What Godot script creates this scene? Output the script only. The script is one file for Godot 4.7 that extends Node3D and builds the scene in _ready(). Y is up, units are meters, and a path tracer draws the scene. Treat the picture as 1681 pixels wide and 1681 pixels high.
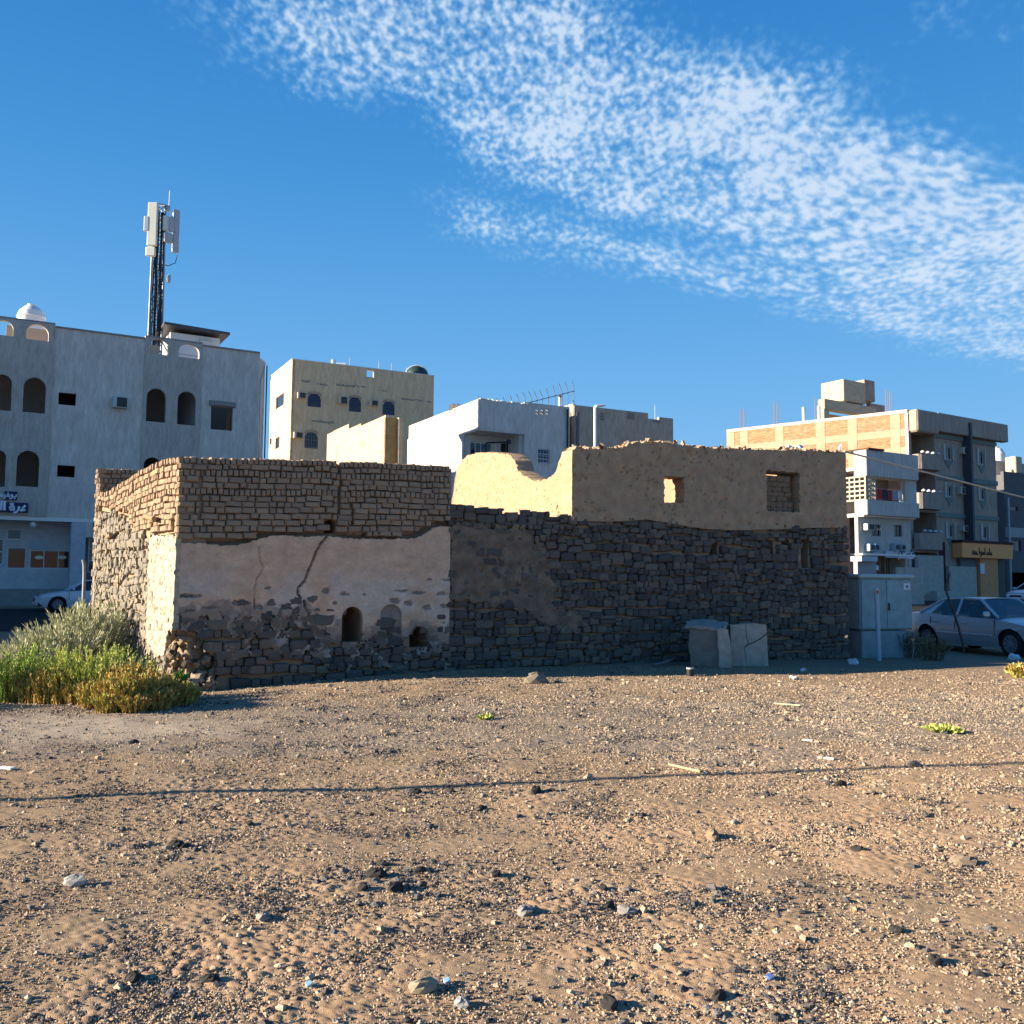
extends Node3D

const F := 1520.0          # focal length of the photograph in pixels of its 1681-pixel side
const CC := 840.5
const EYE := Vector3(0, 1.65, 0)
var cam_basis: Basis
var rng := RandomNumberGenerator.new()
var nz_low := FastNoiseLite.new()
var nz_mid := FastNoiseLite.new()
var nz_hi := FastNoiseLite.new()
var nz_cell := FastNoiseLite.new()
var nz_clod := FastNoiseLite.new()
var tex := {}
var mats := {}
var used_names := {}

# ------------------------------------------------------------------ mesh building
class M:
	var v := PackedVector3Array()
	var n := PackedVector3Array()
	var c := PackedColorArray()
	var ix := PackedInt32Array()
	var col := Color(1, 1, 1)
	func quad(a: Vector3, b: Vector3, d: Vector3, e: Vector3) -> void:
		var nn := (d - a).cross(b - a) + (e - a).cross(d - a)
		nn = nn.normalized()
		var k := v.size()
		v.append(a); v.append(b); v.append(d); v.append(e)
		for q in 4:
			n.append(nn); c.append(col)
		ix.append(k); ix.append(k + 1); ix.append(k + 2)
		ix.append(k); ix.append(k + 2); ix.append(k + 3)
	func tri(a: Vector3, b: Vector3, d: Vector3) -> void:
		var nn := (d - a).cross(b - a).normalized()
		var k := v.size()
		v.append(a); v.append(b); v.append(d)
		for q in 3:
			n.append(nn); c.append(col)
			ix.append(k + q)
	func box(lo: Vector3, hi: Vector3) -> void:
		obox(Transform3D(Basis(), (lo + hi) * 0.5), hi - lo)
	func obox(t: Transform3D, size: Vector3, taper := 1.0) -> void:
		var h := size * 0.5
		var p := []
		for k in 8:
			var s := 1.0 if k < 4 else taper
			var m: int = k % 4
			var sx := -1.0 if (m == 0 or m == 3) else 1.0
			var sz := -1.0 if m < 2 else 1.0
			p.append(t * Vector3(sx * h.x * s, -h.y if k < 4 else h.y, sz * h.z * s))
		quad(p[3], p[2], p[1], p[0]); quad(p[4], p[5], p[6], p[7])
		quad(p[7], p[6], p[2], p[3]); quad(p[5], p[4], p[0], p[1])
		quad(p[6], p[5], p[1], p[2]); quad(p[4], p[7], p[3], p[0])
	# box with all edges chamfered
	func cbox(t: Transform3D, size: Vector3, b: float) -> void:
		var h := size * 0.5
		b = minf(b, minf(h.x, minf(h.y, h.z)) * 0.9)
		var sg := [-1.0, 1.0]
		for ax in 3:
			var u := (ax + 1) % 3
			var w := (ax + 2) % 3
			for s in sg:
				var q := []
				for k in [[-1, -1], [1, -1], [1, 1], [-1, 1]]:
					var p := Vector3()
					p[ax] = s * h[ax]
					p[u] = k[0] * (h[u] - b)
					p[w] = k[1] * (h[w] - b)
					q.append(t * p)
				if s > 0: quad(q[3], q[2], q[1], q[0])
				else: quad(q[0], q[1], q[2], q[3])
				for s2 in sg:      # edge strips between face ax,s and face u,s2
					var a1 := Vector3(); var a2 := Vector3(); var b1 := Vector3(); var b2 := Vector3()
					a1[ax] = s * h[ax]; a1[u] = s2 * (h[u] - b); a1[w] = h[w] - b
					a2 = a1; a2[w] = -(h[w] - b)
					b1[ax] = s * (h[ax] - b); b1[u] = s2 * h[u]; b1[w] = h[w] - b
					b2 = b1; b2[w] = -(h[w] - b)
					if s * s2 > 0: quad(t * a1, t * a2, t * b2, t * b1)
					else: quad(t * b1, t * b2, t * a2, t * a1)
		for x in sg:
			for y in sg:
				for z in sg:
					var p1 := t * Vector3(x * h.x, y * (h.y - b), z * (h.z - b))
					var p2 := t * Vector3(x * (h.x - b), y * h.y, z * (h.z - b))
					var p3 := t * Vector3(x * (h.x - b), y * (h.y - b), z * h.z)
					if x * y * z > 0: tri(p3, p2, p1)
					else: tri(p1, p2, p3)
	func tube(pts: Array, r: float, sides := 8, r2 := -1.0, caps := true) -> void:
		if r2 < 0: r2 = r
		var rings := []
		var prev := Vector3.ZERO
		for k in pts.size():
			var d: Vector3 = (pts[mini(k + 1, pts.size() - 1)] - pts[maxi(k - 1, 0)]).normalized()
			if prev == Vector3.ZERO:
				prev = d.cross(Vector3.UP if absf(d.y) < 0.9 else Vector3.RIGHT).normalized()
			prev = (prev - d * prev.dot(d)).normalized()
			var q := d.cross(prev)
			var rr := lerpf(r, r2, float(k) / maxf(1, pts.size() - 1))
			var ring := []
			for s in sides:
				var a := TAU * s / sides
				ring.append([pts[k] + (prev * cos(a) + q * sin(a)) * rr, prev * cos(a) + q * sin(a)])
			rings.append(ring)
		var k0 := v.size()
		for ring in rings:
			for e in ring:
				v.append(e[0]); n.append(e[1]); c.append(col)
		for k in rings.size() - 1:
			for s in sides:
				var a := k0 + k * sides + s
				var b := k0 + k * sides + (s + 1) % sides
				ix.append_array([a, a + sides, b, b, a + sides, b + sides])
		if caps:
			for e in [0, rings.size() - 1]:
				for s in range(1, sides - 1):
					if e == 0: tri(rings[e][0][0], rings[e][s][0], rings[e][s + 1][0])
					else: tri(rings[e][0][0], rings[e][s + 1][0], rings[e][s][0])
	# profile of (radius, height) turned round the y axis of t
	func lathe(prof: Array, seg: int, t := Transform3D()) -> void:
		for k in prof.size() - 1:
			var p: Vector2 = prof[k]
			var q: Vector2 = prof[k + 1]
			var dn := Vector2(q.y - p.y, p.x - q.x).normalized()
			var k0 := v.size()
			for s in seg + 1:
				var a := TAU * s / seg
				var d := Vector3(cos(a), 0, sin(a))
				v.append(t * (d * p.x + Vector3(0, p.y, 0))); v.append(t * (d * q.x + Vector3(0, q.y, 0)))
				var nn := (t.basis * (d * dn.x + Vector3(0, dn.y, 0))).normalized()
				n.append(nn); n.append(nn); c.append(col); c.append(col)
			for s in seg:
				var b := k0 + s * 2
				ix.append_array([b, b + 2, b + 1, b + 1, b + 2, b + 3])
	func append(a: Array, t: Transform3D, cl: Color) -> void:
		var vs: PackedVector3Array = a[0]
		var ns: PackedVector3Array = a[1]
		var is_: PackedInt32Array = a[2]
		var k := v.size()
		var nb := t.basis.inverse().transposed()
		for q in vs.size():
			v.append(t * vs[q]); n.append((nb * ns[q]).normalized()); c.append(cl)
		for q in is_: ix.append(k + q)
	# regular grid of points, rows of w points; normals by differences
	func grid(p: PackedVector3Array, w: int, keep: PackedByteArray, cols := PackedColorArray(), flip := false) -> void:
		var hgt := p.size() / w
		var k0 := v.size()
		for j in hgt:
			for i in w:
				var a := p[j * w + maxi(i - 1, 0)]
				var b := p[j * w + mini(i + 1, w - 1)]
				var d := p[maxi(j - 1, 0) * w + i]
				var e := p[mini(j + 1, hgt - 1) * w + i]
				var nn := (b - a).cross(e - d).normalized()
				n.append(-nn if flip else nn)
		v.append_array(p)
		if cols.size(): c.append_array(cols)
		else:
			for q in p.size(): c.append(col)
		for j in hgt - 1:
			for i in w - 1:
				if keep.size() and keep[j * (w - 1) + i] == 0: continue
				var a := k0 + j * w + i
				if flip: ix.append_array([a, a + 1, a + w + 1, a, a + w + 1, a + w])
				else: ix.append_array([a, a + w + 1, a + 1, a, a + w, a + w + 1])
	func arrays() -> Array:
		return [v, n, ix]
	func commit() -> ArrayMesh:
		var a := []
		a.resize(Mesh.ARRAY_MAX)
		a[Mesh.ARRAY_VERTEX] = v
		a[Mesh.ARRAY_NORMAL] = n
		a[Mesh.ARRAY_COLOR] = c
		a[Mesh.ARRAY_INDEX] = ix
		var m := ArrayMesh.new()
		m.add_surface_from_arrays(Mesh.PRIMITIVE_TRIANGLES, a)
		return m

# ------------------------------------------------------------------ names, things, parts
func numbered(s: String) -> String:
	if not used_names.has(s):
		used_names[s] = 0
		return s
	used_names[s] += 1
	return "%s_%03d" % [s, used_names[s]]

func tag(o: Node3D, label: String, category: String, group := "", kind := "") -> Node3D:
	o.set_meta("label", label)
	if category: o.set_meta("category", category)
	if group: o.set_meta("group", group)
	if kind: o.set_meta("kind", kind)
	return o

func thing(called: String, t: Transform3D, label: String, category: String, group := "") -> Node3D:
	var o := Node3D.new()
	o.name = numbered(called)
	add_child(o)
	o.transform = t
	return tag(o, label, category, group)

# one mesh: a part of parent, or a thing of its own when parent is the root
func put(called: String, mb: M, m: Material, parent: Node = self, t := Transform3D()) -> MeshInstance3D:
	return put_mesh(called, mb.commit(), m, parent, t)

func put_mesh(called: String, mesh: Mesh, m: Material, parent: Node, t := Transform3D()) -> MeshInstance3D:
	var o := MeshInstance3D.new()
	o.name = numbered(called) if parent == self else called
	o.mesh = mesh
	o.material_override = m
	parent.add_child(o, true)
	o.transform = t
	return o

func one_box(called: String, lo: Vector3, hi: Vector3, m: Material, parent: Node, bevel := 0.0) -> MeshInstance3D:
	var b := M.new()
	if bevel > 0.0: b.cbox(Transform3D(Basis(), (lo + hi) * 0.5), (hi - lo).abs(), bevel)
	else: b.box(lo, hi)
	return put(called, b, m, parent)

# ------------------------------------------------------------------ photograph geometry
func ray(u: float, v: float) -> Vector3:
	return cam_basis * Vector3((u - CC) / F, (CC - v) / F, -1.0)

func at(u: float, v: float, depth: float) -> Vector3:
	var r := ray(u, v)
	return EYE + r * (depth / -r.z)

func on_ground(u: float, v: float, y := 0.0) -> Vector3:
	var r := ray(u, v)
	return EYE + r * ((y - EYE.y) / r.y)

# upright frame: x along the wall from a to b, y up, z out of the wall; origin at a, y = 0
func frame(a: Vector3, b: Vector3) -> Transform3D:
	var x := Vector3(b.x - a.x, 0, b.z - a.z).normalized()
	return Transform3D(Basis(x, Vector3.UP, x.cross(Vector3.UP)), Vector3(a.x, 0, a.z))

# (along, up) on a wall's face of the pixel u, v
func loc(f: Transform3D, u: float, v: float) -> Vector2:
	var r := ray(u, v)
	var nn := f.basis.z
	var p := EYE + r * ((f.origin - EYE).dot(nn) / r.dot(nn))
	var q := f.affine_inverse() * p
	return Vector2(q.x, q.y)

func rect(f: Transform3D, u0: float, v0: float, u1: float, v1: float) -> Rect2:
	var a := loc(f, u0, (v0 + v1) * 0.5).x
	var b := loc(f, u1, (v0 + v1) * 0.5).x
	var h1 := loc(f, (u0 + u1) * 0.5, v0).y
	var h0 := loc(f, (u0 + u1) * 0.5, v1).y
	return Rect2(a, h0, b - a, h1 - h0)

func line_of(f: Transform3D, px: Array) -> PackedVector2Array:
	var o := PackedVector2Array()
	for k in range(0, px.size(), 2): o.append(loc(f, px[k], px[k + 1]))
	return o

func along(l: PackedVector2Array, s: float) -> float:
	if s <= l[0].x: return l[0].y
	for k in l.size() - 1:
		if s <= l[k + 1].x:
			return lerpf(l[k].y, l[k + 1].y, (s - l[k].x) / maxf(1e-6, l[k + 1].x - l[k].x))
	return l[l.size() - 1].y

func near_line(l: PackedVector2Array, p: Vector2) -> float:
	var best := 1e9
	for k in l.size() - 1:
		best = minf(best, p.distance_squared_to(Geometry2D.get_closest_point_to_segment(p, l[k], l[k + 1])))
	return sqrt(best)

# ------------------------------------------------------------------ textures and materials
func noise_image(size: int, freq: float, kind := FastNoiseLite.TYPE_SIMPLEX_SMOOTH, oct := 4, sd := 1, cell := -1) -> Image:
	var z := FastNoiseLite.new()
	z.seed = sd
	z.noise_type = kind
	z.frequency = freq
	z.fractal_octaves = oct
	if oct <= 1: z.fractal_type = FastNoiseLite.FRACTAL_NONE
	if cell >= 0: z.cellular_return_type = cell
	return z.get_seamless_image(size, size)

# grey picture from the weighted sum of noise pictures, spread over lo..hi
func blend_tex(key: String, layers: Array, lo: float, hi: float, tint := Color(1, 1, 1), tint2 := Color(1, 1, 1)) -> void:
	var size: int = layers[0][0].get_width()
	var acc := PackedFloat32Array()
	acc.resize(size * size)
	for l in layers:
		var d: PackedByteArray = l[0].get_data()
		var w: float = l[1] / 255.0
		for k in acc.size(): acc[k] += d[k] * w
	var out := PackedByteArray()
	out.resize(size * size * 3)
	var a := tint * lo
	var b := tint2 * hi
	for k in acc.size():
		var t := clampf(acc[k], 0.0, 1.0)
		out[k * 3] = int(255.0 * clampf(lerpf(a.r, b.r, t), 0, 1))
		out[k * 3 + 1] = int(255.0 * clampf(lerpf(a.g, b.g, t), 0, 1))
		out[k * 3 + 2] = int(255.0 * clampf(lerpf(a.b, b.b, t), 0, 1))
	tex[key] = ImageTexture.create_from_image(Image.create_from_data(size, size, false, Image.FORMAT_RGB8, out))

func normal_tex(key: String, im: Image, strength: float) -> void:
	var d: Image = im.duplicate()
	d.convert(Image.FORMAT_RGBA8)
	d.bump_map_to_normal_map(strength)
	tex[key] = ImageTexture.create_from_image(d)

func lin(r: float, g: float, b: float) -> Color:
	return Color(r, g, b).linear_to_srgb()

# base colours are linear reflectances
func mat(key: String, r: float, g: float, b: float, rough := 0.9, t := "", scale := 1.0, nrm := "", nscale := 1.0, vcol := false) -> StandardMaterial3D:
	if mats.has(key): return mats[key]
	var m := StandardMaterial3D.new()
	m.resource_name = key
	m.albedo_color = lin(r, g, b)
	m.roughness = rough
	m.metallic_specular = 0.4 if rough < 0.7 else 0.25
	m.cull_mode = BaseMaterial3D.CULL_DISABLED
	if t: m.albedo_texture = tex[t]
	if nrm:
		m.normal_enabled = true
		m.normal_texture = tex[nrm]
		m.normal_scale = nscale
	if t or nrm:
		m.uv1_triplanar = true
		m.uv1_world_triplanar = true
		m.uv1_scale = Vector3.ONE * scale
	m.vertex_color_use_as_albedo = vcol
	mats[key] = m
	return m

# rain-streaked render: the stain texture is stretched down the wall
func streaked(m: StandardMaterial3D, across: float) -> StandardMaterial3D:
	m.uv1_scale = Vector3(across, across * 0.16, across)
	return m

func glass(key: String, r: float, g: float, b: float, a: float) -> StandardMaterial3D:
	if mats.has(key): return mats[key]
	var m := mat(key, r, g, b, 0.05)
	m.albedo_color.a = a
	m.transparency = BaseMaterial3D.TRANSPARENCY_ALPHA
	m.metallic_specular = 0.5
	return m

func make_textures() -> void:
	var fine := noise_image(512, 0.06, FastNoiseLite.TYPE_SIMPLEX_SMOOTH, 4, 3)
	var coarse := noise_image(512, 0.008, FastNoiseLite.TYPE_SIMPLEX_SMOOTH, 5, 5)
	var mid := noise_image(512, 0.022, FastNoiseLite.TYPE_SIMPLEX_SMOOTH, 4, 8)
	var cells := noise_image(512, 0.05, FastNoiseLite.TYPE_CELLULAR, 2, 11, FastNoiseLite.RETURN_DISTANCE)
	var grit := noise_image(512, 0.16, FastNoiseLite.TYPE_SIMPLEX_SMOOTH, 2, 13)
	blend_tex("plaster", [[coarse, 0.5], [mid, 0.3], [fine, 0.2]], 0.72, 1.0, Color(1, 0.97, 0.94), Color(1, 1, 1))
	blend_tex("mud", [[fine, 0.45], [mid, 0.3], [grit, 0.25]], 0.62, 1.0, Color(1, 0.95, 0.9), Color(1, 1, 1))
	blend_tex("stone", [[mid, 0.4], [fine, 0.35], [cells, 0.25]], 0.5, 1.0)
	blend_tex("concrete", [[coarse, 0.55], [fine, 0.25], [grit, 0.2]], 0.74, 1.0)
	blend_tex("dirt", [[grit, 0.4], [fine, 0.35], [mid, 0.25]], 0.6, 1.0, Color(1, 0.96, 0.92), Color(1, 1, 1))
	blend_tex("streaks", [[mid, 0.45], [fine, 0.3], [coarse, 0.25]], 0.66, 1.0, Color(1, 0.97, 0.93), Color(1, 1, 1))
	blend_tex("asphalt", [[grit, 0.5], [coarse, 0.5]], 0.6, 1.0)
	normal_tex("n_fine", fine, 6.0)
	normal_tex("n_rough", cells, 7.0)
	normal_tex("n_mid", mid, 10.0)
	normal_tex("n_grit", grit, 5.0)
	# brick courses too far off to be told apart, with pale mortar
	var im := Image.create(512, 512, false, Image.FORMAT_RGB8)
	im.fill(Color(0.72, 0.64, 0.56))
	rng.seed = 77
	for row in 32:
		for k in 17:
			var x := k * 32 + (16 if row % 2 else 0) - 16
			var t := rng.randf_range(0.72, 1.0)
			im.fill_rect(Rect2i(x + 1, row * 16 + 1, 29, 13), Color(1.0 * t, rng.randf_range(0.9, 1.0) * t * 0.93, 0.9 * t))
	tex["brickwork"] = ImageTexture.create_from_image(im)

# ------------------------------------------------------------------ sky
func make_sky() -> Sky:
	var w := 4096
	var h := 2048
	var im := Image.create(w, h, false, Image.FORMAT_RGB8)
	var stops := [[-90.0, Color(0.60, 0.72, 0.84)], [0.0, Color(0.60, 0.77, 0.92)], [6.0, Color(0.51, 0.73, 0.915)], [14.0, Color(0.40, 0.66, 0.885)], [24.0, Color(0.275, 0.565, 0.825)], [36.0, Color(0.19, 0.475, 0.755)], [90.0, Color(0.12, 0.34, 0.62)]]
	var row_col := []
	for y in h:
		var el := 90.0 - (y + 0.5) / h * 180.0
		var c := Color()
		for k in stops.size() - 1:
			if el >= stops[k][0]:
				c = stops[k][1].lerp(stops[k + 1][1], clampf((el - stops[k][0]) / (stops[k + 1][0] - stops[k][0]), 0, 1))
		row_col.append(c)
		im.fill_rect(Rect2i(0, y, w, 1), c)
	# high mackerel cloud on a level sheet: a long band that crosses the sky, (x, z) / height on the sheet
	var n1 := FastNoiseLite.new()
	n1.seed = 21; n1.frequency = 1.6; n1.fractal_octaves = 3
	var n2 := FastNoiseLite.new()
	n2.seed = 22; n2.frequency = 46.0; n2.fractal_octaves = 4; n2.fractal_gain = 0.55
	var n3 := FastNoiseLite.new()
	n3.seed = 25; n3.frequency = 5.0; n3.fractal_octaves = 2
	var n4 := FastNoiseLite.new()
	n4.seed = 27; n4.frequency = 85.0; n4.fractal_octaves = 2
	var white := Color(0.9, 0.925, 0.97)
	var grey_white := Color(0.76, 0.83, 0.93)
	for y in range(int(h * 0.17), int(h * 0.487)):
		var el := PI * 0.5 - (y + 0.5) / h * PI
		var rr := cos(el) / sin(el)
		var base: Color = row_col[y]
		var haze := clampf((rad_to_deg(el) - 3.0) / 14.0, 0.0, 1.0)
		for x in w:
			# godot panorama: column 0 looks along -z, columns run towards +x
			var a := (x + 0.5) / w * TAU
			var px := rr * sin(a)
			var pz := -rr * cos(a)
			var q := px * 0.515 + pz * 0.857
			if q < -3.2 or q > -0.75: continue
			var s := px * 0.857 - pz * 0.515
			if s < -0.2: continue
			var wob := n1.get_noise_2d(s, q) * 0.1
			var q0 := q
			q += wob
			var low := -1.78 - 0.55 * smoothstep(0.75, 1.25, s) - 0.1 * smoothstep(1.5, 4.0, s)
			var band := smoothstep(low - 0.2, low + 0.26, q) * (1.0 - smoothstep(-1.42, -1.05, q)) * smoothstep(0.12, 0.64, s)
			band = maxf(band, 0.3 * smoothstep(-1.1, -1.0, q) * smoothstep(0.05, 0.35, n3.get_noise_2d(s * 0.7 + 4.0, q0 * 0.9)))
			if band <= 0.0: continue
			var split := exp(-pow((q + 1.95 + 0.05 * s) / 0.12, 2.0)) * (1.0 - smoothstep(1.2, 3.0, s))
			band *= 1.0 - 0.65 * split
			var core := exp(-pow((q + 1.42) / 0.22, 2.0)) * smoothstep(0.7, 1.6, s)
			var fine := smoothstep(2.6, 0.9, s)
			var d := n2.get_noise_2d(px * lerpf(0.5, 0.85, fine), pz * lerpf(0.42, 0.5, fine)) * 1.3 + n4.get_noise_2d(px, pz * 0.6) * 0.4 * fine + n3.get_noise_2d(s, q0) * 0.5 + n1.get_noise_2d(s * 1.5 + 40.0, q0 * 1.5) * 0.4
			var m := smoothstep(-0.75, 1.45, d + (band - 0.75) * 1.3 + core * 0.5 + 0.08) * minf(1.0, band * 1.3)
			m *= 0.92 * (0.3 + 0.7 * haze)
			if m > 0.01:
				im.set_pixel(x, y, base.lerp(white.lerp(grey_white, clampf(0.5 - d * 0.8, 0.0, 1.0)), minf(m, 0.8)))
	var pano := PanoramaSkyMaterial.new()
	pano.panorama = ImageTexture.create_from_image(im)
	var sky := Sky.new()
	sky.sky_material = pano
	return sky

# ------------------------------------------------------------------ ground
func gy(x: float, z: float) -> float:
	var y := 0.45 * smoothstep(22.0, 72.0, -z)
	y -= 0.22 * exp(-((x + 6.5) * (x + 6.5) / 10.0 + (z + 15.5) * (z + 15.5) / 7.0))
	y -= 0.12 * exp(-((x - 13.0) * (x - 13.0) / 16.0 + (z + 24.0) * (z + 24.0) / 12.0))
	y += 0.05 * exp(-(x * x / 18.0 + (z + 14.6) * (z + 14.6) / 0.8))
	y += nz_low.get_noise_2d(x * 0.35, z * 0.35) * 0.05 * smoothstep(60.0, 25.0, -z)
	return y

func spaced(from: float, to: float, fine: Callable) -> PackedFloat32Array:
	var o := PackedFloat32Array()
	var p := from
	while p < to:
		o.append(p)
		p += fine.call(p)
	o.append(to)
	return o

func make_ground() -> void:
	var xs := spaced(-400.0, 400.0, func(p): return 0.015 if absf(p) < 2.8 else (0.032 if absf(p) < 6.5 else (0.12 if absf(p) < 12.0 else (0.8 if absf(p) < 30 else (4.0 if absf(p) < 80 else 40.0)))))
	var zs := spaced(-900.0, 30.0, func(p): return 100.0 if p < -200 else (8.0 if p < -70 else (1.5 if p < -26 else (0.3 if p < -18.5 else (0.055 if p < -11 else (0.028 if p < -7 else (0.018 if p < -5.2 else (0.0125 if p < -2.6 else (0.4 if p < 0 else 6.0)))))))))
	var w := xs.size()
	var pts := PackedVector3Array()
	var cols := PackedColorArray()
	pts.resize(w * zs.size())
	cols.resize(w * zs.size())
	var brown := Color(0.54, 0.395, 0.25)
	var orange := Color(0.67, 0.46, 0.28)
	var pale := Color(0.7, 0.605, 0.47)
	var grey := Color(0.41, 0.35, 0.28)
	var k := 0
	for z in zs:
		var inz: bool = z > -18.5 and z < -2.0
		for x in xs:
			var y := gy(x, z)
			var c := brown
			if inz and absf(x) < 13.0:
				var l := nz_low.get_noise_2d(x * 1.3 + 50.0, z * 1.3)
				var m := nz_mid.get_noise_2d(x, z)
				var h := nz_hi.get_noise_2d(x, z)
				var rough := clampf(0.62 + l * 1.0, 0.34, 1.0)
				if z < -10.5: rough *= 0.55
				rough *= 1.0 - 0.75 * exp(-(pow((x + 4.8) / 2.6, 2.0) + pow((z + 10.6) / 1.5, 2.0)))
				var cell := nz_cell.get_noise_2d(x, z)
				y += m * 0.014 + (h * 0.006 + nz_clod.get_noise_2d(x, z) * 0.005 + maxf(0.0, -0.35 - cell) * 0.022) * rough
				# what lies where: pale dust by the shrubs, grey gravel band, orange earth
				var dust := smoothstep(0.55, 0.95, exp(-(pow((x + 4.8) / 3.0, 2.0) + pow((z + 10.6) / 1.7, 2.0))) + l * 0.25 + m * 0.12)
				var band := smoothstep(0.4, 0.75, exp(-pow((z + 11.0 + 0.1 * x) / 2.8, 2.0)) + l * 0.4 + m * 0.2)
				var warm := smoothstep(-1.5, 3.0, x + (z + 7.0) * 0.5 + l * 5.0) * smoothstep(-12.5, -9.0, z + l * 1.5)
				c = brown.lerp(orange, warm)
				c = c.lerp(grey, band * 0.8)
				c = c.lerp(pale, dust * 0.85)
				# flecks of other earth
				var fl := nz_mid.get_noise_2d(x + 77.0, z - 31.0) * 0.7 + nz_hi.get_noise_2d(x - 40.0, z + 90.0) * 0.5
				c = c.lerp(pale, 0.4 * maxf(fl, 0.0)).lerp(grey, 0.5 * maxf(-fl, 0.0))
			elif z <= -18.5:
				c = grey.lerp(brown, 0.4)
			pts[k] = Vector3(x, y, z)
			cols[k] = c
			k += 1
	var b := M.new()
	b.grid(pts, w, PackedByteArray(), cols, true)
	var o := put("ground", b, mat("dirt", 1, 1, 1, 0.95, "dirt", 2.6, "n_grit", 1.3, true))
	o.set_meta("kind", "structure")
	o.set_meta("label", "bare stony earth of the empty lot")

func sheet(called: String, a: Vector3, b: Vector3, wide: float, lift: float, m: Material, label: String) -> void:
	# a strip on the ground from a to b, wide metres across
	var d := (b - a).normalized()
	var q := Vector3(-d.z, 0, d.x)
	var n := int((b - a).length() / 1.5) + 1
	var nw := int(wide / 1.5) + 1
	var pts := PackedVector3Array()
	for i in n + 1:
		for j in nw + 1:
			var p := a.lerp(b, float(i) / n) + q * (float(j) / nw - 0.5) * wide
			p.y = gy(p.x, p.z) + lift
			pts.append(p)
	var mb := M.new()
	mb.grid(pts, nw + 1, PackedByteArray(), PackedColorArray(), true)
	var o := put(called, mb, m)
	o.set_meta("kind", "structure")
	o.set_meta("label", label)

# roughly squared stone: front +z, half extents about 1, facetted
func stone_arrays(sd: int, square := 0.8, seg := 8) -> Array:
	var r := RandomNumberGenerator.new()
	r.seed = sd
	var b := M.new()
	var rings := [[0.8, 0.95], [0.97, 0.66], [1.0, 0.1], [0.97, -1.0]]
	var rows := []
	var shape := []
	for c in [[1, 1], [0, 1], [-1, 1], [-1, 0], [-1, -1], [0, -1], [1, -1], [1, 0]]:
		var cut := r.randf_range(0.78, 1.0) if c[0] != 0 and c[1] != 0 else r.randf_range(0.93, 1.06)
		cut = lerpf(cut, 1.0, square - 0.55)
		shape.append(Vector2(c[0] * cut + (r.randf_range(-0.3, 0.3) if c[0] == 0 else 0.0), c[1] * cut + (r.randf_range(-0.3, 0.3) if c[1] == 0 else 0.0)))
	for k in rings.size():
		var row := []
		for s in seg:
			var e: Vector2 = shape[s] * rings[k][0] * r.randf_range(0.97, 1.03)
			row.append(Vector3(e.x, e.y, rings[k][1] + r.randf_range(-0.2, 0.16) * (1.0 if k < 3 else 0.0)))
		rows.append(row)
	var mid := Vector3(r.randf_range(-0.25, 0.25), r.randf_range(-0.25, 0.25), 1.04)
	for s in seg:
		var t := (s + 1) % seg
		b.tri(mid, rows[0][t], rows[0][s])
		for k in rings.size() - 1: b.quad(rows[k][s], rows[k][t], rows[k + 1][t], rows[k + 1][s])
	return b.arrays()

func arrays_mesh(a: Array) -> ArrayMesh:
	var b := M.new()
	b.v = a[0]; b.n = a[1]; b.ix = a[2]
	for q in b.v.size(): b.c.append(Color(1, 1, 1))
	return b.commit()

# angular chip of rock
func chip_arrays(sd: int) -> Array:
	var r := RandomNumberGenerator.new()
	r.seed = sd
	var b := M.new()
	var top := []
	var mid := []
	var n := 6
	for s in n:
		var a := TAU * (s + r.randf_range(-0.3, 0.3)) / n
		var q := r.randf_range(0.6, 1.2)
		mid.append(Vector3(cos(a) * q, r.randf_range(-0.2, 0.5), sin(a) * q))
		top.append(Vector3(cos(a) * q * 0.5 + r.randf_range(-0.25, 0.25), r.randf_range(0.35, 1.0), sin(a) * q * 0.5 + r.randf_range(-0.15, 0.15)))
	for s in n:
		var t := (s + 1) % n
		b.quad(mid[s], top[s], top[t], mid[t])
		b.quad(mid[s] * Vector3(0.8, 1, 0.8) + Vector3(0, -0.7, 0), mid[s], mid[t], mid[t] * Vector3(0.8, 1, 0.8) + Vector3(0, -0.7, 0))
	for s in range(1, n - 1): b.tri(top[0], top[s + 1], top[s])
	return b.arrays()

# knobbly broken lump
func lump_arrays(sd: int) -> Array:
	var r := RandomNumberGenerator.new()
	r.seed = sd
	var b := M.new()
	var seg := 8
	var rows := []
	for j in 6:
		var a := -PI * 0.5 + PI * j / 5.0
		var row := []
		for i in seg:
			var q := TAU * (i + 0.5 * (j % 2)) / seg
			var k := r.randf_range(0.72, 1.12)
			row.append(Vector3(cos(q) * cos(a), sin(a), sin(q) * cos(a)) * k)
		rows.append(row)
	for j in 5:
		for i in seg:
			var t := (i + 1) % seg
			b.tri(rows[j][i], rows[j + 1][i], rows[j][t])
			b.tri(rows[j][t], rows[j + 1][i], rows[j + 1][t])
	return b.arrays()

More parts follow.
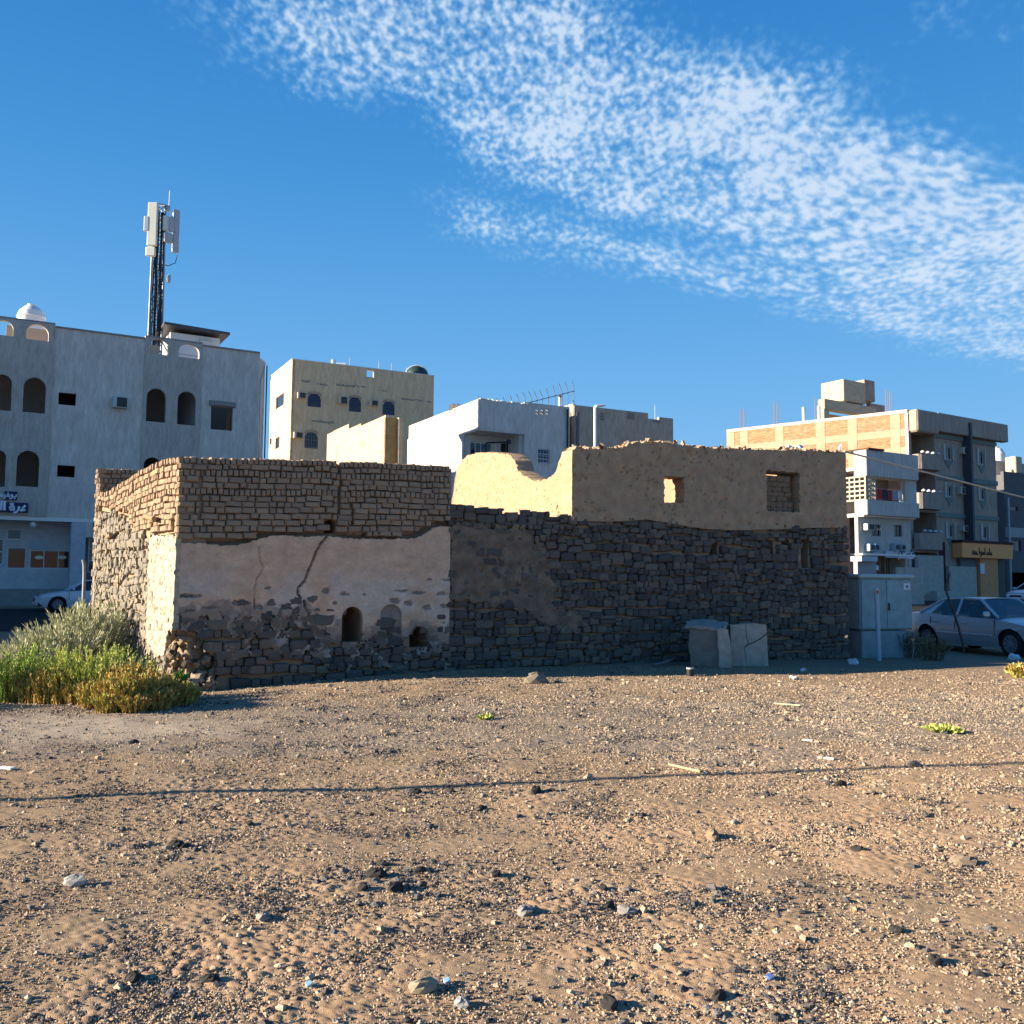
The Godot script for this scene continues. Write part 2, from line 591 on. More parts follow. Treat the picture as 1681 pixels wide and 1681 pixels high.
func make_gravel() -> void:
	# loose chips and clods in the earth: uncounted, four shapes in two kinds of rock
	var variants := []
	for k in 6: variants.append(arrays_mesh(chip_arrays(300 + k)))
	var sets := []
	for k in 12: sets.append([])
	rng.seed = 909
	for q in 520000:
		var z := -2.6 - 15.6 * pow(rng.randf(), 1.7)
		var x := rng.randf_range(-1, 1) * (1.5 - z * 0.62)
		if rng.randf() < smoothstep(13.0, 18.0, -z) * 0.85: continue
		var l := nz_low.get_noise_2d(x * 1.3 + 50.0, z * 1.3)
		var cl := nz_low.get_noise_2d(x * 3.1 - 20.0, z * 3.1)
		if rng.randf() > clampf(0.45 + l * 1.2 + cl * 0.9, 0.4, 1.0): continue
		if rng.randf() < 0.9 * exp(-(pow((x + 4.8) / 2.6, 2.0) + pow((z + 10.6) / 1.5, 2.0))): continue
		var dark := rng.randf() < clampf(0.22 + cl * 0.85 - 0.05 * maxf(0.0, x), 0.06, 0.8)
		var s := 0.0022 + 0.0042 * rng.randf() * rng.randf() - z * 0.0004
		var big := rng.randf()
		if big > 0.94: s *= 1.9
		if big > 0.994: s *= 1.9
		if dark: s *= 1.15
		var bs := Basis(Vector3.UP, rng.randf() * TAU) * Basis(Vector3.RIGHT, rng.randf_range(-0.5, 0.5))
		bs = bs.scaled(Vector3(1, 1, 1) * s) * Basis.from_scale(Vector3(rng.randf_range(0.8, 1.5), rng.randf_range(0.4, 0.95), rng.randf_range(0.7, 1.1)))
		var c: Color
		if dark:
			var t := rng.randf_range(0.6, 1.3)
			c = Color(0.095 * t, 0.09 * t, 0.088 * t)
		else:
			var t := rng.randf_range(0.6, 1.15)
			c = Color(0.47 * t, 0.36 * t, 0.25 * t) if rng.randf() < 0.93 else Color(0.42 * t, 0.37 * t, 0.31 * t)
		sets[(q % 6) + (6 if dark else 0)].append([Transform3D(bs, Vector3(x, gy(x, z) + 0.004 + s * 0.25, z)), c])
	# heaps of broken basalt: [u, v, spread, how many]
	for e in [[640, 1442, 0.26, 90], [600, 1465, 0.3, 60], [700, 1428, 0.3, 60], [540, 1490, 0.3, 40], [690, 1302, 0.35, 60], [800, 1320, 0.5, 80], [880, 1302, 0.3, 60], [760, 1345, 0.6, 60], [1000, 1475, 0.35, 60], [1190, 1470, 0.3, 40], [1480, 1540, 0.4, 60], [1120, 1640, 0.3, 50], [920, 1560, 0.5, 60], [300, 1395, 0.3, 40], [420, 1350, 0.5, 50], [1010, 1650, 0.3, 50], [220, 1600, 0.4, 40]]:
		var c0 := ground_at(e[0], e[1])
		for q in e[3]:
			var x: float = c0.x + rng.randfn() * e[2]
			var z: float = c0.z + rng.randfn() * e[2] * 0.6
			var s := rng.randf_range(0.007, 0.015) * (1.8 if rng.randf() < 0.15 else 1.0)
			var bs := Basis(Vector3.UP, rng.randf() * TAU) * Basis(Vector3.RIGHT, rng.randf_range(-0.7, 0.7)) * Basis.from_scale(Vector3(s * 1.3, s * 0.7, s))
			var t := rng.randf_range(0.6, 1.6)
			sets[6 + q % 6].append([Transform3D(bs, Vector3(x, gy(x, z) + s * 0.4, z)), Color(0.1 * t, 0.097 * t, 0.095 * t)])
	for k in 12:
		var mm := MultiMesh.new()
		mm.transform_format = MultiMesh.TRANSFORM_3D
		mm.use_colors = true
		mm.mesh = variants[k % 6]
		mm.instance_count = sets[k].size()
		for q in sets[k].size():
			mm.set_instance_transform(q, sets[k][q][0])
			mm.set_instance_color(q, sets[k][q][1])
		var o := MultiMeshInstance3D.new()
		o.name = numbered("gravel")
		o.multimesh = mm
		o.material_override = mat("chip", 1, 1, 1, 0.85, "", 1.0, "n_grit", 0.6, true)
		add_child(o)
		tag(o, "loose dark basalt chips strewn over the earth" if k >= 6 else "loose tan clods and pebbles strewn over the earth", "gravel", "loose stones on the ground", "stuff")

func rock(called: String, p: Vector3, size: Vector3, turn: float, sd: int, c: Color, label: String, category: String, group := "") -> void:
	var b := M.new()
	b.append(lump_arrays(sd), Transform3D(Basis(Vector3.UP, turn) * Basis.from_scale(size), Vector3.ZERO), Color(1, 1, 1))
	var m := mat("rock_%d" % sd, c.r, c.g, c.b, 0.85, "stone", 6.0, "n_fine", 0.8)
	var o := put(called, b, m, self, Transform3D(Basis(), p + Vector3(0, size.y * 0.45, 0)))
	tag(o, label, category, group)

# ------------------------------------------------------------------ the ruined house
const WALL_T := 0.48
var ruin: Node3D
var brick_meshes := []
var brick_arr := []
var stone_meshes := []
var stone_arr := []
var brick_mats := []
var stone_mats := []
var brick_tints := [Color(0.52, 0.395, 0.28), Color(0.475, 0.355, 0.25), Color(0.56, 0.425, 0.3), Color(0.5, 0.37, 0.26), Color(0.445, 0.34, 0.25)]
var stone_tints := [Color(0.21, 0.188, 0.166), Color(0.27, 0.232, 0.192), Color(0.165, 0.152, 0.14), Color(0.33, 0.272, 0.212), Color(0.23, 0.2, 0.17), Color(0.36, 0.26, 0.185), Color(0.4, 0.365, 0.3), Color(0.36, 0.33, 0.275), Color(0.44, 0.395, 0.32)]

# worn mud brick, half extents 1, front +z
func brick_arrays(sd: int) -> Array:
	var r := RandomNumberGenerator.new()
	r.seed = sd
	var b := M.new()
	var ring := func(k: float, z: float, j: float) -> Array:
		var o := []
		for c in [[-1, -1], [0, -1], [1, -1], [1, 0], [1, 1], [0, 1], [-1, 1], [-1, 0]]:
			o.append(Vector3(c[0] * k + r.randf_range(-j, j), c[1] * k + r.randf_range(-j, j) * 1.4, z + r.randf_range(-j, j)))
		return o
	var a: Array = ring.call(0.76, 1.0, 0.07)
	var m: Array = ring.call(0.985, 0.62, 0.045)
	var e: Array = ring.call(0.97, -1.0, 0.02)
	for s in 8:
		var t := (s + 1) % 8
		b.quad(m[s], a[s], a[t], m[t])
		b.quad(e[s], m[s], m[t], e[t])
		b.tri(a[t], a[s], Vector3(0, 0, 1.03))
	return b.arrays()

func ruin_kit() -> void:
	for k in 14:
		brick_arr.append(brick_arrays(500 + k))
		brick_meshes.append(arrays_mesh(brick_arr[k]))
	for k in 18:
		stone_arr.append(stone_arrays(700 + k, [0.55, 0.75, 0.9][k % 3]))
		stone_meshes.append(arrays_mesh(stone_arr[k]))
	for k in brick_tints.size():
		var c: Color = brick_tints[k]
		brick_mats.append(mat("mud_brick_%d" % k, c.r, c.g, c.b, 0.95, "mud", 3.0, "n_fine", 0.9))
	for k in stone_tints.size():
		var c: Color = stone_tints[k]
		stone_mats.append(mat("basalt_%d" % k, c.r, c.g, c.b, 0.88, "stone", 2.4, "n_rough", 0.8))

# one sheet of wall with relief: depth gives the face's z, hole < 0 cuts an opening, edges turn back by thick
func relief(s0: float, s1: float, ns: int, bot: Callable, top: Callable, nv: int, depth: Callable, hole: Callable, thick: float, tint: Callable, back := false) -> M:
	var w := ns + 1
	var p := PackedVector3Array()
	var d := PackedFloat32Array()
	var cols := PackedColorArray()
	var ds := (s1 - s0) / ns
	var cut := hole.is_valid()
	for j in nv + 1:
		for i in w:
			var s := s0 + ds * i
			var hb: float = bot.call(s)
			var h := lerpf(hb, top.call(s), float(j) / nv)
			var q := 1.0
			if cut:
				q = hole.call(s, h)
				if absf(q) < ds * 1.2:
					var gx: float = hole.call(s + 0.004, h) - q
					var gh: float = hole.call(s, h + 0.004) - q
					var l := gx * gx + gh * gh
					if l > 1e-9:
						var st := clampf(q * 0.004 / l, -ds / 0.004, ds / 0.004) * 0.7
						if i > 0 and i < ns: s -= clampf(gx * st, -ds * 0.45, ds * 0.45)
						if j > 0 and j < nv: h -= clampf(gh * st, -ds * 0.45, ds * 0.45)
			p.append(Vector3(s, h, depth.call(s, h)))
			d.append(q)
			cols.append(tint.call(s, h))
	var keep := PackedByteArray()
	for j in nv:
		for i in ns:
			var a := j * w + i
			keep.append(1 if d[a] + d[a + 1] + d[a + w] + d[a + w + 1] > 0.0 else 0)
	var b := M.new()
	b.grid(p, w, keep, cols)
	for j in nv:
		for i in ns:
			if keep[j * ns + i] == 0: continue
			var a := j * w + i
			b.col = cols[a]
			for e in [[-1, 0, a, a + w], [1, 0, a + w + 1, a + 1], [0, -1, a + 1, a], [0, 1, a + w, a + w + 1]]:
				var x: int = i + e[0]
				var y: int = j + e[1]
				if y >= nv: continue
				if x < 0 or y < 0 or x >= ns or keep[y * ns + x] == 0:
					var a1 := p[e[2]]
					var a2 := p[e[3]]
					var b1 := Vector3(a1.x, a1.y, -thick)
					var b2 := Vector3(a2.x, a2.y, -thick)
					b.quad(b1, b2, a2, a1)
			if back:
				var q1 := p[a]; var q2 := p[a + 1]; var q3 := p[a + w + 1]; var q4 := p[a + w]
				q1.z = -thick; q2.z = -thick; q3.z = -thick; q4.z = -thick
				b.quad(q1, q2, q3, q4)
	# rounded, uneven top
	var tp := PackedVector3Array()
	var tc := PackedColorArray()
	var kt := PackedByteArray()
	for r in 5:
		for i in w:
			var a := p[nv * w + i]
			var z := lerpf(a.z, -thick, r / 4.0)
			var up := 0.0 if r == 0 or r == 4 else (0.012 + 0.02 * nz_hi.get_noise_2d(a.x * 2.0, z * 4.0)) * minf(1.0, thick * 4.0)
			tp.append(Vector3(a.x, a.y + up, z))
			tc.append(cols[nv * w + i])
	for r in 4:
		for i in ns: kt.append(keep[(nv - 1) * ns + i])
	b.grid(tp, w, kt, tc)
	return b

func flat_tint(c: Color, amount := 0.1) -> Callable:
	return func(s, h):
		var t: float = 1.0 + nz_mid.get_noise_2d(s * 2.0 + c.r * 90.0, h * 2.0) * amount * 2.0
		return Color(c.r * t, c.g * t, c.b * t)

# courses of worn mud brick from top(s) down to bot(s); cracks are lines that part the bricks
func lay_bricks(parent: Node, f: Transform3D, s0: float, s1: float, top: Callable, bot: Callable, cracks: Array, gaps: Array, single: bool, sd: int, count := 14) -> void:
	rng.seed = sd
	var rest := M.new()
	var drop := 0.0
	var soldier := [0, 2, 5]
	for k in count:
		var hgt := 0.112 if k in soldier else rng.randf_range(0.094, 0.108)
		var s := s0 + (0.0 if k % 2 == 0 else 0.06)
		if k > 0: s -= 0.05
		s = maxf(s, s0)
		while s < s1 - 0.03:
			var wd := rng.randf_range(0.075, 0.105) if k in soldier else (rng.randf_range(0.2, 0.29) if rng.randf() < 0.62 else rng.randf_range(0.1, 0.16))
			if s + wd > s1: wd = s1 - s
			var e := s + wd
			var gap := 0.0
			var sag: float = nz_low.get_noise_2d(s * 3.0 + sd, k * 1.7) * 0.022
			var tt: float = top.call(s + wd * 0.5)
			var hc := tt - drop - hgt * 0.5 + sag
			for cr in cracks:
				var sc := crack_at(cr, hc)
				if sc > s + 0.01 and sc < e - 0.01:
					e = sc - 0.022
					gap = 0.046
			wd = e - s
			var mid := Vector2(s + wd * 0.5, hc)
			s = e + gap
			if wd < 0.025: continue
			if hc < bot.call(mid.x) + hgt * 0.35: continue
			var skip := false
			for g in gaps:
				if g.has_point(mid): skip = true
			if skip: continue
			var bs := Basis(Vector3.BACK, rng.randf_range(-0.05, 0.05)) * Basis(Vector3.UP, rng.randf_range(-0.06, 0.06)) * Basis.from_scale(Vector3(wd * 0.5 - 0.0055, hgt * 0.5 - 0.0025, 0.065))
			var t := Transform3D(bs, Vector3(mid.x, hc, -0.055 + rng.randf_range(-0.024, 0.014)))
			var vi := rng.randi() % brick_meshes.size()
			var mi := rng.randi() % brick_mats.size()
			if single and bricks_left > 0:
				bricks_left -= 1
				put_mesh("brick", brick_meshes[vi], brick_mats[mi], parent, t)
			else:
				rest.append(brick_arr[vi], t, brick_tints[mi])
		drop += hgt
	if rest.v.size():
		var o := put("brick_courses", rest, mat("mud_brick_far", 1, 1, 1, 0.95, "mud", 3.0, "n_fine", 0.9, true), parent)
		o.set_meta("kind", "stuff")

var bricks_left := 300

func crack_at(cr: PackedVector2Array, h: float) -> float:
	for k in cr.size() - 1:
		var a := cr[k]
		var b := cr[k + 1]
		if (h <= a.y and h >= b.y) or (h >= a.y and h <= b.y):
			return lerpf(a.x, b.x, (h - a.y) / (b.y - a.y if absf(b.y - a.y) > 1e-5 else 1e-5))
	return -99.0

# rough courses of basalt; the stones are collected so that the largest can be laid one by one
var stone_list := []

func lay_stones(parent: Node, f: Transform3D, s0: float, s1: float, bot: Callable, top: Callable, gaps: Callable, sd: int, hmin := 0.13, hmax := 0.21, weight := 1.0, pale := false) -> void:
	rng.seed = sd
	var h := -10.0
	var lo := 1e9
	for q in 20: lo = minf(lo, bot.call(lerpf(s0, s1, q / 19.0)))
	h = lo
	var row := 0
	var hi := -1e9
	for q in 40: hi = maxf(hi, top.call(lerpf(s0, s1, q / 39.0)))
	while h < hi:
		var hgt := rng.randf_range(hmin, hmax)
		var s := s0 + rng.randf_range(-0.06, 0.0)
		while s < s1:
			var wd := hgt * (rng.randf_range(0.75, 1.25) if rng.randf() < 0.45 else rng.randf_range(1.25, 2.2))
			if s + wd > s1 + 0.05: wd = maxf(s1 - s, 0.07)
			var wav: float = nz_low.get_noise_2d(s * 2.2 + sd, row * 0.9) * 0.11
			var mid := Vector2(s + wd * 0.5, h + hgt * 0.5 + wav)
			s += wd
			var tp: float = top.call(mid.x)
			if mid.y > tp + 0.01 or mid.y < bot.call(mid.x) - 0.12: continue
			if gaps.is_valid() and gaps.call(mid.x, mid.y) < 0.03: continue
			var split := hgt > 0.17 and rng.randf() < 0.16
			for part in (2 if split else 1):
				var hh := hgt * (0.5 if split else 1.0)
				var m2 := mid + Vector2(0, (part - 0.5) * hh if split else 0.0)
				var bs := Basis(Vector3.BACK, rng.randf_range(-0.07, 0.07)) * Basis.from_scale(Vector3(wd * 0.5 + rng.randf_range(-0.008, 0.004), hh * 0.5 + rng.randf_range(-0.008, 0.006), rng.randf_range(0.07, 0.095)))
				var t := Transform3D(bs, Vector3(m2.x, m2.y, -0.085 + rng.randf_range(-0.024, 0.024)))
				var tone := rng.randi() % (5 if rng.randf() < 0.93 else 6)
				if pale: tone = 6 + rng.randi() % 3
				stone_list.append([wd * hh * weight, parent, t, rng.randi() % stone_meshes.size(), tone])
			if rng.randf() < 0.35:    # small chinking stone in the joint
				var bs2 := Basis(Vector3.BACK, rng.randf() * 3.0) * Basis.from_scale(Vector3(rng.randf_range(0.018, 0.035), rng.randf_range(0.014, 0.026), 0.05))
				stone_list.append([0.001, parent, Transform3D(bs2, Vector3(s, h + rng.randf_range(0.0, hgt) + wav, -0.06)), rng.randi() % stone_meshes.size(), rng.randi() % 5])
		h += hgt
		row += 1

func flush_stones() -> void:
	stone_list.sort_custom(func(a, b): return a[0] > b[0])
	var rest := {}
	for k in stone_list.size():
		var e: Array = stone_list[k]
		if k < 300:
			put_mesh("stone", stone_meshes[e[3]], stone_mats[e[4]], e[1], e[2])
		else:
			if not rest.has(e[1]): rest[e[1]] = M.new()
			rest[e[1]].append(stone_arr[e[3]], e[2], stone_tints[e[4]])
	for p in rest:
		var o := put("small_stones", rest[p], mat("basalt_far", 1, 1, 1, 0.88, "stone", 2.4, "n_rough", 0.8, true), p)
		o.set_meta("kind", "stuff")

func ragged(h: float, s: float, amp := 0.05, seed_off := 0.0) -> float:
	return h + nz_mid.get_noise_2d(s * 5.0 + seed_off, 3.0) * amp + nz_hi.get_noise_2d(s * 3.0 + seed_off, 7.0) * amp * 0.5

func inside_rect(s: float, h: float, r: Rect2, round_top := false) -> float:
	var c := r.get_center()
	var q := Vector2(absf(s - c.x) - r.size.x * 0.5, absf(h - c.y) - r.size.y * 0.5)
	if round_top:
		var rad := r.size.x * 0.5
		var cy := r.end.y - rad
		if h > cy: return Vector2(s - c.x, h - cy).length() - rad
	return maxf(q.x, q.y)

func make_ruin() -> void:
	ruin_kit()
	var p0 := at(295, 748, 15.0)
	var p1 := at(741, 765, 17.4)
	var p2 := at(1390, 862, 21.2)
	var pb := at(163, 768, 20.0)
	var ff := frame(p0, p1)             # front of the lower room, plastered
	var fr := frame(p1, p2)             # front of the taller room
	var fs := frame(pb, p0)             # sunlit end wall
	var lf := Vector2(p1.x - p0.x, p1.z - p0.z).length()
	var lr := Vector2(p2.x - p1.x, p2.z - p1.z).length()
	var ls := Vector2(p0.x - pb.x, p0.z - pb.z).length()
	ruin = thing("ruined_house", Transform3D(Basis(), Vector3(p1.x, 0, p1.z)), "half collapsed old house of black basalt and mud brick on the empty lot", "ruin")
	var inv := ruin.transform.affine_inverse()
	var front := Node3D.new(); front.name = "plastered_front_wall"; ruin.add_child(front); front.transform = inv * ff
	var right := Node3D.new(); right.name = "basalt_front_wall"; ruin.add_child(right); right.transform = inv * fr
	var end := Node3D.new(); end.name = "sunlit_end_wall"; ruin.add_child(end); end.transform = inv * fs
	front.set_meta("label", "front wall with mud brick above pink plaster and exposed stone")
	right.set_meta("label", "long front wall of black basalt under a mud storey")
	end.set_meta("label", "sunlit end wall of mud brick, grey stone and a pale plaster strip")
	var mud := mat("mud_core", 0.5, 0.375, 0.26, 0.95, "mud", 2.5, "n_rough", 1.0)
	var mudv := mat("mud_coat", 1, 1, 1, 0.95, "mud", 2.2, "n_rough", 0.9, true)
	var none := func(_s, _h): return 9.0

	# ---- plastered front
	var top_l := line_of(ff, [297, 749, 350, 750, 400, 752, 470, 754, 540, 755, 556, 758, 600, 758, 680, 762, 735, 765])
	var top_f := func(s): return along(top_l, s) + nz_mid.get_noise_2d(s * 4.0, 1.0) * 0.02
	var edge_l := line_of(ff, [290, 891, 330, 892, 365, 896, 400, 893, 425, 885, 450, 879, 500, 881, 540, 880, 580, 885, 640, 885, 680, 884, 695, 878, 710, 868, 730, 863, 745, 865])
	var edge := func(s): return ragged(along(edge_l, s), s, 0.022)
	var hole_sq := rect(ff, 535, 853, 553, 875)
	var collapse := PackedVector2Array([loc(ff, 262, 1032), loc(ff, 300, 1034), loc(ff, 322, 1046), loc(ff, 340, 1052), loc(ff, 345, 1075), loc(ff, 360, 1080), loc(ff, 352, 1098), loc(ff, 362, 1112), loc(ff, 356, 1135), loc(ff, 330, 1150), loc(ff, 330, 1250), loc(ff, 200, 1250)])
	collapse[0].x = -0.4; collapse[11].x = -0.4
	var in_collapse := func(s, h):
		var p := Vector2(s, h)
		var best := 1e9
		for k in collapse.size():
			best = minf(best, p.distance_to(Geometry2D.get_closest_point_to_segment(p, collapse[k], collapse[(k + 1) % collapse.size()])))
		return -best if Geometry2D.is_point_in_polygon(p, collapse) else best
	var arch1 := rect(ff, 561, 996, 595, 1054)
	var arch2 := rect(ff, 624, 992, 660, 1056)
	var arch3 := rect(ff, 676, 1028, 704, 1062)
	var niche := func(s, h):
		var a := inside_rect(s, h, arch1, true)
		var c := inside_rect(s, h, arch3, true) + nz_hi.get_noise_2d(s * 3.0, h * 3.0) * 0.05
		return minf(a, c)
	var core_hole := func(s, h):
		var q: float = minf(niche.call(s, h), inside_rect(s, h, hole_sq))
		return minf(q, in_collapse.call(s, h))
	var core := relief(0.03, lf + 0.06, 120, func(_s): return -0.8, func(s): return top_f.call(s) - 0.03, 100, func(s, h): return (-0.22 if absf(h - along(edge_l, s) - 0.035) < 0.05 else -0.115) + nz_hi.get_noise_2d(s * 2.0, h * 2.0) * 0.012, core_hole, WALL_T, flat_tint(Color(0.52, 0.39, 0.275)), true)
	put("mud_core", core, mudv, front)
	var crack_a := line_of(ff, [556, 755, 557, 775, 561, 790, 556, 810, 557, 835, 553, 858])
	var crack_b := line_of(ff, [343, 748, 342, 768, 330, 785, 328, 812, 331, 830, 327, 855])
	var crack_c := line_of(ff, [577, 830, 581, 845, 578, 862])
	lay_bricks(front, ff, -0.02, lf, top_f, func(s): return along(edge_l, s) + 0.055, [crack_a, crack_b, crack_c], [hole_sq.grow(0.01)], true, 41, 15)
	# lower stones of this wall, showing where the plaster has gone
	var low_l := line_of(ff, [285, 1020, 340, 1022, 400, 1018, 480, 1012, 560, 1040, 640, 1058, 700, 1060, 745, 1040])
	var stone_gap := func(s, h): return minf(niche.call(s, h), in_collapse.call(s, h))
	lay_stones(front, ff, 0.02, lf, func(_s): return -0.3, func(s): return along(low_l, s) + 0.42, stone_gap, 61, 0.13, 0.2, 1.2)
	# plaster coat, cracked and fallen away below
	var cr1 := line_of(ff, [537, 880, 527, 892, 519, 905, 513, 922, 505, 940, 499, 955, 490, 964, 489, 974, 494, 982])
	var cr2 := line_of(ff, [499, 986, 501, 997, 507, 1006, 506, 1016, 512, 1022])
	var cr3 := line_of(ff, [424, 900, 428, 922, 432, 930, 429, 940, 421, 950, 418, 965, 418, 1000])
	var fall_l := line_of(ff, [285, 1006, 300, 1018, 340, 1015, 400, 1012, 440, 1020, 490, 1010, 520, 1028, 555, 1046, 600, 1048, 620, 1042, 668, 1052, 676, 1030, 705, 1036, 722, 1054, 742, 1050])
	var spots := [[395, 989, 0.15, 0.05], [347, 997, 0.13, 0.022], [535, 970, 0.075, 0.05], [565, 975, 0.09, 0.035], [549, 990, 0.05, 0.03], [648, 986, 0.1, 0.06], [660, 970, 0.12, 0.025], [687, 973, 0.14, 0.03], [670, 990, 0.09, 0.05], [701, 997, 0.09, 0.055], [725, 974, 0.13, 0.035], [733, 952, 0.11, 0.02], [310, 978, 0.2, 0.035], [468, 995, 0.09, 0.05], [598, 976, 0.03, 0.03], [730, 995, 0.1, 0.05], [520, 1015, 0.12, 0.07], [440, 965, 0.05, 0.025], [704, 951, 0.06, 0.015], [426, 996, 0.06, 0.04]]
	var sp := []
	for e in spots: sp.append([loc(ff, e[0], e[1]), e[2], e[3]])
	var spot := func(s, h):
		var best := 9.0
		for e in sp:
			var dx: float = (s - e[0].x) / e[1]
			var dh: float = (h - e[0].y) / e[2]
			best = minf(best, dx * dx + dh * dh)
		return best + nz_mid.get_noise_2d(s * 7.0, h * 7.0) * 1.1 + nz_hi.get_noise_2d(s * 5.0, h * 5.0) * 0.4
	var pl_hole := func(s, h):
		var q: float = minf(niche.call(s, h), in_collapse.call(s, h))
		var low: float = h - along(fall_l, s) + nz_mid.get_noise_2d(s * 3.0, h * 3.0) * 0.16 + nz_hi.get_noise_2d(s * 2.0, h * 2.0) * 0.07
		return minf(q, low)
	var pl_depth := func(s, h):
		var z := 0.004 + nz_mid.get_noise_2d(s * 1.4, h * 1.4) * 0.012 + nz_hi.get_noise_2d(s, h) * 0.004
		var p := Vector2(s, h)
		if absf(s - 2.6) < 0.8:
			var c := minf(near_line(cr1, p), near_line(cr2, p)) + nz_hi.get_noise_2d(s * 3.0, h * 3.0) * 0.016
			if c < 0.016: z -= 0.15 * minf(1.0, 2.0 - c / 0.008)
		elif absf(s - 1.45) < 0.5:
			var c := near_line(cr3, p)
			if c < 0.009: z -= 0.03
		var k: float = spot.call(s, h)
		if k < 1.0: z -= 0.022 * smoothstep(1.0, 0.6, k)
		var in2 := inside_rect(s, h, arch2, true)
		if in2 < 0.0: z -= 0.045 * smoothstep(0.0, -0.03, in2)
		return z
	var pl_top := Color(0.88, 0.61, 0.42)
	var pl_low := Color(0.85, 0.67, 0.53)
	var bare := Color(0.27, 0.235, 0.205)
	var pl_tint := func(s, h):
		var n: float = nz_low.get_noise_2d(s * 2.0, h * 2.0)
		var m: float = nz_mid.get_noise_2d(s * 1.2, h * 1.2)
		var salt := smoothstep(-0.25, 0.3, n + m * 0.5 + (0.25 if s > 2.6 else -0.1)) * smoothstep(2.0, 1.55, h + m * 0.2)
		var c := pl_top.lerp(pl_low, salt)
		var k: float = spot.call(s, h)
		c = c.lerp(bare, 0.85 * smoothstep(1.05, 0.85, k))
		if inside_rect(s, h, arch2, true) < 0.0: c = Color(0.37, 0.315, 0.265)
		# soot and damp stains just above the fallen edge, with a ragged outline
		var lowd: float = h - along(fall_l, s)
		var stain := smoothstep(0.12, -0.05, lowd - 0.16 - m * 0.22 - nz_hi.get_noise_2d(s, h) * 0.1)
		c = c.lerp(Color(0.3, 0.24, 0.195), stain * 0.75)
		var t := 1.0 + m * 0.1 + nz_hi.get_noise_2d(s * 2.0, h * 2.0) * 0.06
		return Color(c.r * t, c.g * t, c.b * t)
	var pl := relief(0.0, lf - 0.005, 300, func(s): return along(fall_l, s) - 0.3, edge, 132, pl_depth, pl_hole, 0.07, pl_tint)
	put("plaster_coat", pl, mat("plaster", 1, 1, 1, 0.92, "plaster", 0.9, "n_fine", 0.6, true), front)
	for e in [arch1, arch3]:
		var nb := M.new()
		nb.box(Vector3(e.position.x - 0.1, e.position.y - 0.1, -1.15), Vector3(e.end.x + 0.1, e.end.y + 0.1, -1.06))
		nb.box(Vector3(e.position.x - 0.1, e.position.y - 0.1, -1.06), Vector3(e.position.x - 0.02, e.end.y + 0.1, -0.49))
		nb.box(Vector3(e.end.x + 0.02, e.position.y - 0.1, -1.06), Vector3(e.end.x + 0.1, e.end.y + 0.1, -0.49))
		nb.box(Vector3(e.position.x - 0.02, e.end.y + 0.02, -1.06), Vector3(e.end.x + 0.02, e.end.y + 0.1, -0.49))
		put("niche_back", nb, mat("niche_mud", 0.68, 0.52, 0.39, 0.95, "mud", 2.5, "n_rough", 1.0), front)
	var dirty_hole := func(s, h):
		var low: float = along(fall_l, s) + 0.1 - h
		var q: float = nz_mid.get_noise_2d(s * 1.5 + 11.0, h * 1.9) * 0.7 + nz_hi.get_noise_2d(s * 1.4, h * 1.4) * 0.3 + 0.2 - maxf(0.0, low) * 0.62
		return minf(minf(q, low), minf(niche.call(s, h), in_collapse.call(s, h)))
	var dirty_tint := func(s, h):
		var m: float = nz_mid.get_noise_2d(s * 1.7 + 3.0, h * 1.7)
		var c := Color(0.3, 0.245, 0.2).lerp(Color(0.5, 0.43, 0.375), smoothstep(0.05, 0.4, m + nz_hi.get_noise_2d(s, h) * 0.25))
		return c.lerp(Color(0.2, 0.165, 0.135), smoothstep(0.1, 0.45, nz_low.get_noise_2d(s * 3.0, h * 3.0) - m * 0.4))
	var dirty := relief(0.0, lf, 250, func(s): return along(fall_l, s) - 0.75, func(s): return along(fall_l, s) + 0.15, 50, func(s, h): return -0.002 + nz_mid.get_noise_2d(s * 2.0, h * 2.0) * 0.022 + nz_hi.get_noise_2d(s * 1.5, h * 1.5) * 0.012, dirty_hole, 0.07, dirty_tint)
	put("dirty_render", dirty, mat("plaster", 1, 1, 1), front)
	# rubble in the collapsed corner
	rng.seed = 333
	for k in 130:
		var q := Vector3(rng.randf_range(0.0, 0.75), rng.randf_range(-0.3, 0.95), 0.0)
		if in_collapse.call(q.x, q.y) > -0.02: continue
		q.z = rng.randf_range(-0.36, -0.1) + (0.2 if q.y < 0.05 else 0.0)
		var sz := rng.randf_range(0.04, 0.12)
		var bs := Basis.from_euler(Vector3(rng.randf() * 6, rng.randf() * 6, rng.randf() * 6)) * Basis.from_scale(Vector3(sz, sz * rng.randf_range(0.6, 0.9), sz * rng.randf_range(0.6, 1.0)))
		put_mesh("rubble_stone", arrays_mesh(chip_arrays(900 + k % 9)), mat("rubble_%d" % (k % 3), [0.5, 0.42, 0.58][k % 3], [0.4, 0.33, 0.48][k % 3], [0.28, 0.235, 0.35][k % 3], 0.95, "mud", 3.0, "n_rough", 1.0), front, Transform3D(bs, q))
	var heart := M.new()
	heart.obox(Transform3D(Basis(Vector3.UP, 0.5), Vector3(0.62, 0.3, -0.5)), Vector3(1.0, 1.6, 0.25))
	put("wall_heart", heart, mat("rubble_0", 0.4, 0.31, 0.21), front)

	# ---- basalt front of the taller room
	var cs := loc(fr, 940, 790).x                       # where the mud storey begins
	var st_l := line_of(fr, [738, 828, 760, 829, 800, 832, 830, 838, 870, 842, 905, 846, 935, 850, 960, 851, 1020, 851, 1060, 848, 1090, 852, 1120, 858, 1160, 864, 1210, 866, 1280, 864, 1340, 862, 1392, 862])
	var st_top := func(s): return ragged(along(st_l, s), s, 0.03, 20.0)
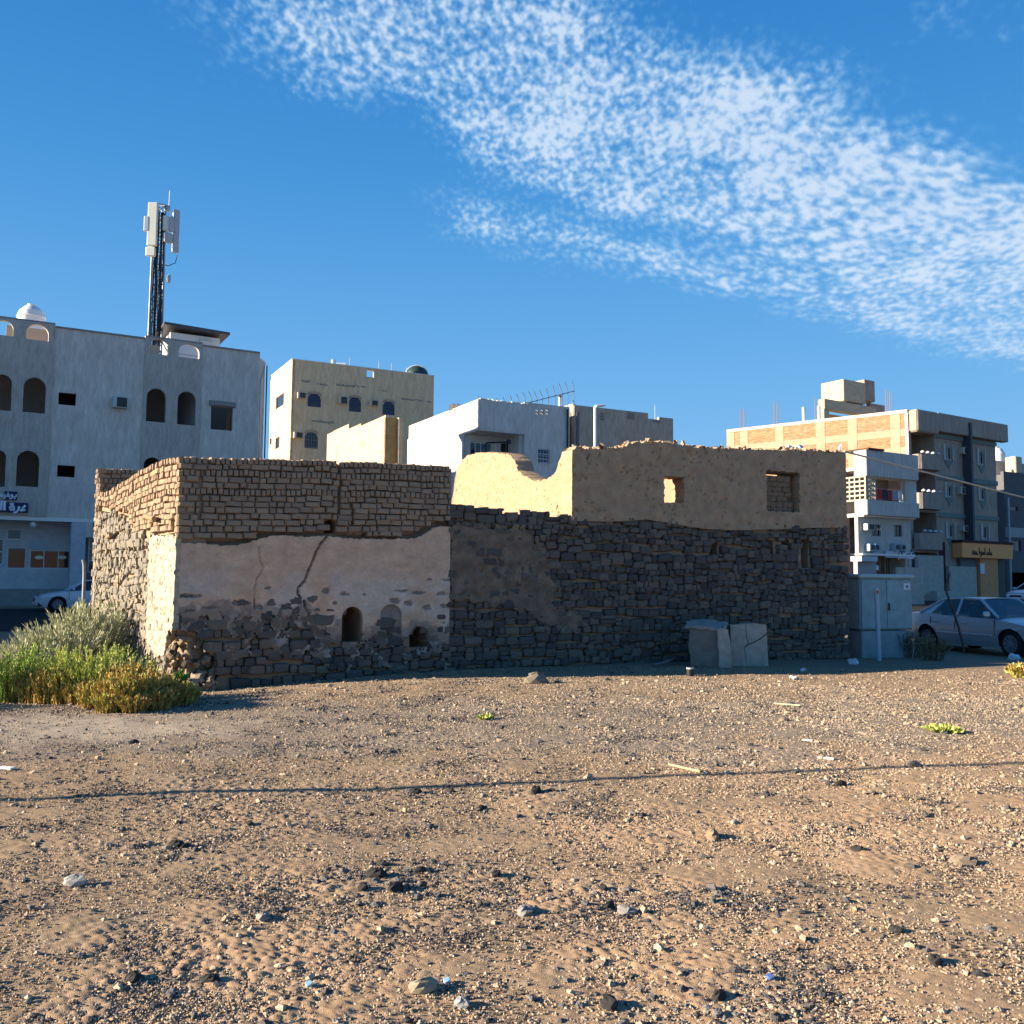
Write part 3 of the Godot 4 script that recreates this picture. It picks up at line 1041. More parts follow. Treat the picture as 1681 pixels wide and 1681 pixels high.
	var slits := [rect(fr, 1263, 886, 1275, 924), rect(fr, 1321, 886, 1333, 932), rect(fr, 1170, 893, 1183, 912), rect(fr, 1289, 885, 1301, 902)]
	var slit := func(s, h):
		var q := 9.0
		for r in slits: q = minf(q, inside_rect(s, h, r))
		return q
	var core2 := relief(-0.05, lr, 180, func(_s): return -0.8, func(s): return st_top.call(s) - 0.05, 70, func(s, h): return -0.125 + nz_hi.get_noise_2d(s * 2.0, h * 2.0) * 0.02, slit, WALL_T, flat_tint(Color(0.5, 0.4, 0.3), 0.12), true)
	put("mud_core", core2, mudv, right)
	lay_stones(right, fr, -0.02, lr + 0.02, func(_s): return -0.25, st_top, slit, 67, 0.105, 0.18)
	# rough mud smeared over the stones next to the plaster
	var smear_poly := PackedVector2Array(line_of(fr, [739, 858, 800, 866, 850, 862, 866, 872, 880, 890, 893, 905, 897, 930, 902, 952, 915, 964, 905, 990, 930, 1000, 955, 1010, 962, 1025, 940, 1035, 900, 1030, 880, 1010, 850, 1000, 800, 990, 770, 985, 739, 985]))
	var smear := func(s, h):
		var p := Vector2(s, h)
		var best := 1e9
		for k in smear_poly.size():
			best = minf(best, p.distance_to(Geometry2D.get_closest_point_to_segment(p, smear_poly[k], smear_poly[(k + 1) % smear_poly.size()])))
		var q := best if Geometry2D.is_point_in_polygon(p, smear_poly) else -best
		return q + nz_mid.get_noise_2d(s * 3.0, h * 3.0) * 0.16 + nz_hi.get_noise_2d(s * 2.0, h * 2.0) * 0.1
	var sm_r0 := loc(fr, 800, 850)
	var sm_r1 := loc(fr, 965, 1045)
	var sm := relief(0.0, sm_r1.x + 0.1, 150, func(_s): return sm_r1.y - 0.1, func(_s): return sm_r0.y + 0.1, 120, func(s, h): return 0.004 + nz_mid.get_noise_2d(s * 3.0, h * 3.0) * 0.022 + nz_hi.get_noise_2d(s * 1.6, h * 1.6) * 0.016, smear, 0.06, flat_tint(Color(0.33, 0.255, 0.19), 0.22))
	put("mud_smear", sm, mudv, right)

	# ---- mud storey above the basalt
	var mt_l := line_of(fr, [938, 738, 948, 735, 975, 736, 1005, 737, 1025, 735, 1033, 728, 1045, 725, 1075, 726, 1100, 728, 1140, 734, 1190, 737, 1250, 738, 1300, 739, 1340, 740, 1388, 742])
	var mt_top := func(s): return along(mt_l, s) + nz_mid.get_noise_2d(s * 6.0, 2.0) * 0.05 + nz_hi.get_noise_2d(s * 4.0, 5.0) * 0.04
	var win1 := rect(fr, 1090, 782, 1123, 825)
	var win2 := rect(fr, 1258, 774, 1312, 840)
	var windows := func(s, h):
		var a := inside_rect(s, h, win1) + nz_mid.get_noise_2d(s * 5.0, h * 5.0) * 0.035
		var b := inside_rect(s, h, win2) + nz_mid.get_noise_2d(s * 5.0, h * 5.0) * 0.03
		return minf(a, b)
	var pits := FastNoiseLite.new()
	pits.seed = 61; pits.noise_type = FastNoiseLite.TYPE_CELLULAR; pits.frequency = 6.0
	pits.cellular_return_type = FastNoiseLite.RETURN_DISTANCE; pits.fractal_type = FastNoiseLite.FRACTAL_NONE
	var mud_depth := func(s, h):
		var z := 0.012 + nz_mid.get_noise_2d(s * 1.3, h * 1.3) * 0.02 + nz_hi.get_noise_2d(s * 1.6, h * 1.6) * 0.011
		var p := pits.get_noise_2d(s, h) + 1.0
		if p < 0.17 and nz_mid.get_noise_2d(s * 0.9 + 30.0, h * 0.9) > 0.06: z -= 0.07 * (1.0 - p / 0.17)
		return z
	var mud_tint := flat_tint(Color(0.63, 0.46, 0.305), 0.12)
	var wall2 := relief(cs - 0.02, lr, 330, func(s): return along(st_l, s) - 0.06, mt_top, 84, mud_depth, windows, 0.45, mud_tint, true)
	put("mud_storey_wall", wall2, mudv, right)
	# lintel and stone blocking of the wider window
	var lint := M.new()
	lint.obox(Transform3D(Basis(), Vector3(win2.get_center().x, win2.end.y - 0.012, -0.2)), Vector3(win2.size.x + 0.3, 0.05, 0.3))
	put("lintel", lint, mat("old_wood", 0.22, 0.15, 0.1, 0.9, "mud", 4.0), right)
	rng.seed = 71
	var yy := win2.position.y
	while yy < win2.end.y - 0.17:
		var xx := win2.position.x + 0.03
		var hh := rng.randf_range(0.1, 0.15)
		while xx < win2.position.x + win2.size.x * 0.74:
			var ww := rng.randf_range(0.12, 0.22)
			put_mesh("blocking_stone", stone_meshes[rng.randi() % 18], mat("blocking", 0.36, 0.27, 0.185, 0.95, "mud", 3.0, "n_rough", 1.0), right, Transform3D(Basis.from_scale(Vector3(ww * 0.54, hh * 0.56, 0.1)), Vector3(xx + ww * 0.5, yy + hh * 0.5, -0.2 + rng.randf_range(-0.03, 0.03))))
			xx += ww
		yy += hh
	var jamb := M.new()
	jamb.box(Vector3(win2.position.x + win2.size.x * 0.72, win2.position.y - 0.05, -0.44), Vector3(win2.end.x + 0.05, win2.end.y, -0.3))
	put("blocking_wall", jamb, mud, right)
	# clods along the broken top
	rng.seed = 73
	var clods := M.new()
	for k in 210:
		var s := rng.randf_range(cs + 0.05, lr - 0.05)
		var sz := rng.randf_range(0.03, 0.075) * (1.6 if rng.randf() < 0.15 else 1.0)
		clods.append(chip_arrays(950 + k % 8), Transform3D(Basis.from_euler(Vector3(rng.randf() * 6, rng.randf() * 6, 0)) * Basis.from_scale(Vector3(sz, sz * 0.7, sz)), Vector3(s, mt_top.call(s) + sz * 0.15, rng.randf_range(-0.4, 0.0))), Color(0.56, 0.42, 0.29))
	var co := put("crumbled_top", clods, mudv, right)
	co.set_meta("kind", "stuff")

	# ---- end wall of the mud storey, in the sun, with its bite
	var c3 := fr * Vector3(cs, 0, 0)
	var back_dir := -fr.basis.z
	var far := c3 + back_dir * 5.6
	var fw := frame(far, c3)
	var wt_l := line_of(fw, [742, 826, 746, 800, 751, 768, 757, 757, 768, 748, 786, 743, 815, 743, 838, 747, 846, 757, 850, 772, 862, 781, 876, 789, 890, 789, 905, 783, 914, 775, 917, 760, 922, 747, 932, 739, 941, 737])
	var wt_top := func(s): return along(wt_l, s) + nz_mid.get_noise_2d(s * 5.0, 9.0) * 0.03
	var west := Node3D.new(); west.name = "mud_end_wall"; ruin.add_child(west); west.transform = inv * fw
	west.set_meta("label", "sunlit mud wall with a deep bite out of its top")
	var s_a := loc(fw, 742, 800).x
	var wl := 5.6
	var ww2 := relief(s_a, wl - 0.1, 240, func(_s): return 2.6, wt_top, 110, mud_depth, none, 0.42, flat_tint(Color(0.58, 0.435, 0.29), 0.08), true)
	put("mud_coat", ww2, mudv, west)
	# back, far and cross walls, floors and roofs of the rooms behind
	var rear := M.new()
	var b3 := fr.affine_inverse() * far
	rear.box(Vector3(cs, -0.5, -5.6 - 0.42), Vector3(lr, 3.95, -5.6))
	put("rear_wall", rear, mat("mud_inner", 0.52, 0.38, 0.255, 0.95, "mud", 2.2, "n_rough", 1.0), right)
	var east := M.new()
	east.box(Vector3(lr - 0.45, -0.5, -5.6), Vector3(lr - 0.004, 4.5, -0.46))
	put("east_wall", east, mats["mud_inner"], right)
	var cross := M.new()
	cross.box(Vector3(win1.end.x + 0.18, 2.0, -4.2), Vector3(win1.end.x + 0.55, 4.25, -0.46))
	put("cross_wall", cross, mats["mud_inner"], right)
	var floor2 := M.new()
	floor2.box(Vector3(cs - 0.4, 2.45, -5.6), Vector3(lr - 0.45, 2.7, -0.5))
	put("upper_floor", floor2, mud, right)
	var roof := M.new()
	roof.box(Vector3(0.5, 2.55, -5.9), Vector3(lf + 3.6, 2.8, -0.5))
	put("mud_roof", roof, mud, front)

	# ---- sunlit end wall
	var et_l := line_of(fs, [162, 806, 172, 807, 180, 805, 190, 798, 203, 790, 212, 785, 222, 777, 232, 771, 245, 765, 258, 758, 275, 752, 297, 749])
	var et := func(s): return along(et_l, s) + 0.02 * nz_mid.get_noise_2d(s * 4.0, 4.0)
	var bl_l := line_of(fs, [160, 836, 185, 840, 204, 842, 209, 862, 214, 872, 240, 876, 296, 878])
	var corner_hole := func(s, h):
		var q := Vector2((s - ls) / 0.5, (h - 0.2) / 0.62)
		return (q.length() - 1.0) * 0.4 + nz_mid.get_noise_2d(s * 3.0, h * 3.0) * 0.06
	var ecore := relief(0.0, ls - 0.03, 120, func(_s): return -0.8, func(s): return et.call(s) - 0.03, 80, func(s, h): return -0.085 + nz_hi.get_noise_2d(s * 2.0, h * 2.0) * 0.012, corner_hole, WALL_T, flat_tint(Color(0.54, 0.41, 0.285)), true)
	put("mud_core", ecore, mudv, end)
	var putlog := [rect(fs, 203, 838, 208, 850), rect(fs, 278, 853, 286, 872), rect(fs, 243, 858, 250, 874)]
	lay_bricks(end, fs, 0.0, ls - 0.02, et, func(s): return along(bl_l, s), [], putlog, false, 43, 13)
	var strip0 := loc(fs, 243, 980).x
	lay_stones(end, fs, 0.0, ls - 0.05, func(_s): return -0.4, func(s): return along(bl_l, s) - 0.02, corner_hole, 63, 0.13, 0.2, 0.35, true)
	var strip_hole := func(s, h):
		var q: float = minf(s - strip0 - 0.02, along(bl_l, s) - 0.03 - h) + nz_mid.get_noise_2d(s * 3.0, h * 3.0) * 0.05
		q = minf(q, h - 0.42 + nz_mid.get_noise_2d(s * 2.0, h * 2.0) * 0.2)
		return minf(q, corner_hole.call(s, h) - 0.02)
	var dots := FastNoiseLite.new()
	dots.seed = 5; dots.noise_type = FastNoiseLite.TYPE_CELLULAR; dots.frequency = 5.2
	dots.cellular_return_type = FastNoiseLite.RETURN_DISTANCE; dots.fractal_type = FastNoiseLite.FRACTAL_NONE
	var st_z := func(s, h):
		var p := dots.get_noise_2d(s * 0.8, h * 1.1) + 1.0
		return 0.015 + nz_mid.get_noise_2d(s * 2.0, h * 2.0) * 0.012 + (0.02 * smoothstep(0.3, 0.1, p))
	var st_c := func(s, h):
		var p := dots.get_noise_2d(s * 0.8, h * 1.1) + 1.0 + nz_hi.get_noise_2d(s * 2.0, h * 2.0) * 0.15
		return Color(0.63, 0.53, 0.39).lerp(Color(0.38, 0.335, 0.28), 0.8 * smoothstep(0.26, 0.17, p))
	var strip := relief(strip0 - 0.1, ls + 0.012, 150, func(_s): return 0.1, func(s): return along(bl_l, s), 150, st_z, strip_hole, 0.07, st_c)
	put("pale_plaster_strip", strip, mat("plaster", 1, 1, 1), end)
	# grey render smeared thinly over the stones of this wall
	var thin := func(s, h):
		var q: float = minf(strip0 + 0.05 - s, along(bl_l, s) - 0.02 - h)
		return minf(q, nz_mid.get_noise_2d(s * 2.0 + 5.0, h * 2.0) * 0.5 + nz_hi.get_noise_2d(s, h) * 0.3 - 0.16)
	var grey := relief(0.0, strip0 + 0.1, 200, func(_s): return -0.2, func(s): return along(bl_l, s), 130, func(s, h): return 0.006 + nz_mid.get_noise_2d(s * 2.5, h * 2.5) * 0.025 + nz_hi.get_noise_2d(s * 2.0, h * 2.0) * 0.01, thin, 0.06, flat_tint(Color(0.44, 0.385, 0.3), 0.12))
	put("thin_render", grey, mudv, end)
	for e in [[243, 848, 262, 852], [181, 882, 190, 878]]:
		var a := loc(fs, e[0], e[1])
		var b2 := loc(fs, e[2], e[3])
		var bm := M.new()
		bm.tube([Vector3(a.x, a.y, 0.05), Vector3(b2.x, b2.y, 0.09)], 0.045, 7)
		put("timber_stub", bm, mat("pale_timber", 0.45, 0.33, 0.21, 0.9, "mud", 4.0), end)
	# taller rear wall of the lower room: its inner face shows over the broken end wall
	var fb_o := fs * Vector3(0.0, 0, -0.0)
	var fb := frame(fb_o, fb_o + ff.basis.x)
	var back := Node3D.new(); back.name = "rear_brick_wall"; ruin.add_child(back); back.transform = inv * fb
	var rt_l := line_of(fb, [163, 768, 190, 770, 215, 768, 240, 772, 300, 780])
	var rb := M.new()
	var hb := rt_l[0].y
	rb.box(Vector3(0.0, -0.5, -0.5), Vector3(5.2, hb - 0.04, -0.07))
	put("mud_core", rb, mud, back)
	lay_bricks(back, fb, 0.0, 3.4, func(s): return hb + nz_mid.get_noise_2d(s * 4.0, 6.0) * 0.02, func(_s): return hb - 1.4, [], [], false, 47, 12)
	var fe := frame(fb * Vector3(-0.01, 0, -0.5), fb * Vector3(-0.01, 0, 0.0))
	var rend := Node3D.new(); rend.name = "rear_wall_end"; ruin.add_child(rend); rend.transform = inv * fe
	lay_bricks(rend, fe, 0.0, 0.5, func(s): return hb + nz_mid.get_noise_2d(s * 4.0, 8.0) * 0.02, func(_s): return hb - 1.5, [], [], false, 49, 15)
	lay_stones(rend, fe, 0.0, 0.5, func(_s): return -0.4, func(_s): return hb - 1.45, none, 69, 0.13, 0.2, 0.3, true)
	flush_stones()

# ------------------------------------------------------------------ buildings
# upright wall in the frame t (x along, y up, z out) from x0,y0 to x1,y1 with openings; each opening: [Rect2, arched]
func facade(parent: Node3D, t: Transform3D, x0: float, y0: float, x1: float, y1: float, ops: Array, thick: float, m: Material, called := "wall") -> MeshInstance3D:
	var b := M.new()
	var xs := [x0, x1]
	var ys := [y0, y1]
	for o in ops:
		var r: Rect2 = o[0]
		xs.append(clampf(r.position.x, x0, x1)); xs.append(clampf(r.end.x, x0, x1))
		ys.append(clampf(r.position.y, y0, y1)); ys.append(clampf(r.end.y, y0, y1))
	xs.sort(); ys.sort()
	for i in xs.size() - 1:
		if xs[i + 1] - xs[i] < 1e-5: continue
		for j in ys.size() - 1:
			if ys[j + 1] - ys[j] < 1e-5: continue
			var c := Vector2((xs[i] + xs[i + 1]) * 0.5, (ys[j] + ys[j + 1]) * 0.5)
			var open := false
			for o in ops:
				if o[0].has_point(c): open = true
			if open: continue
			for z in [0.0, -thick]:
				var p := [Vector3(xs[i], ys[j], z), Vector3(xs[i], ys[j + 1], z), Vector3(xs[i + 1], ys[j + 1], z), Vector3(xs[i + 1], ys[j], z)]
				if z == 0.0: b.quad(p[0], p[1], p[2], p[3])
				else: b.quad(p[3], p[2], p[1], p[0])
	var rim := func(pts: Array):
		for k in pts.size():
			var a: Vector2 = pts[k]
			var e: Vector2 = pts[(k + 1) % pts.size()]
			b.quad(Vector3(a.x, a.y, 0), Vector3(e.x, e.y, 0), Vector3(e.x, e.y, -thick), Vector3(a.x, a.y, -thick))
	rim.call([Vector2(x0, y0), Vector2(x0, y1), Vector2(x1, y1), Vector2(x1, y0)])
	for o in ops:
		var r: Rect2 = o[0]
		if not o[1]:
			rim.call([r.position, Vector2(r.end.x, r.position.y), r.end, Vector2(r.position.x, r.end.y)])
			continue
		var rad := r.size.x * 0.5
		var cy := r.end.y - minf(rad, r.size.y * 0.6)
		var ry := r.end.y - cy
		var arc := []
		for k in 13:
			var a := PI * k / 12.0
			arc.append(Vector2(r.get_center().x + cos(a) * rad, cy + sin(a) * ry))
		var pts := [r.position, Vector2(r.end.x, r.position.y)]
		pts.append_array(arc)
		rim.call(pts)
		for k in 12:
			var corner := r.end if k < 6 else Vector2(r.position.x, r.end.y)
			for z in [0.0, -thick]:
				var a1 := Vector3(arc[k].x, arc[k].y, z)
				var a2 := Vector3(arc[k + 1].x, arc[k + 1].y, z)
				b.tri(a1, a2, Vector3(corner.x, corner.y, z))
		for z in [0.0, -thick]:
			b.tri(Vector3(arc[6].x, arc[6].y, z), Vector3(r.position.x, r.end.y, z), Vector3(r.end.x, r.end.y, z))
	return put(called, b, m, parent, t)

func part_box(called: String, parent: Node, t: Transform3D, lo: Vector3, hi: Vector3, m: Material, bevel := 0.0) -> MeshInstance3D:
	var b := M.new()
	if bevel > 0.0: b.cbox(Transform3D(Basis(), (lo + hi) * 0.5), (hi - lo).abs(), bevel)
	else: b.box(lo, hi)
	return put(called, b, m, parent, t)

# window in an opening r of the wall frame t: frame, glass, bars
func window(parent: Node, t: Transform3D, r: Rect2, inset: float, fm: Material, pm: Material, mullions := 1, transoms := 0) -> MeshInstance3D:
	var b := M.new()
	var w := minf(0.06, r.size.x * 0.09)
	var z := -inset
	b.box(Vector3(r.position.x, r.position.y, z - 0.05), Vector3(r.end.x, r.position.y + w, z))
	b.box(Vector3(r.position.x, r.end.y - w, z - 0.05), Vector3(r.end.x, r.end.y, z))
	b.box(Vector3(r.position.x, r.position.y + w, z - 0.05), Vector3(r.position.x + w, r.end.y - w, z))
	b.box(Vector3(r.end.x - w, r.position.y + w, z - 0.05), Vector3(r.end.x, r.end.y - w, z))
	for k in mullions:
		var x := r.position.x + r.size.x * (k + 1.0) / (mullions + 1)
		b.box(Vector3(x - w * 0.4, r.position.y + w, z - 0.04), Vector3(x + w * 0.4, r.end.y - w, z - 0.005))
	for k in transoms:
		var y := r.position.y + r.size.y * (k + 1.0) / (transoms + 1)
		b.box(Vector3(r.position.x + w, y - w * 0.4, z - 0.042), Vector3(r.end.x - w, y + w * 0.4, z - 0.007))
	var o := put("window", b, fm, parent, t)
	var g := M.new()
	g.box(Vector3(r.position.x + w * 0.5, r.position.y + w * 0.5, z - 0.03), Vector3(r.end.x - w * 0.5, r.end.y - w * 0.5, z - 0.02))
	put("pane", g, pm, o)
	return o

func iron_bars(parent: Node, t: Transform3D, r: Rect2, m: Material, n := 4) -> void:
	var b := M.new()
	for k in n:
		var x := r.position.x + r.size.x * (k + 0.5) / n
		b.tube([Vector3(x, r.position.y, 0.05), Vector3(x, r.end.y, 0.05)], 0.02, 5)
	for y in [0.06, 0.5, 0.94]:
		b.box(Vector3(r.position.x, r.position.y + r.size.y * y - 0.02, 0.035), Vector3(r.end.x, r.position.y + r.size.y * y + 0.02, 0.065))
	put("window_grille", b, m, parent, t)

# boxed window air conditioner
func ac_unit(parent: Node, t: Transform3D, r: Rect2, m: Material, deep := 0.4) -> void:
	var o := part_box("air_conditioner", parent, t, Vector3(r.position.x, r.position.y, 0.0), Vector3(r.end.x, r.end.y, deep), m, 0.02)
	var g := M.new()
	var n := 6
	for k in n:
		var y := r.position.y + r.size.y * (0.15 + 0.7 * k / (n - 1.0))
		g.box(Vector3(r.position.x + r.size.x * 0.25, y - 0.012, deep), Vector3(r.end.x - r.size.x * 0.08, y + 0.012, deep + 0.012))
	g.box(Vector3(r.position.x + r.size.x * 0.25, r.position.y + 0.04, deep + 0.001), Vector3(r.end.x - r.size.x * 0.08, r.end.y - 0.04, deep + 0.004))
	put("grille", g, mat("dark_grey", 0.05, 0.05, 0.055, 0.6), o)

# handwriting-like strokes: lines of (x, y) points, drawn as flat raised bars, for lettering
func strokes(lines: Array, wd: float, deep: float) -> M:
	var b := M.new()
	for l in lines:
		var n := int(l.size() / 2)
		for k in n - 1:
			var a := Vector2(l[k * 2], l[k * 2 + 1])
			var c := Vector2(l[k * 2 + 2], l[k * 2 + 3])
			var d := (c - a).normalized() * wd * 0.5
			a -= d * 0.7; c += d * 0.7
			var q := Vector2(-d.y, d.x)
			var p := [a + q, c + q, c - q, a - q]
			for e in 4:
				var g: Vector2 = p[e]
				var h: Vector2 = p[(e + 1) % 4]
				b.quad(Vector3(g.x, g.y, 0), Vector3(g.x, g.y, deep), Vector3(h.x, h.y, deep), Vector3(h.x, h.y, 0))
			b.quad(Vector3(p[0].x, p[0].y, deep), Vector3(p[1].x, p[1].y, deep), Vector3(p[2].x, p[2].y, deep), Vector3(p[3].x, p[3].y, deep))
	return b

# Arabic letters as strokes in a cell that begins at x (the right edge) and runs leftwards; returns [strokes, width]
func letter(ch: String) -> Array:
	match ch:
		"dal": return [[[-0.1, 0.55, -0.32, 0.3, -0.12, 0.12, -0.45, 0.08]], 0.52]
		"ra": return [[[-0.1, 0.42, -0.16, 0.1, -0.3, -0.1, -0.5, -0.16]], 0.46]
		"ta": return [[[-0.1, 0.15, -0.12, 0.42, -0.3, 0.5, -0.45, 0.32, -0.35, 0.1, -0.1, 0.12], [-0.2, 0.68, -0.24, 0.68], [-0.36, 0.68, -0.4, 0.68]], 0.55]
		"alef": return [[[-0.14, 0.9, -0.14, 0.08]], 0.28]
		"lam": return [[[-0.14, 0.9, -0.14, 0.12, -0.36, 0.1]], 0.3]
		"kha": return [[[0.0, 0.1, -0.12, 0.12, -0.5, 0.5, -0.12, 0.44], [-0.5, 0.1, -0.12, 0.1], [-0.28, 0.72, -0.33, 0.72]], 0.52]
		"dad": return [[[0.0, 0.1, -0.15, 0.1, -0.3, 0.42, -0.6, 0.4, -0.66, 0.12, -0.2, 0.1], [-0.45, 0.66, -0.5, 0.66]], 0.75]
		"ba": return [[[-0.06, 0.42, -0.1, 0.12, -0.4, 0.1], [-0.2, -0.12, -0.25, -0.12]], 0.38]
		"waw": return [[[-0.1, 0.2, -0.2, 0.42, -0.38, 0.3, -0.2, 0.16, -0.1, 0.22, -0.2, -0.1, -0.45, -0.16]], 0.48]
		"fa": return [[[0.0, 0.1, -0.14, 0.12, -0.12, 0.4, -0.3, 0.4, -0.28, 0.16, -0.45, 0.1], [-0.2, 0.62, -0.25, 0.62]], 0.45]
		"ya": return [[[0.0, 0.1, -0.12, 0.12, -0.16, 0.4, -0.2, 0.1, -0.36, 0.1], [-0.1, -0.12, -0.14, -0.12], [-0.24, -0.12, -0.28, -0.12]], 0.36]
		"ha": return [[[0.0, 0.1, -0.1, 0.12, -0.14, 0.4, -0.34, 0.34, -0.34, 0.1, -0.1, 0.1]], 0.42]
		"sin": return [[[0.0, 0.3, -0.04, 0.1, -0.14, 0.1, -0.17, 0.3, -0.2, 0.1, -0.3, 0.1, -0.33, 0.34, -0.37, 0.1, -0.5, 0.1]], 0.5]
		"mim": return [[[0.0, 0.1, -0.1, 0.12, -0.2, 0.36, -0.34, 0.2, -0.2, 0.06, -0.42, 0.1]], 0.42]
		"nun": return [[[-0.06, 0.4, -0.1, -0.02, -0.32, -0.1, -0.46, 0.1, -0.48, 0.36], [-0.26, 0.5, -0.3, 0.5]], 0.55]
	return [[], 0.25]

# a word of letters from right to left; its right end at x = 0, scaled to size
func word(chs: Array, size: float) -> Array:
	var out := []
	var x := 0.0
	for ch in chs:
		var e := letter(ch)
		for l in e[0]:
			var q := []
			for k in range(0, l.size(), 2):
				q.append((x + l[k]) * size); q.append(l[k + 1] * size)
			out.append(q)
		x -= e[1]
	return [out, -x * size]

func building(called: String, f: Transform3D, label: String, category := "building", group := "") -> Node3D:
	return thing(called, f, label, category, group)

# plain closed body behind the facade: x0..x1, depth back, with floors so that openings look into rooms
func shell(parent: Node, x0: float, x1: float, y0: float, y1: float, deep: float, m: Material, floors: Array, rm: Material, left := true, right_ := true, z0 := -0.3) -> void:
	if left: part_box("side_wall", parent, Transform3D(), Vector3(x0 + 0.002, y0, -deep), Vector3(x0 + 0.3, y1, z0), m)
	if right_: part_box("side_wall", parent, Transform3D(), Vector3(x1 - 0.3, y0, -deep), Vector3(x1 - 0.002, y1, z0), m)
	part_box("rear_wall", parent, Transform3D(), Vector3(x0, y0, -deep - 0.3), Vector3(x1, y1, -deep), m)
	for k in floors.size():
		part_box("roof" if k == floors.size() - 1 else "floor_slab", parent, Transform3D(), Vector3(x0 + 0.3, floors[k] - 0.25, -deep), Vector3(x1 - 0.3, floors[k], z0), rm)

func make_left_building() -> void:
	var o := at(45, 700, 47.0)
	var d := Vector3(cos(deg_to_rad(30.0)), 0, -sin(deg_to_rad(30.0)))
	var f := frame(o, o + d)
	var white := streaked(mat("grey_white_paint", 0.9, 0.835, 0.75, 0.85, "streaks", 0.4, "n_fine", 0.25), 0.45)
	var grey := streaked(mat("grey_render", 0.7, 0.64, 0.56, 0.9, "streaks", 0.4, "n_fine", 0.4), 0.5)
	var dark := mat("room_wall", 0.78, 0.74, 0.69, 0.95)
	var b := building("apartment_block", f, "unfinished grey and white block with empty arched windows and phone mast")
	var xr := loc(f, 425, 650).x
	var x1 := loc(f, 86, 650).x
	var x2 := loc(f, 235, 650).x
	var x3 := loc(f, 330, 650).x
	var xl := -34.0
	var yb := loc(f, 70, 848).y
	var yg := loc(f, 30, 998).y - 0.3
	var t1 := loc(f, 60, 529).y
	var t2 := loc(f, 150, 545).y
	var t3 := loc(f, 280, 558).y
	var t4 := loc(f, 380, 574).y
	var T := Transform3D()
	var bay := Transform3D(Basis(), Vector3(0, 0, 0.07))
	var big := [[-30, 615, -8, 680], [-12, 615, 19, 674], [38, 620, 75, 678], [-60, 740, -30, 803], [-16, 739, 9, 799], [27, 740, 64, 799], [-8, 526, 22, 551], [43, 532, 80, 559]]
	var ops := []
	for e in big.slice(1, 3) + big.slice(4, 8): ops.append([rect(f, e[0], e[1], e[2], e[3]), true])
	for k in 6:      # the same bay goes on beyond the frame
		for h in [ops[1][0], ops[3][0]]:
			ops.append([Rect2(h.position.x - 4.2 - k * 1.9, h.position.y, h.size.x, h.size.y), true])
	facade(b, bay, -16.0, yb, x1, t1, ops, 0.32, grey)
	facade(b, T, xl, yb, -16.0, t2, [], 0.3, white)
	var o2 := [[rect(f, 96, 645, 125, 665), false], [rect(f, 94, 764, 123, 783), false]]
	facade(b, T, x1, yb, x2, t2, o2, 0.3, white)
	var o3 := []
	for e in [[240, 638, 272, 693], [291, 643, 321, 698], [235, 751, 264, 806], [245, 556, 277, 582], [293, 564, 327, 588]]: o3.append([rect(f, e[0], e[1], e[2], e[3]), true])
	facade(b, bay, x2, yb, x3, t3, o3, 0.32, grey)
	var w4 := rect(f, 346, 668, 382, 706)
	facade(b, T, x3, yb, xr, t4, [[w4, false]], 0.3, white)
	part_box("window_hood", b, T, Vector3(w4.position.x - 0.12, w4.end.y + 0.02, 0.0), Vector3(w4.end.x + 0.12, w4.end.y + 0.3, 0.22), mat("hood", 0.36, 0.34, 0.32, 0.9, "concrete", 1.0), 0.02)
	# bevelled corner
	var ch := frame(Vector3(xr, 0, 0), Vector3(xr + 0.55, 0, -0.9))
	facade(b, ch, 0.0, yb, 1.05, t4 - 0.25, [], 0.3, white)
	var deep := 14.0
	var s2 := loc(f, 60, 690).y - 0.2
	var s1 := loc(f, 45, 805).y - 0.6
	var roof_y := t2 - 1.0
	shell(b, xl, xr + 0.55, yb, t4 - 1.4, deep, white, [], dark, true, true, -0.9)
	for y in [yb + 0.25, s1, s2, roof_y]:
		part_box("roof" if y == roof_y else "floor_slab", b, T, Vector3(xl + 0.3, y - 0.25, -deep), Vector3(xr - 0.02, y, -0.31), dark)
	part_box("ground_wall", b, T, Vector3(xl, yg, -6.7), Vector3(xr, yb, -6.4), white)
	part_box("ground_wall", b, T, Vector3(xr - 0.1, yg, -6.4), Vector3(xr + 0.15, yb - 0.22, -2.0), white)
	part_box("room_wall", b, T, Vector3(xl, yb, -8.2), Vector3(xr, roof_y, -8.0), dark)
	part_box("overhang_soffit", b, T, Vector3(xl, yb - 0.22, -2.6), Vector3(xr, yb - 0.004, -0.02), dark)
	for x in [x1 - 0.1, x2, x3]:
		part_box("room_wall", b, T, Vector3(x - 0.1, yb, -8.0), Vector3(x + 0.1, roof_y, -0.34), dark)
	# inner parapet walls of the roof terrace, seen through the small arches
	part_box("terrace_wall", b, T, Vector3(x2 + 0.2, roof_y, -3.4), Vector3(x3 - 1.8, t3 + 0.35, -3.2), mat("terrace_tan", 0.42, 0.32, 0.24, 0.9))
	part_box("terrace_wall", b, T, Vector3(x1 - 2.2, roof_y, -2.4), Vector3(x1 - 0.1, t1 + 0.2, -2.2), mats["terrace_tan"])
	part_box("parapet_return", b, T, Vector3(x2 + 0.02, t2 - 0.8, -4.0), Vector3(x2 + 0.3, t3 - 0.02, -0.36), white)
	ac_unit(b, T, rect(f, 184, 653, 209, 671), mat("ac_white", 0.5, 0.5, 0.47, 0.6))
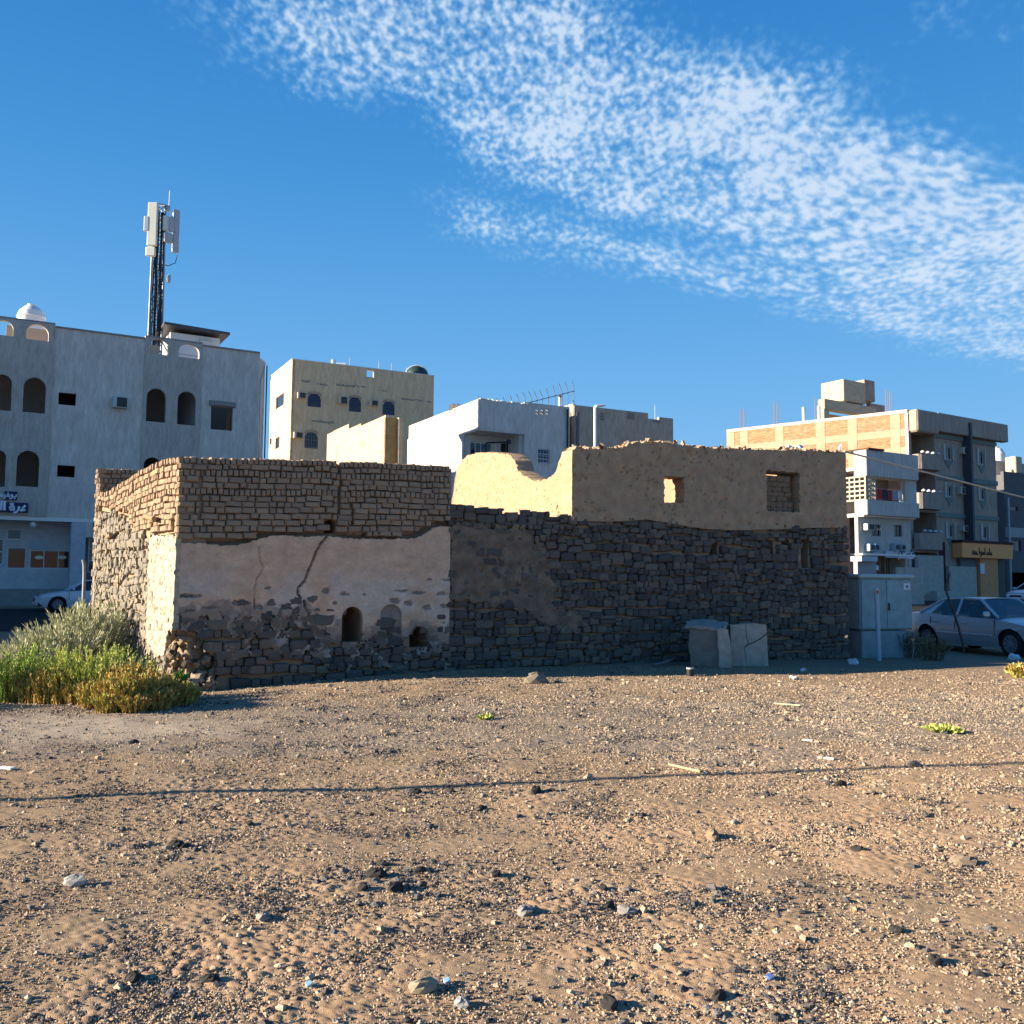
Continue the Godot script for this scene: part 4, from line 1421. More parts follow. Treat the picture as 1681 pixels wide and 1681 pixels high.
	# roof rim
	for e in [[-16.0, x1, t1], [x1, x2, t2], [x2, x3, t3], [x3, xr, t4]]:
		part_box("coping", b, T, Vector3(e[0], e[2], -0.36), Vector3(e[1] - 0.01, e[2] + 0.07, 0.1), mat("coping", 0.3, 0.3, 0.3, 0.9), 0.015)
	# ground floor: recessed shopfront, column, plinth
	var fz := Transform3D(Basis(), Vector3(0, 0, -1.7))
	var fg := f * fz
	var shop := mat("shop_panel", 0.62, 0.66, 0.68, 0.55, "concrete", 0.6)
	var panes := [rect(fg, -6, 868, 8, 884), rect(fg, 11, 868, 36, 886), rect(fg, 11, 898, 43, 934), rect(fg, 48, 903, 119, 934), rect(fg, -20, 884, 6, 927)]
	var po := []
	for r in panes.slice(1): po.append([r, false])
	var plinth := loc(f, 30, 967).y
	var sx := loc(fg, 122, 930).x
	facade(b, fz, -9.0, plinth - 0.02, sx, yb - 0.22, po, 0.15, shop, "shopfront_wall")
	var dk := glass("shop_glass", 0.03, 0.04, 0.045, 0.55)
	var alu := mat("aluminium", 0.6, 0.62, 0.63, 0.4)
	for k in range(1, panes.size()): window(b, fz, panes[k], 0.05, alu, dk, [1, 0, 0, 2, 1][k], [0, 0, 0, 0, 1][k])
	part_box("shop_interior", b, fz, Vector3(-9.0, plinth, -4.5), Vector3(sx, yb - 0.25, -4.4), mat("interior_tan", 0.3, 0.22, 0.14, 0.9))
	for e in [[57, 912, 72, 918], [94, 912, 109, 918]]:
		var r := rect(fg, e[0], e[1], e[2], e[3])
		var ov := M.new()
		ov.lathe([Vector2(0.0, 0.0), Vector2(1.0, 0.0), Vector2(1.0, 0.02), Vector2(0.0, 0.02)], 18, Transform3D(Basis(Vector3(r.size.x * 0.5, 0, 0), Vector3(0, 0, 1), Vector3(0, -r.size.y * 0.5, 0)), Vector3(r.get_center().x, r.get_center().y, -0.03)))
		put("window_sticker", ov, mat("sticker", 0.72, 0.72, 0.55, 0.6), b, fz)
	part_box("awning_box", b, fz, rect3(rect(fg, 49, 887, 79, 901), 0.0), rect3b(rect(fg, 49, 887, 79, 901), 0.06), mat("pale_blue_board", 0.4, 0.47, 0.52, 0.7))
	var cx := loc(f, 130, 900).x
	part_box("column", b, T, Vector3(cx - 0.42, yg, -0.75), Vector3(cx + 0.3, yb - 0.22, -0.03), mat("column_white", 0.6, 0.62, 0.64, 0.8, "concrete", 0.5), 0.03)
	var cx2 := loc(f, 143, 900).x
	part_box("column", b, T, Vector3(cx2 - 0.25, yb - 1.0, -0.5), Vector3(cx2 + 0.25, yb - 0.22, -0.04), white, 0.02)
	part_box("plinth", b, T, Vector3(-20.0, yg - 0.3, -2.5), Vector3(cx - 0.45, plinth, -0.4), mat("plinth", 0.36, 0.34, 0.31, 0.9, "concrete", 0.6, "n_fine", 0.6), 0.02)
	# darker shop to the right of the column
	var rs := facade(b, fz, cx + 0.35, yg, xr + 0.5, yb - 0.22, [[rect(fg, 145, 862, 175, 940), false], [rect(fg, 178, 862, 230, 940), false]], 0.15, mat("dark_shop", 0.16, 0.16, 0.17, 0.8), "shopfront_wall")
	window(b, fz, rect(fg, 145, 862, 175, 940), 0.05, alu, dk, 1, 3)
	window(b, fz, rect(fg, 178, 862, 230, 940), 0.05, alu, dk, 1, 2)
	part_box("ground_wall", b, T, Vector3(cx + 0.35, yg, -6.0), Vector3(xr + 0.5, yb - 0.25, -5.8), dark)
	part_box("ground_wall", b, T, Vector3(xl, yg, -2.7), Vector3(-9.0, yb - 0.22, -2.5), white)
	# shop signs: blue boards with white Arabic lettering
	var blue := mat("sign_blue", 0.012, 0.016, 0.085, 0.5)
	var sw := mat("sign_white", 0.82, 0.84, 0.88, 0.5)
	var r1 := rect(f, 7, 807, 28, 821)
	var sg := part_box("small_shop_sign", b, T, Vector3(r1.position.x, r1.position.y, 0.08), Vector3(r1.end.x, r1.end.y, 0.2), blue, 0.01)
	sg.set_meta("label", "small dark blue sign with white Arabic lettering")
	var wd := word(["ba", "waw", "fa", "ya", "ha"], 0.36)
	put("lettering", strokes(wd[0], 0.055, 0.02), sw, sg, Transform3D(Basis(), Vector3(r1.end.x - 0.02, r1.position.y + 0.12, 0.2)))
	var r2 := rect(f, -60, 824, 46, 840)
	var sg2 := part_box("shop_sign", b, T, Vector3(r2.position.x, r2.position.y, 0.08), Vector3(r2.end.x, r2.end.y, 0.26), blue, 0.01)
	sg2.set_meta("label", "dark blue shop sign with large white Arabic letters")
	wd = word(["dal", "ra", "ta", "", "alef", "lam", "kha", "dad", "ra", "alef"], 0.5)
	put("lettering", strokes(wd[0], 0.1, 0.03), sw, sg2, Transform3D(Basis(), Vector3(r2.end.x - 0.1, r2.position.y + 0.06, 0.26)))
	var lamp := M.new()
	lamp.lathe([Vector2(0, -0.16), Vector2(0.13, -0.1), Vector2(0.16, 0.0), Vector2(0.12, 0.12), Vector2(0.04, 0.17)], 12, Transform3D(Basis(), Vector3(loc(f, 55, 854).x, yb - 0.42, -0.3)))
	put("globe_lamp", lamp, mat("globe_glass", 0.7, 0.7, 0.68, 0.3), b)
	# down pipe and hoses on the bevelled end
	var pipe := M.new()
	pipe.tube([Vector3(xr + 0.62, yb, -0.75), Vector3(xr + 0.62, t4 - 0.5, -0.75)], 0.04, 6)
	pipe.tube([Vector3(xr + 0.05, t4 - 1.6, 0.02), Vector3(xr + 0.5, t4 - 0.4, -0.6)], 0.015, 5)
	pipe.tube([Vector3(xr + 0.05, t4 - 1.6, 0.02), Vector3(xr + 0.1, yb + 1.8, 0.0), Vector3(xr + 0.6, yb + 0.6, -0.7)], 0.015, 5)
	put("drain_pipe", pipe, mat("cable_black", 0.03, 0.03, 0.035, 0.6), b)

	# ---- on the roof: stair cabin, water tank, phone mast
	var cab := thing("stair_cabin", f, "white panelled roof cabin with a dark overhanging lid beside the phone mast", "cabin")
	var ca := f * Transform3D(Basis(), Vector3(0, 0, -3.6))
	var r := rect(ca, 279, 540, 361, 580)
	var cw := mat("cabin_white", 0.62, 0.62, 0.6, 0.6)
	var yb2 := roof_y
	for k in 4:
		var ya := lerpf(yb2, r.end.y - 0.35, k / 4.0)
		var yc := lerpf(yb2, r.end.y - 0.35, (k + 1) / 4.0) - 0.02
		part_box("panel", cab, T, Vector3(r.position.x, ya, -7.0), Vector3(r.end.x, yc, -3.6), cw, 0.02)
	var lid := M.new()
	var lo := 0.45
	lid.obox(Transform3D(Basis(Vector3.BACK, -0.03), Vector3(r.get_center().x, r.end.y - 0.1, -5.2)), Vector3(r.size.x + lo * 2.0, 0.16, 4.4))
	put("lid", lid, mat("dark_metal_sheet", 0.06, 0.065, 0.075, 0.5), cab)
	var cz := part_box("air_conditioner", cab, T, Vector3(r.end.x - 1.2, r.position.y + 0.35, -3.58), Vector3(r.end.x - 0.5, r.position.y + 0.8, -3.3), mats["ac_white"], 0.02)
	var tk := thing("water_tank", Transform3D(Basis(), f * Vector3(loc(f * Transform3D(Basis(), Vector3(0, 0, -4.0)), 51, 530).x, roof_y - 0.004, -4.0)), "white domed water tank on the grey block's roof", "tank")
	var tr := 0.72
	var th := loc(f * Transform3D(Basis(), Vector3(0, 0, -4.0)), 51, 500).y - roof_y
	var tb := M.new()
	tb.lathe([Vector2(0, 0), Vector2(tr, 0), Vector2(tr, 0.3), Vector2(tr + 0.03, 0.33), Vector2(tr, 0.36), Vector2(tr, th - 0.75), Vector2(tr + 0.03, th - 0.72), Vector2(tr, th - 0.69), Vector2(tr * 0.86, th - 0.4), Vector2(tr * 0.5, th - 0.14), Vector2(0.2, th - 0.06)], 24)
	var tw := mat("tank_white", 0.72, 0.72, 0.7, 0.5)
	put("tank_body", tb, tw, tk)
	var tl := M.new()
	tl.lathe([Vector2(0.24, th - 0.1), Vector2(0.24, th), Vector2(0.0, th + 0.02)], 16)
	put("lid", tl, tw, tk)
	make_mast(f, roof_y)

func rect3(r: Rect2, z: float) -> Vector3: return Vector3(r.position.x, r.position.y, z)
func rect3b(r: Rect2, z: float) -> Vector3: return Vector3(r.end.x, r.end.y, z)

func make_mast(f: Transform3D, roof_y: float) -> void:
	var fz := f * Transform3D(Basis(), Vector3(0, 0, -4.5))
	var foot := loc(fz, 254, 545)
	var topv := loc(fz, 266, 345)
	var base := fz * Vector3(foot.x, roof_y - 0.02, 0)
	var t := thing("phone_mast", Transform3D(f.basis, base), "lattice phone mast with panel antennas on the grey block's roof", "mast")
	var hgt := topv.y - roof_y + 0.3
	var steel := mat("galvanised", 0.25, 0.27, 0.29, 0.5)
	steel.metallic = 0.3
	var w0 := 0.38
	var legs := [Vector3(-w0, 0, w0 * 0.6), Vector3(w0, 0, w0 * 0.6), Vector3(0, 0, -w0 * 0.7)]
	for l in legs:
		var b := M.new()
		b.tube([l, Vector3(l.x * 0.85, hgt, l.z * 0.85)], 0.065, 7)
		put("leg", b, steel, t)
	var br := M.new()
	var n := 14
	for k in n:
		for e in 3:
			var a: Vector3 = legs[e]
			var c: Vector3 = legs[(e + 1) % 3]
			var y0 := hgt * k / n
			var y1 := hgt * (k + 1) / n
			br.tube([Vector3(a.x, y0, a.z) * Vector3(0.92, 1, 0.92), Vector3(c.x, y1, c.z) * Vector3(0.92, 1, 0.92)], 0.032, 5)
			br.tube([Vector3(a.x, y1, a.z) * Vector3(0.92, 1, 0.92), Vector3(c.x, y1, c.z) * Vector3(0.92, 1, 0.92)], 0.028, 5)
	put("lattice", br, steel, t)
	var cb := M.new()
	rng.seed = 55
	for k in 14:
		var x := rng.randf_range(-0.3, 0.38)
		var pts := []
		for q in 10: pts.append(Vector3(x + rng.randf_range(-0.03, 0.03), hgt * 0.95 * q / 9.0, 0.26 + rng.randf_range(-0.03, 0.05)))
		cb.tube(pts, 0.034, 5)
	put("cable_bundle", cb, mats["cable_black"], t)
	# braces at the foot
	for s in [-1.0, 1.0]:
		var b := M.new()
		b.tube([Vector3(s * 0.3, 2.3, 0.1), Vector3(s * 1.5, 0.0, 0.2)], 0.05, 6)
		put("brace", b, steel, t)
	# panel antennas: [u0,v0,u1,v1, z, tilt]
	var cream := mat("antenna_cream", 0.72, 0.7, 0.58, 0.55)
	var grey := mat("antenna_grey", 0.42, 0.44, 0.45, 0.55)
	for e in [[242, 337, 255, 408, 0.5, 0, "cream"], [236, 358, 243, 383, 0.35, 0, "grey"], [239, 409, 252, 424, 0.45, 0, "cream"], [283, 346, 292, 416, 0.2, 0, "grey"], [266, 359, 273, 383, 0.55, 0, "cream"], [274, 360, 282, 384, 0.5, 0, "grey"], [268, 386, 280, 402, 0.45, 0, "grey"]]:
		var r := rect(fz, e[0], e[1], e[2], e[3])
		var b := M.new()
		b.cbox(Transform3D(Basis(Vector3.UP, -0.5 if e[0] < 260 else 0.4), Vector3(r.get_center().x - foot.x, r.get_center().y - roof_y, e[4])), Vector3(maxf(r.size.x * 1.25, 0.26), r.size.y, 0.24), 0.04)
		put("antenna_panel", b, cream if e[6] == "cream" else grey, t)
		var a := M.new()
		a.tube([Vector3(r.get_center().x - foot.x, r.get_center().y - roof_y + r.size.y * 0.25, e[4]), Vector3(0, r.get_center().y - roof_y + r.size.y * 0.25, 0)], 0.03, 5)
		put("antenna_arm", a, steel, t)
	var top := M.new()
	var ta := loc(fz, 272, 345)
	top.lathe([Vector2(0, 0), Vector2(0.16, 0.02), Vector2(0.16, 0.3), Vector2(0.0, 0.34)], 12, Transform3D(Basis(), Vector3(ta.x - foot.x + 0.1, ta.y - roof_y, 0)))
	put("radio_drum", top, grey, t)
	var rod := M.new()
	rod.tube([Vector3(ta.x - foot.x + 0.15, ta.y - roof_y - 2.0, 0), Vector3(ta.x - foot.x + 0.2, loc(fz, 280, 313).y - roof_y, 0)], 0.025, 5)
	put("lightning_rod", rod, mat("rod_white", 0.6, 0.62, 0.64, 0.4), t)
	var dish := M.new()
	var dp := loc(fz, 276, 458)
	dish.lathe([Vector2(0, 0), Vector2(0.22, 0.03), Vector2(0.26, 0.12), Vector2(0.26, 0.2), Vector2(0, 0.22)], 14, Transform3D(Basis(Vector3.BACK, -PI / 2), Vector3(dp.x - foot.x - 0.1, dp.y - roof_y, 0.1)))
	put("dish", dish, grey, t)
	var loop := M.new()
	var lp := loc(fz, 290, 420)
	loop.tube([Vector3(lp.x - foot.x, lp.y - roof_y, 0.2), Vector3(lp.x - foot.x - 0.1, lp.y - roof_y - 0.5, 0.2), Vector3(lp.x - foot.x - 0.5, lp.y - roof_y - 0.75, 0.2), Vector3(0.1, lp.y - roof_y - 0.7, 0.2)], 0.025, 5)
	put("cable_loop", loop, mats["cable_black"], t)

func dirv(deg: float) -> Vector3:
	return Vector3(cos(deg_to_rad(deg)), 0, -sin(deg_to_rad(deg)))

func make_cream_building() -> void:
	var c := at(480, 600, 94.0)
	var f := frame(c, c + dirv(28.0))
	var x1 := loc(f, 712, 650).x
	var top := loc(f, 480, 590).y
	var paint := streaked(mat("cream_paint", 0.86, 0.70, 0.46, 0.85, "streaks", 0.3, "n_fine", 0.3), 0.3)
	var b := building("cream_apartment_block", f, "cream block with blue-grilled windows and boxed air conditioners behind the grey block")
	var T := Transform3D()
	var wins := [[505, 646, 527, 668], [573, 652, 593, 676], [628, 659, 648, 681], [500, 709, 522, 736], [566, 716, 590, 742]]
	var ops := []
	for e in wins: ops.append([rect(f, e[0], e[1], e[2], e[3]), true])
	ops.append([rect(f, 602, 608, 614, 619), false])
	facade(b, T, 0.0, 0.0, x1, top, ops, 0.3, paint)
	# sunlit flank
	var sl := 9.0
	var fs := frame(f * Vector3(0, 0, -sl), f.origin)
	var ts := f.affine_inverse() * fs
	var so := []
	for e in [[453, 649, 466, 668], [452, 718, 459, 736], [441, 720, 446, 730]]: so.append([rect(fs, e[0], e[1], e[2], e[3]), false])
	facade(b, ts, 0.0, 0.0, sl, top, so, 0.3, paint)
	shell(b, 0.0, x1, 0.0, top - 0.4, sl, paint, [top - 4.4, top - 0.9], mats["room_wall"], false, true)
	part_box("room_wall", b, T, Vector3(0.3, 0, -3.2), Vector3(x1 - 0.3, top - 1.2, -3.0), mats["room_wall"])
	part_box("coping", b, T, Vector3(-0.06, top, -0.4), Vector3(x1 + 0.06, top + 0.1, 0.06), mat("coping_white", 0.62, 0.6, 0.55, 0.8), 0.02)
	part_box("coping", b, ts, Vector3(0, top, -0.4), Vector3(sl - 0.45, top + 0.1, 0.06), mats["coping_white"], 0.02)
	var blue := mat("blue_iron", 0.03, 0.045, 0.22, 0.6)
	var gold := mat("gold_iron", 0.3, 0.24, 0.12, 0.6)
	for k in wins.size():
		var r: Rect2 = ops[k][0]
		window(b, T, r, 0.1, mat("frame_brown", 0.12, 0.09, 0.07, 0.6), glass("dark_glass", 0.02, 0.025, 0.04, 0.5), 1, 0)
		iron_bars(b, T, r, blue if k < 3 else mat("grey_iron", 0.25, 0.25, 0.24, 0.7), 5)
		var crest := M.new()
		for q in 7:
			var x := r.position.x + r.size.x * q / 6.0
			crest.tube([Vector3(x, r.end.y, 0.1), Vector3(lerpf(x, r.get_center().x, 0.5), r.end.y + 0.28 - absf(q - 3) * 0.05, 0.1)], 0.02, 4)
		put("grille_crest", crest, gold, b)
	for e in so: window(b, ts, e[0], 0.1, mats["frame_brown"], mats["dark_glass"], 1, 0)
	var acm := mat("ac_beige", 0.45, 0.42, 0.34, 0.6)
	for e in [[487, 645, 501, 655], [554, 652, 569, 664], [605, 658, 619, 667], [481, 710, 496, 720]]: ac_unit(b, T, rect(f, e[0], e[1], e[2], e[3]), acm, 0.45)
	# peeled render patches: real shallow chips
	rng.seed = 12
	for e in [[494, 624, 16, 3], [520, 630, 18, 2], [552, 632, 30, 3], [575, 633, 26, 2], [512, 691, 36, 3], [625, 641, 10, 1.5], [658, 656, 50, 1.5]]:
		var ch := M.new()
		var r := rect(f, e[0], e[1], e[0] + e[2], e[1] + e[3])
		var n := 7
		for k in n:
			var xa := r.position.x + r.size.x * k / n
			var xb := r.position.x + r.size.x * (k + 1) / n
			ch.box(Vector3(xa, r.position.y + rng.randf_range(-0.08, 0.05), 0.004), Vector3(xb - 0.01, r.end.y + rng.randf_range(-0.05, 0.08), 0.02))
		put("render_scar", ch, mat("scar", 0.36, 0.33, 0.28, 0.95, "concrete", 1.0), b)
	# arched green-black water tank dome on the roof, white pipe
	var dm := thing("roof_dome", Transform3D(Basis(), f * Vector3(loc(f, 693, 612).x, top - 0.9, -1.6)), "dark green rounded dome with white rim on the cream block's roof", "dome")
	var db := M.new()
	var dr := rect(f * Transform3D(Basis(), Vector3(0, 0, -1.6)), 676, 602, 711, 618)
	var rad := dr.size.x * 0.5
	var cy := dr.end.y - rad - (top - 0.9)
	var prof := []
	prof.append(Vector2(rad, 0))
	for k in 9:
		var a := PI * 0.5 * k / 8.0
		prof.append(Vector2(cos(a) * rad, cy + sin(a) * rad))
	db.lathe(prof, 24)
	put("dome_shell", db, mat("dome_green", 0.02, 0.05, 0.045, 0.5), dm)
	var ring := M.new()
	var rp := []
	for k in 15:
		var a := PI * k / 14.0
		rp.append(Vector3(cos(a) * (rad + 0.05), cy + sin(a) * (rad + 0.05), 0.1))
	ring.tube(rp, 0.06, 6)
	put("white_rim", ring, mats["coping_white"], dm)
	var pp := thing("roof_vent", Transform3D(Basis(), f * Vector3(loc(f, 552, 598).x, top - 0.4, -1.0)), "pale blue pipe bend and box on the cream block's roof", "vent")
	var pm := M.new()
	pm.tube([Vector3(0, 0, 0), Vector3(0, 1.1, 0)], 0.25, 10)
	put("pipe", pm, mat("pale_blue_paint", 0.42, 0.55, 0.62, 0.5), pp)
	one_box("box", Vector3(0.35, 0.2, -0.3), Vector3(1.4, 0.75, 0.3), mats["pale_blue_paint"], pp, 0.03)
	for e in [[578, 585], [626, 590], [647, 594], [672, 600]]:
		var rd := thing("roof_rod", Transform3D(Basis(), f * Vector3(loc(f, e[0], 600).x, top - 0.4, -0.8)), "thin upright rod on the cream block's roof edge", "rod", "rods on the cream block")
		var rm := M.new()
		rm.tube([Vector3.ZERO, Vector3(0, loc(f, e[0], e[1]).y - top + 0.4, 0)], 0.03, 5)
		put("rod", rm, mat("rod_steel", 0.4, 0.42, 0.45, 0.5), rd)

func make_sand_building() -> void:
	var c := at(633, 684, 75.0)
	var f := frame(c, c + dirv(28.0))
	var paint := mat("sand_block", 0.66, 0.53, 0.36, 0.9, "concrete", 0.3, "n_fine", 0.5)
	var b := building("sand_coloured_house", f, "sand coloured block-work house with stepped broken parapet beside the white house")
	var top := loc(f, 633, 684).y
	var x1 := loc(f, 656, 720).x
	var sl := 13.0
	var fs := frame(f * Vector3(0, 0, -sl), f.origin)
	var ts := f.affine_inverse() * fs
	# stepped parapet as separate wall lengths
	var steps := [[537, 547, 711], [547, 572, 702], [572, 592, 700], [592, 612, 695], [612, 633, 686]]
	for k in steps.size():
		var e: Array = steps[k]
		var xa := loc(fs, e[0], 720).x
		var xb := loc(fs, e[1], 720).x if k < 4 else sl
		facade(b, ts, xa, 0.0, xb, loc(fs, (e[0] + e[1]) * 0.5, e[2]).y, [], 0.3, paint)
	var orange := mat("ochre_paint", 0.5, 0.32, 0.12, 0.85, "concrete", 0.4)
	facade(b, Transform3D(), 0.0, 0.0, x1 * 0.82, top - 0.05, [], 0.3, orange)
	part_box("corner_pier", b, Transform3D(), Vector3(x1 * 0.82, 0, -3.0), Vector3(x1 * 1.12, loc(f, 652, 686).y, 0.35), paint, 0.02)
	part_box("roof", b, Transform3D(), Vector3(0.3, top - 1.6, -sl), Vector3(x1, top - 1.4, -0.3), mats["room_wall"])
	part_box("rear_wall", b, Transform3D(), Vector3(0, 0, -sl - 0.3), Vector3(x1, top - 1.0, -sl), paint)
	for e in [[546, 733, 560, 734], [590, 726, 600, 727]]:
		var cr := M.new()
		var r := rect(fs, e[0], e[1], e[2], e[3])
		cr.box(Vector3(r.position.x, r.position.y - 0.03, 0.003), Vector3(r.end.x, r.position.y + 0.03, 0.012))
		cr.box(Vector3(r.end.x - 0.06, r.position.y - 0.55, 0.003), Vector3(r.end.x, r.position.y - 0.03, 0.012))
		put("open_joint", cr, mat("joint", 0.33, 0.25, 0.16, 0.95), b, ts)

func make_white_building() -> void:
	var c := at(785, 655, 59.0)
	var f := frame(c, c + dirv(28.0))
	var white := streaked(mat("white_paint", 0.84, 0.815, 0.77, 0.75, "streaks", 0.4, "n_fine", 0.2), 0.4)
	var b := building("white_house", f, "white house with an overhanging upper floor and fence rods on its roof")
	var T := Transform3D()
	var top := loc(f, 785, 655).y
	var low := loc(f, 785, 703).y
	var xb := loc(f, 862, 690).x
	var x1 := loc(f, 936, 690).x
	var sl := 12.0
	var rec := 1.9            # the ground and first floors step back below the overhang
	var balm := mat("white_paint", 1, 1, 1)
	# upper overhanging storey
	facade(b, T, 0.0, low, xb, top, [], 0.25, white)
	part_box("overhang_slab", b, T, Vector3(0.0, low - 0.12, -rec - 0.5), Vector3(xb, low - 0.003, -0.02), white)
	# breeze-block openings in the parapet
	var vents := []
	for i in 3:
		for j in 2:
			var r := rect(f, 880 + i * 8, 671 + j * 5.5, 885.5 + i * 8, 674.5 + j * 5.5)
			vents.append([r, false])
	var gw := rect(f, 884, 737, 903, 761)
	vents.append([gw, false])
	facade(b, Transform3D(Basis(), Vector3(0, 0, -0.06)), xb, 0.0, x1, loc(f, 900, 664).y, vents, 0.25, white)
	part_box("vent_backing", b, T, Vector3(xb, low, -1.0), Vector3(x1, top - 0.2, -0.9), mats["room_wall"])
	window(b, T, gw, 0.14, mat("window_white", 0.6, 0.62, 0.65, 0.5), mats["dark_glass"], 1, 2)
	iron_bars(b, T, gw, mat("iron_pale", 0.35, 0.37, 0.42, 0.6), 4)
	# recessed front below the overhang
	var fz := Transform3D(Basis(), Vector3(0, 0, -rec))
	var fg := f * fz
	var ws := [rect(fg, 772, 726, 808, 748), rect(fg, 822, 727, 842, 760)]
	facade(b, fz, -0.0, 0.0, xb, low - 0.12, [[ws[0], false], [ws[1], false]], 0.25, white)
	window(b, fz, ws[0], 0.1, mats["window_white"], mats["dark_glass"], 3, 0)
	window(b, fz, ws[1], 0.1, mat("door_green", 0.2, 0.28, 0.28, 0.6), mats["dark_glass"], 1, 0)
	part_box("return_wall", b, T, Vector3(xb - 0.25, 0.0, -rec), Vector3(xb - 0.003, low - 0.12, -0.32), white)
	# sunlit flank
	var fs := frame(f * Vector3(0, 0, -sl), f.origin)
	var ts := f.affine_inverse() * fs
	var sv := []
	for i in 2:
		for j in 3:
			sv.append([rect(fs, 737 + i * 7, 664 + j * 4, 743 + i * 7, 666 + j * 4), false])
	facade(b, ts, 0.0, low, sl, top, sv, 0.25, white)
	facade(b, ts, 0.0, 0.0, sl - rec, low, [], 0.25, white)
	part_box("roof", b, T, Vector3(0.25, top - 1.5, -sl), Vector3(x1, top - 1.25, -0.3), white)
	part_box("rear_wall", b, T, Vector3(0, 0, -sl - 0.25), Vector3(x1, top - 1.0, -sl), white)
	part_box("east_wall", b, T, Vector3(x1 - 0.25, 0, -sl), Vector3(x1 - 0.003, loc(f, 900, 664).y - 0.05, -0.33), white)
	part_box("room_wall", b, T, Vector3(0.3, 0, -5.2), Vector3(x1 - 0.3, top - 1.5, -5.0), mats["room_wall"])
	part_box("floor_slab", b, T, Vector3(0.25, low - 3.4, -sl), Vector3(x1 - 0.25, low - 3.2, -rec - 0.3), white)
	# crumbled parapet blocks along the top
	rng.seed = 19
	var cr := M.new()
	for k in 46:
		var x := rng.randf_range(0.1, xb + 0.4)
		var s := rng.randf_range(0.04, 0.1)
		cr.append(chip_arrays(980 + k % 5), Transform3D(Basis(Vector3.UP, rng.randf() * 6) * Basis.from_scale(Vector3(s * 1.4, s, s)), Vector3(x, top + s * 0.4, rng.randf_range(-0.2, -0.05))), Color(0.6, 0.59, 0.56))
	put("crumbled_parapet", cr, mat("crumble", 1, 1, 1, 0.9, "", 1.0, "", 1.0, true), b).set_meta("kind", "stuff")
	# pipes and corner lamp bracket
	var pm := M.new()
	var px := loc(f, 931, 700).x
	pm.tube([Vector3(px, 0, 0.05), Vector3(px, loc(f, 931, 672).y, 0.05)], 0.06, 7)
	pm.tube([Vector3(px + 0.3, 0, 0.0), Vector3(px + 0.3, loc(f, 931, 676).y, 0.0)], 0.04, 7)
	put("drain_pipe", pm, mats["cable_black"], b)
	var arm := M.new()
	var aa := loc(f, 786, 732)
	var ab := loc(f, 828, 727)
	arm.tube([Vector3(aa.x, aa.y - 0.2, 0.6), Vector3(aa.x + 0.25, aa.y + 0.15, 0.6), Vector3(ab.x, ab.y - 0.02, 0.6)], 0.06, 7)
	arm.cbox(Transform3D(Basis(), Vector3(ab.x, ab.y, 0.6)), Vector3(0.22, 0.3, 0.3), 0.04)
	put("lamp_bracket", arm, mats["cable_black"], b)
	var pole := M.new()
	pole.tube([Vector3(aa.x + 0.2, 0.0, 0.6), Vector3(aa.x + 0.2, aa.y + 0.1, 0.6)], 0.06, 7)
	put("bracket_post", pole, mats["cable_black"], b)
	# white vent chimney and slanted fence rods
	var vp := thing("roof_vent_pipe", Transform3D(Basis(), f * Vector3(loc(f, 929, 665).x, top - 1.27, -0.8)), "white vent pipe with a cap on the white house roof", "pipe")
	var vm := M.new()
	var vh := loc(f, 929, 645).y - top + 1.27
	vm.tube([Vector3.ZERO, Vector3(0, vh - 0.15, 0)], 0.11, 10)
	put("pipe", vm, mat("pipe_white", 0.7, 0.7, 0.7, 0.5), vp)
	var vc := M.new()
	vc.lathe([Vector2(0.0, vh - 0.18), Vector2(0.17, vh - 0.16), Vector2(0.15, vh - 0.06), Vector2(0.0, vh)], 12)
	put("cap", vc, mats["dark_metal_sheet"], vp)
	var fence := thing("roof_fence", f, "row of bent iron fence rods along the white house roof", "fence")
	var iron := mat("fence_iron", 0.14, 0.17, 0.22, 0.7)
	var rods := [[822, 663, 818, 652], [833, 663, 829, 650], [845, 664, 841, 648], [856, 662, 851, 645], [867, 660, 861, 642], [877, 660, 871, 641], [886, 660, 880, 641], [895, 660, 889, 639], [905, 659, 900, 636], [916, 657, 911, 631], [928, 655, 921, 628], [937, 653, 931, 626], [947, 648, 943, 624]]
	for e in rods:
		var a := loc(f, e[0], e[1])
		var z := loc(f, e[2], e[3])
		var rm := M.new()
		rm.tube([Vector3(a.x, top - 0.5, -0.4), Vector3(a.x, lerpf(a.y, z.y, 0.45), -0.4), Vector3(z.x, z.y, -0.3)], 0.028, 5)
		put("rod", rm, iron, fence)
	var rail := M.new()
	var ra := loc(f, 866, 661)
	var rb := loc(f, 948, 640)
	rail.tube([Vector3(ra.x - 1.5, top + 0.1, -0.4), Vector3(ra.x, ra.y, -0.4), Vector3(rb.x, rb.y, -0.4)], 0.03, 5)
	rail.tube([Vector3(ra.x + 0.2, top - 0.2, -0.42), Vector3(ra.x + 0.2, ra.y, -0.42)], 0.03, 5)
	put("rail", rail, iron, fence)
	var post := M.new()
	var pa := loc(f, 788, 640)
	post.tube([Vector3(pa.x, top - 0.5, -0.3), Vector3(pa.x, loc(f, 788, 648).y, -0.3)], 0.04, 5)
	put("post", post, iron, fence)

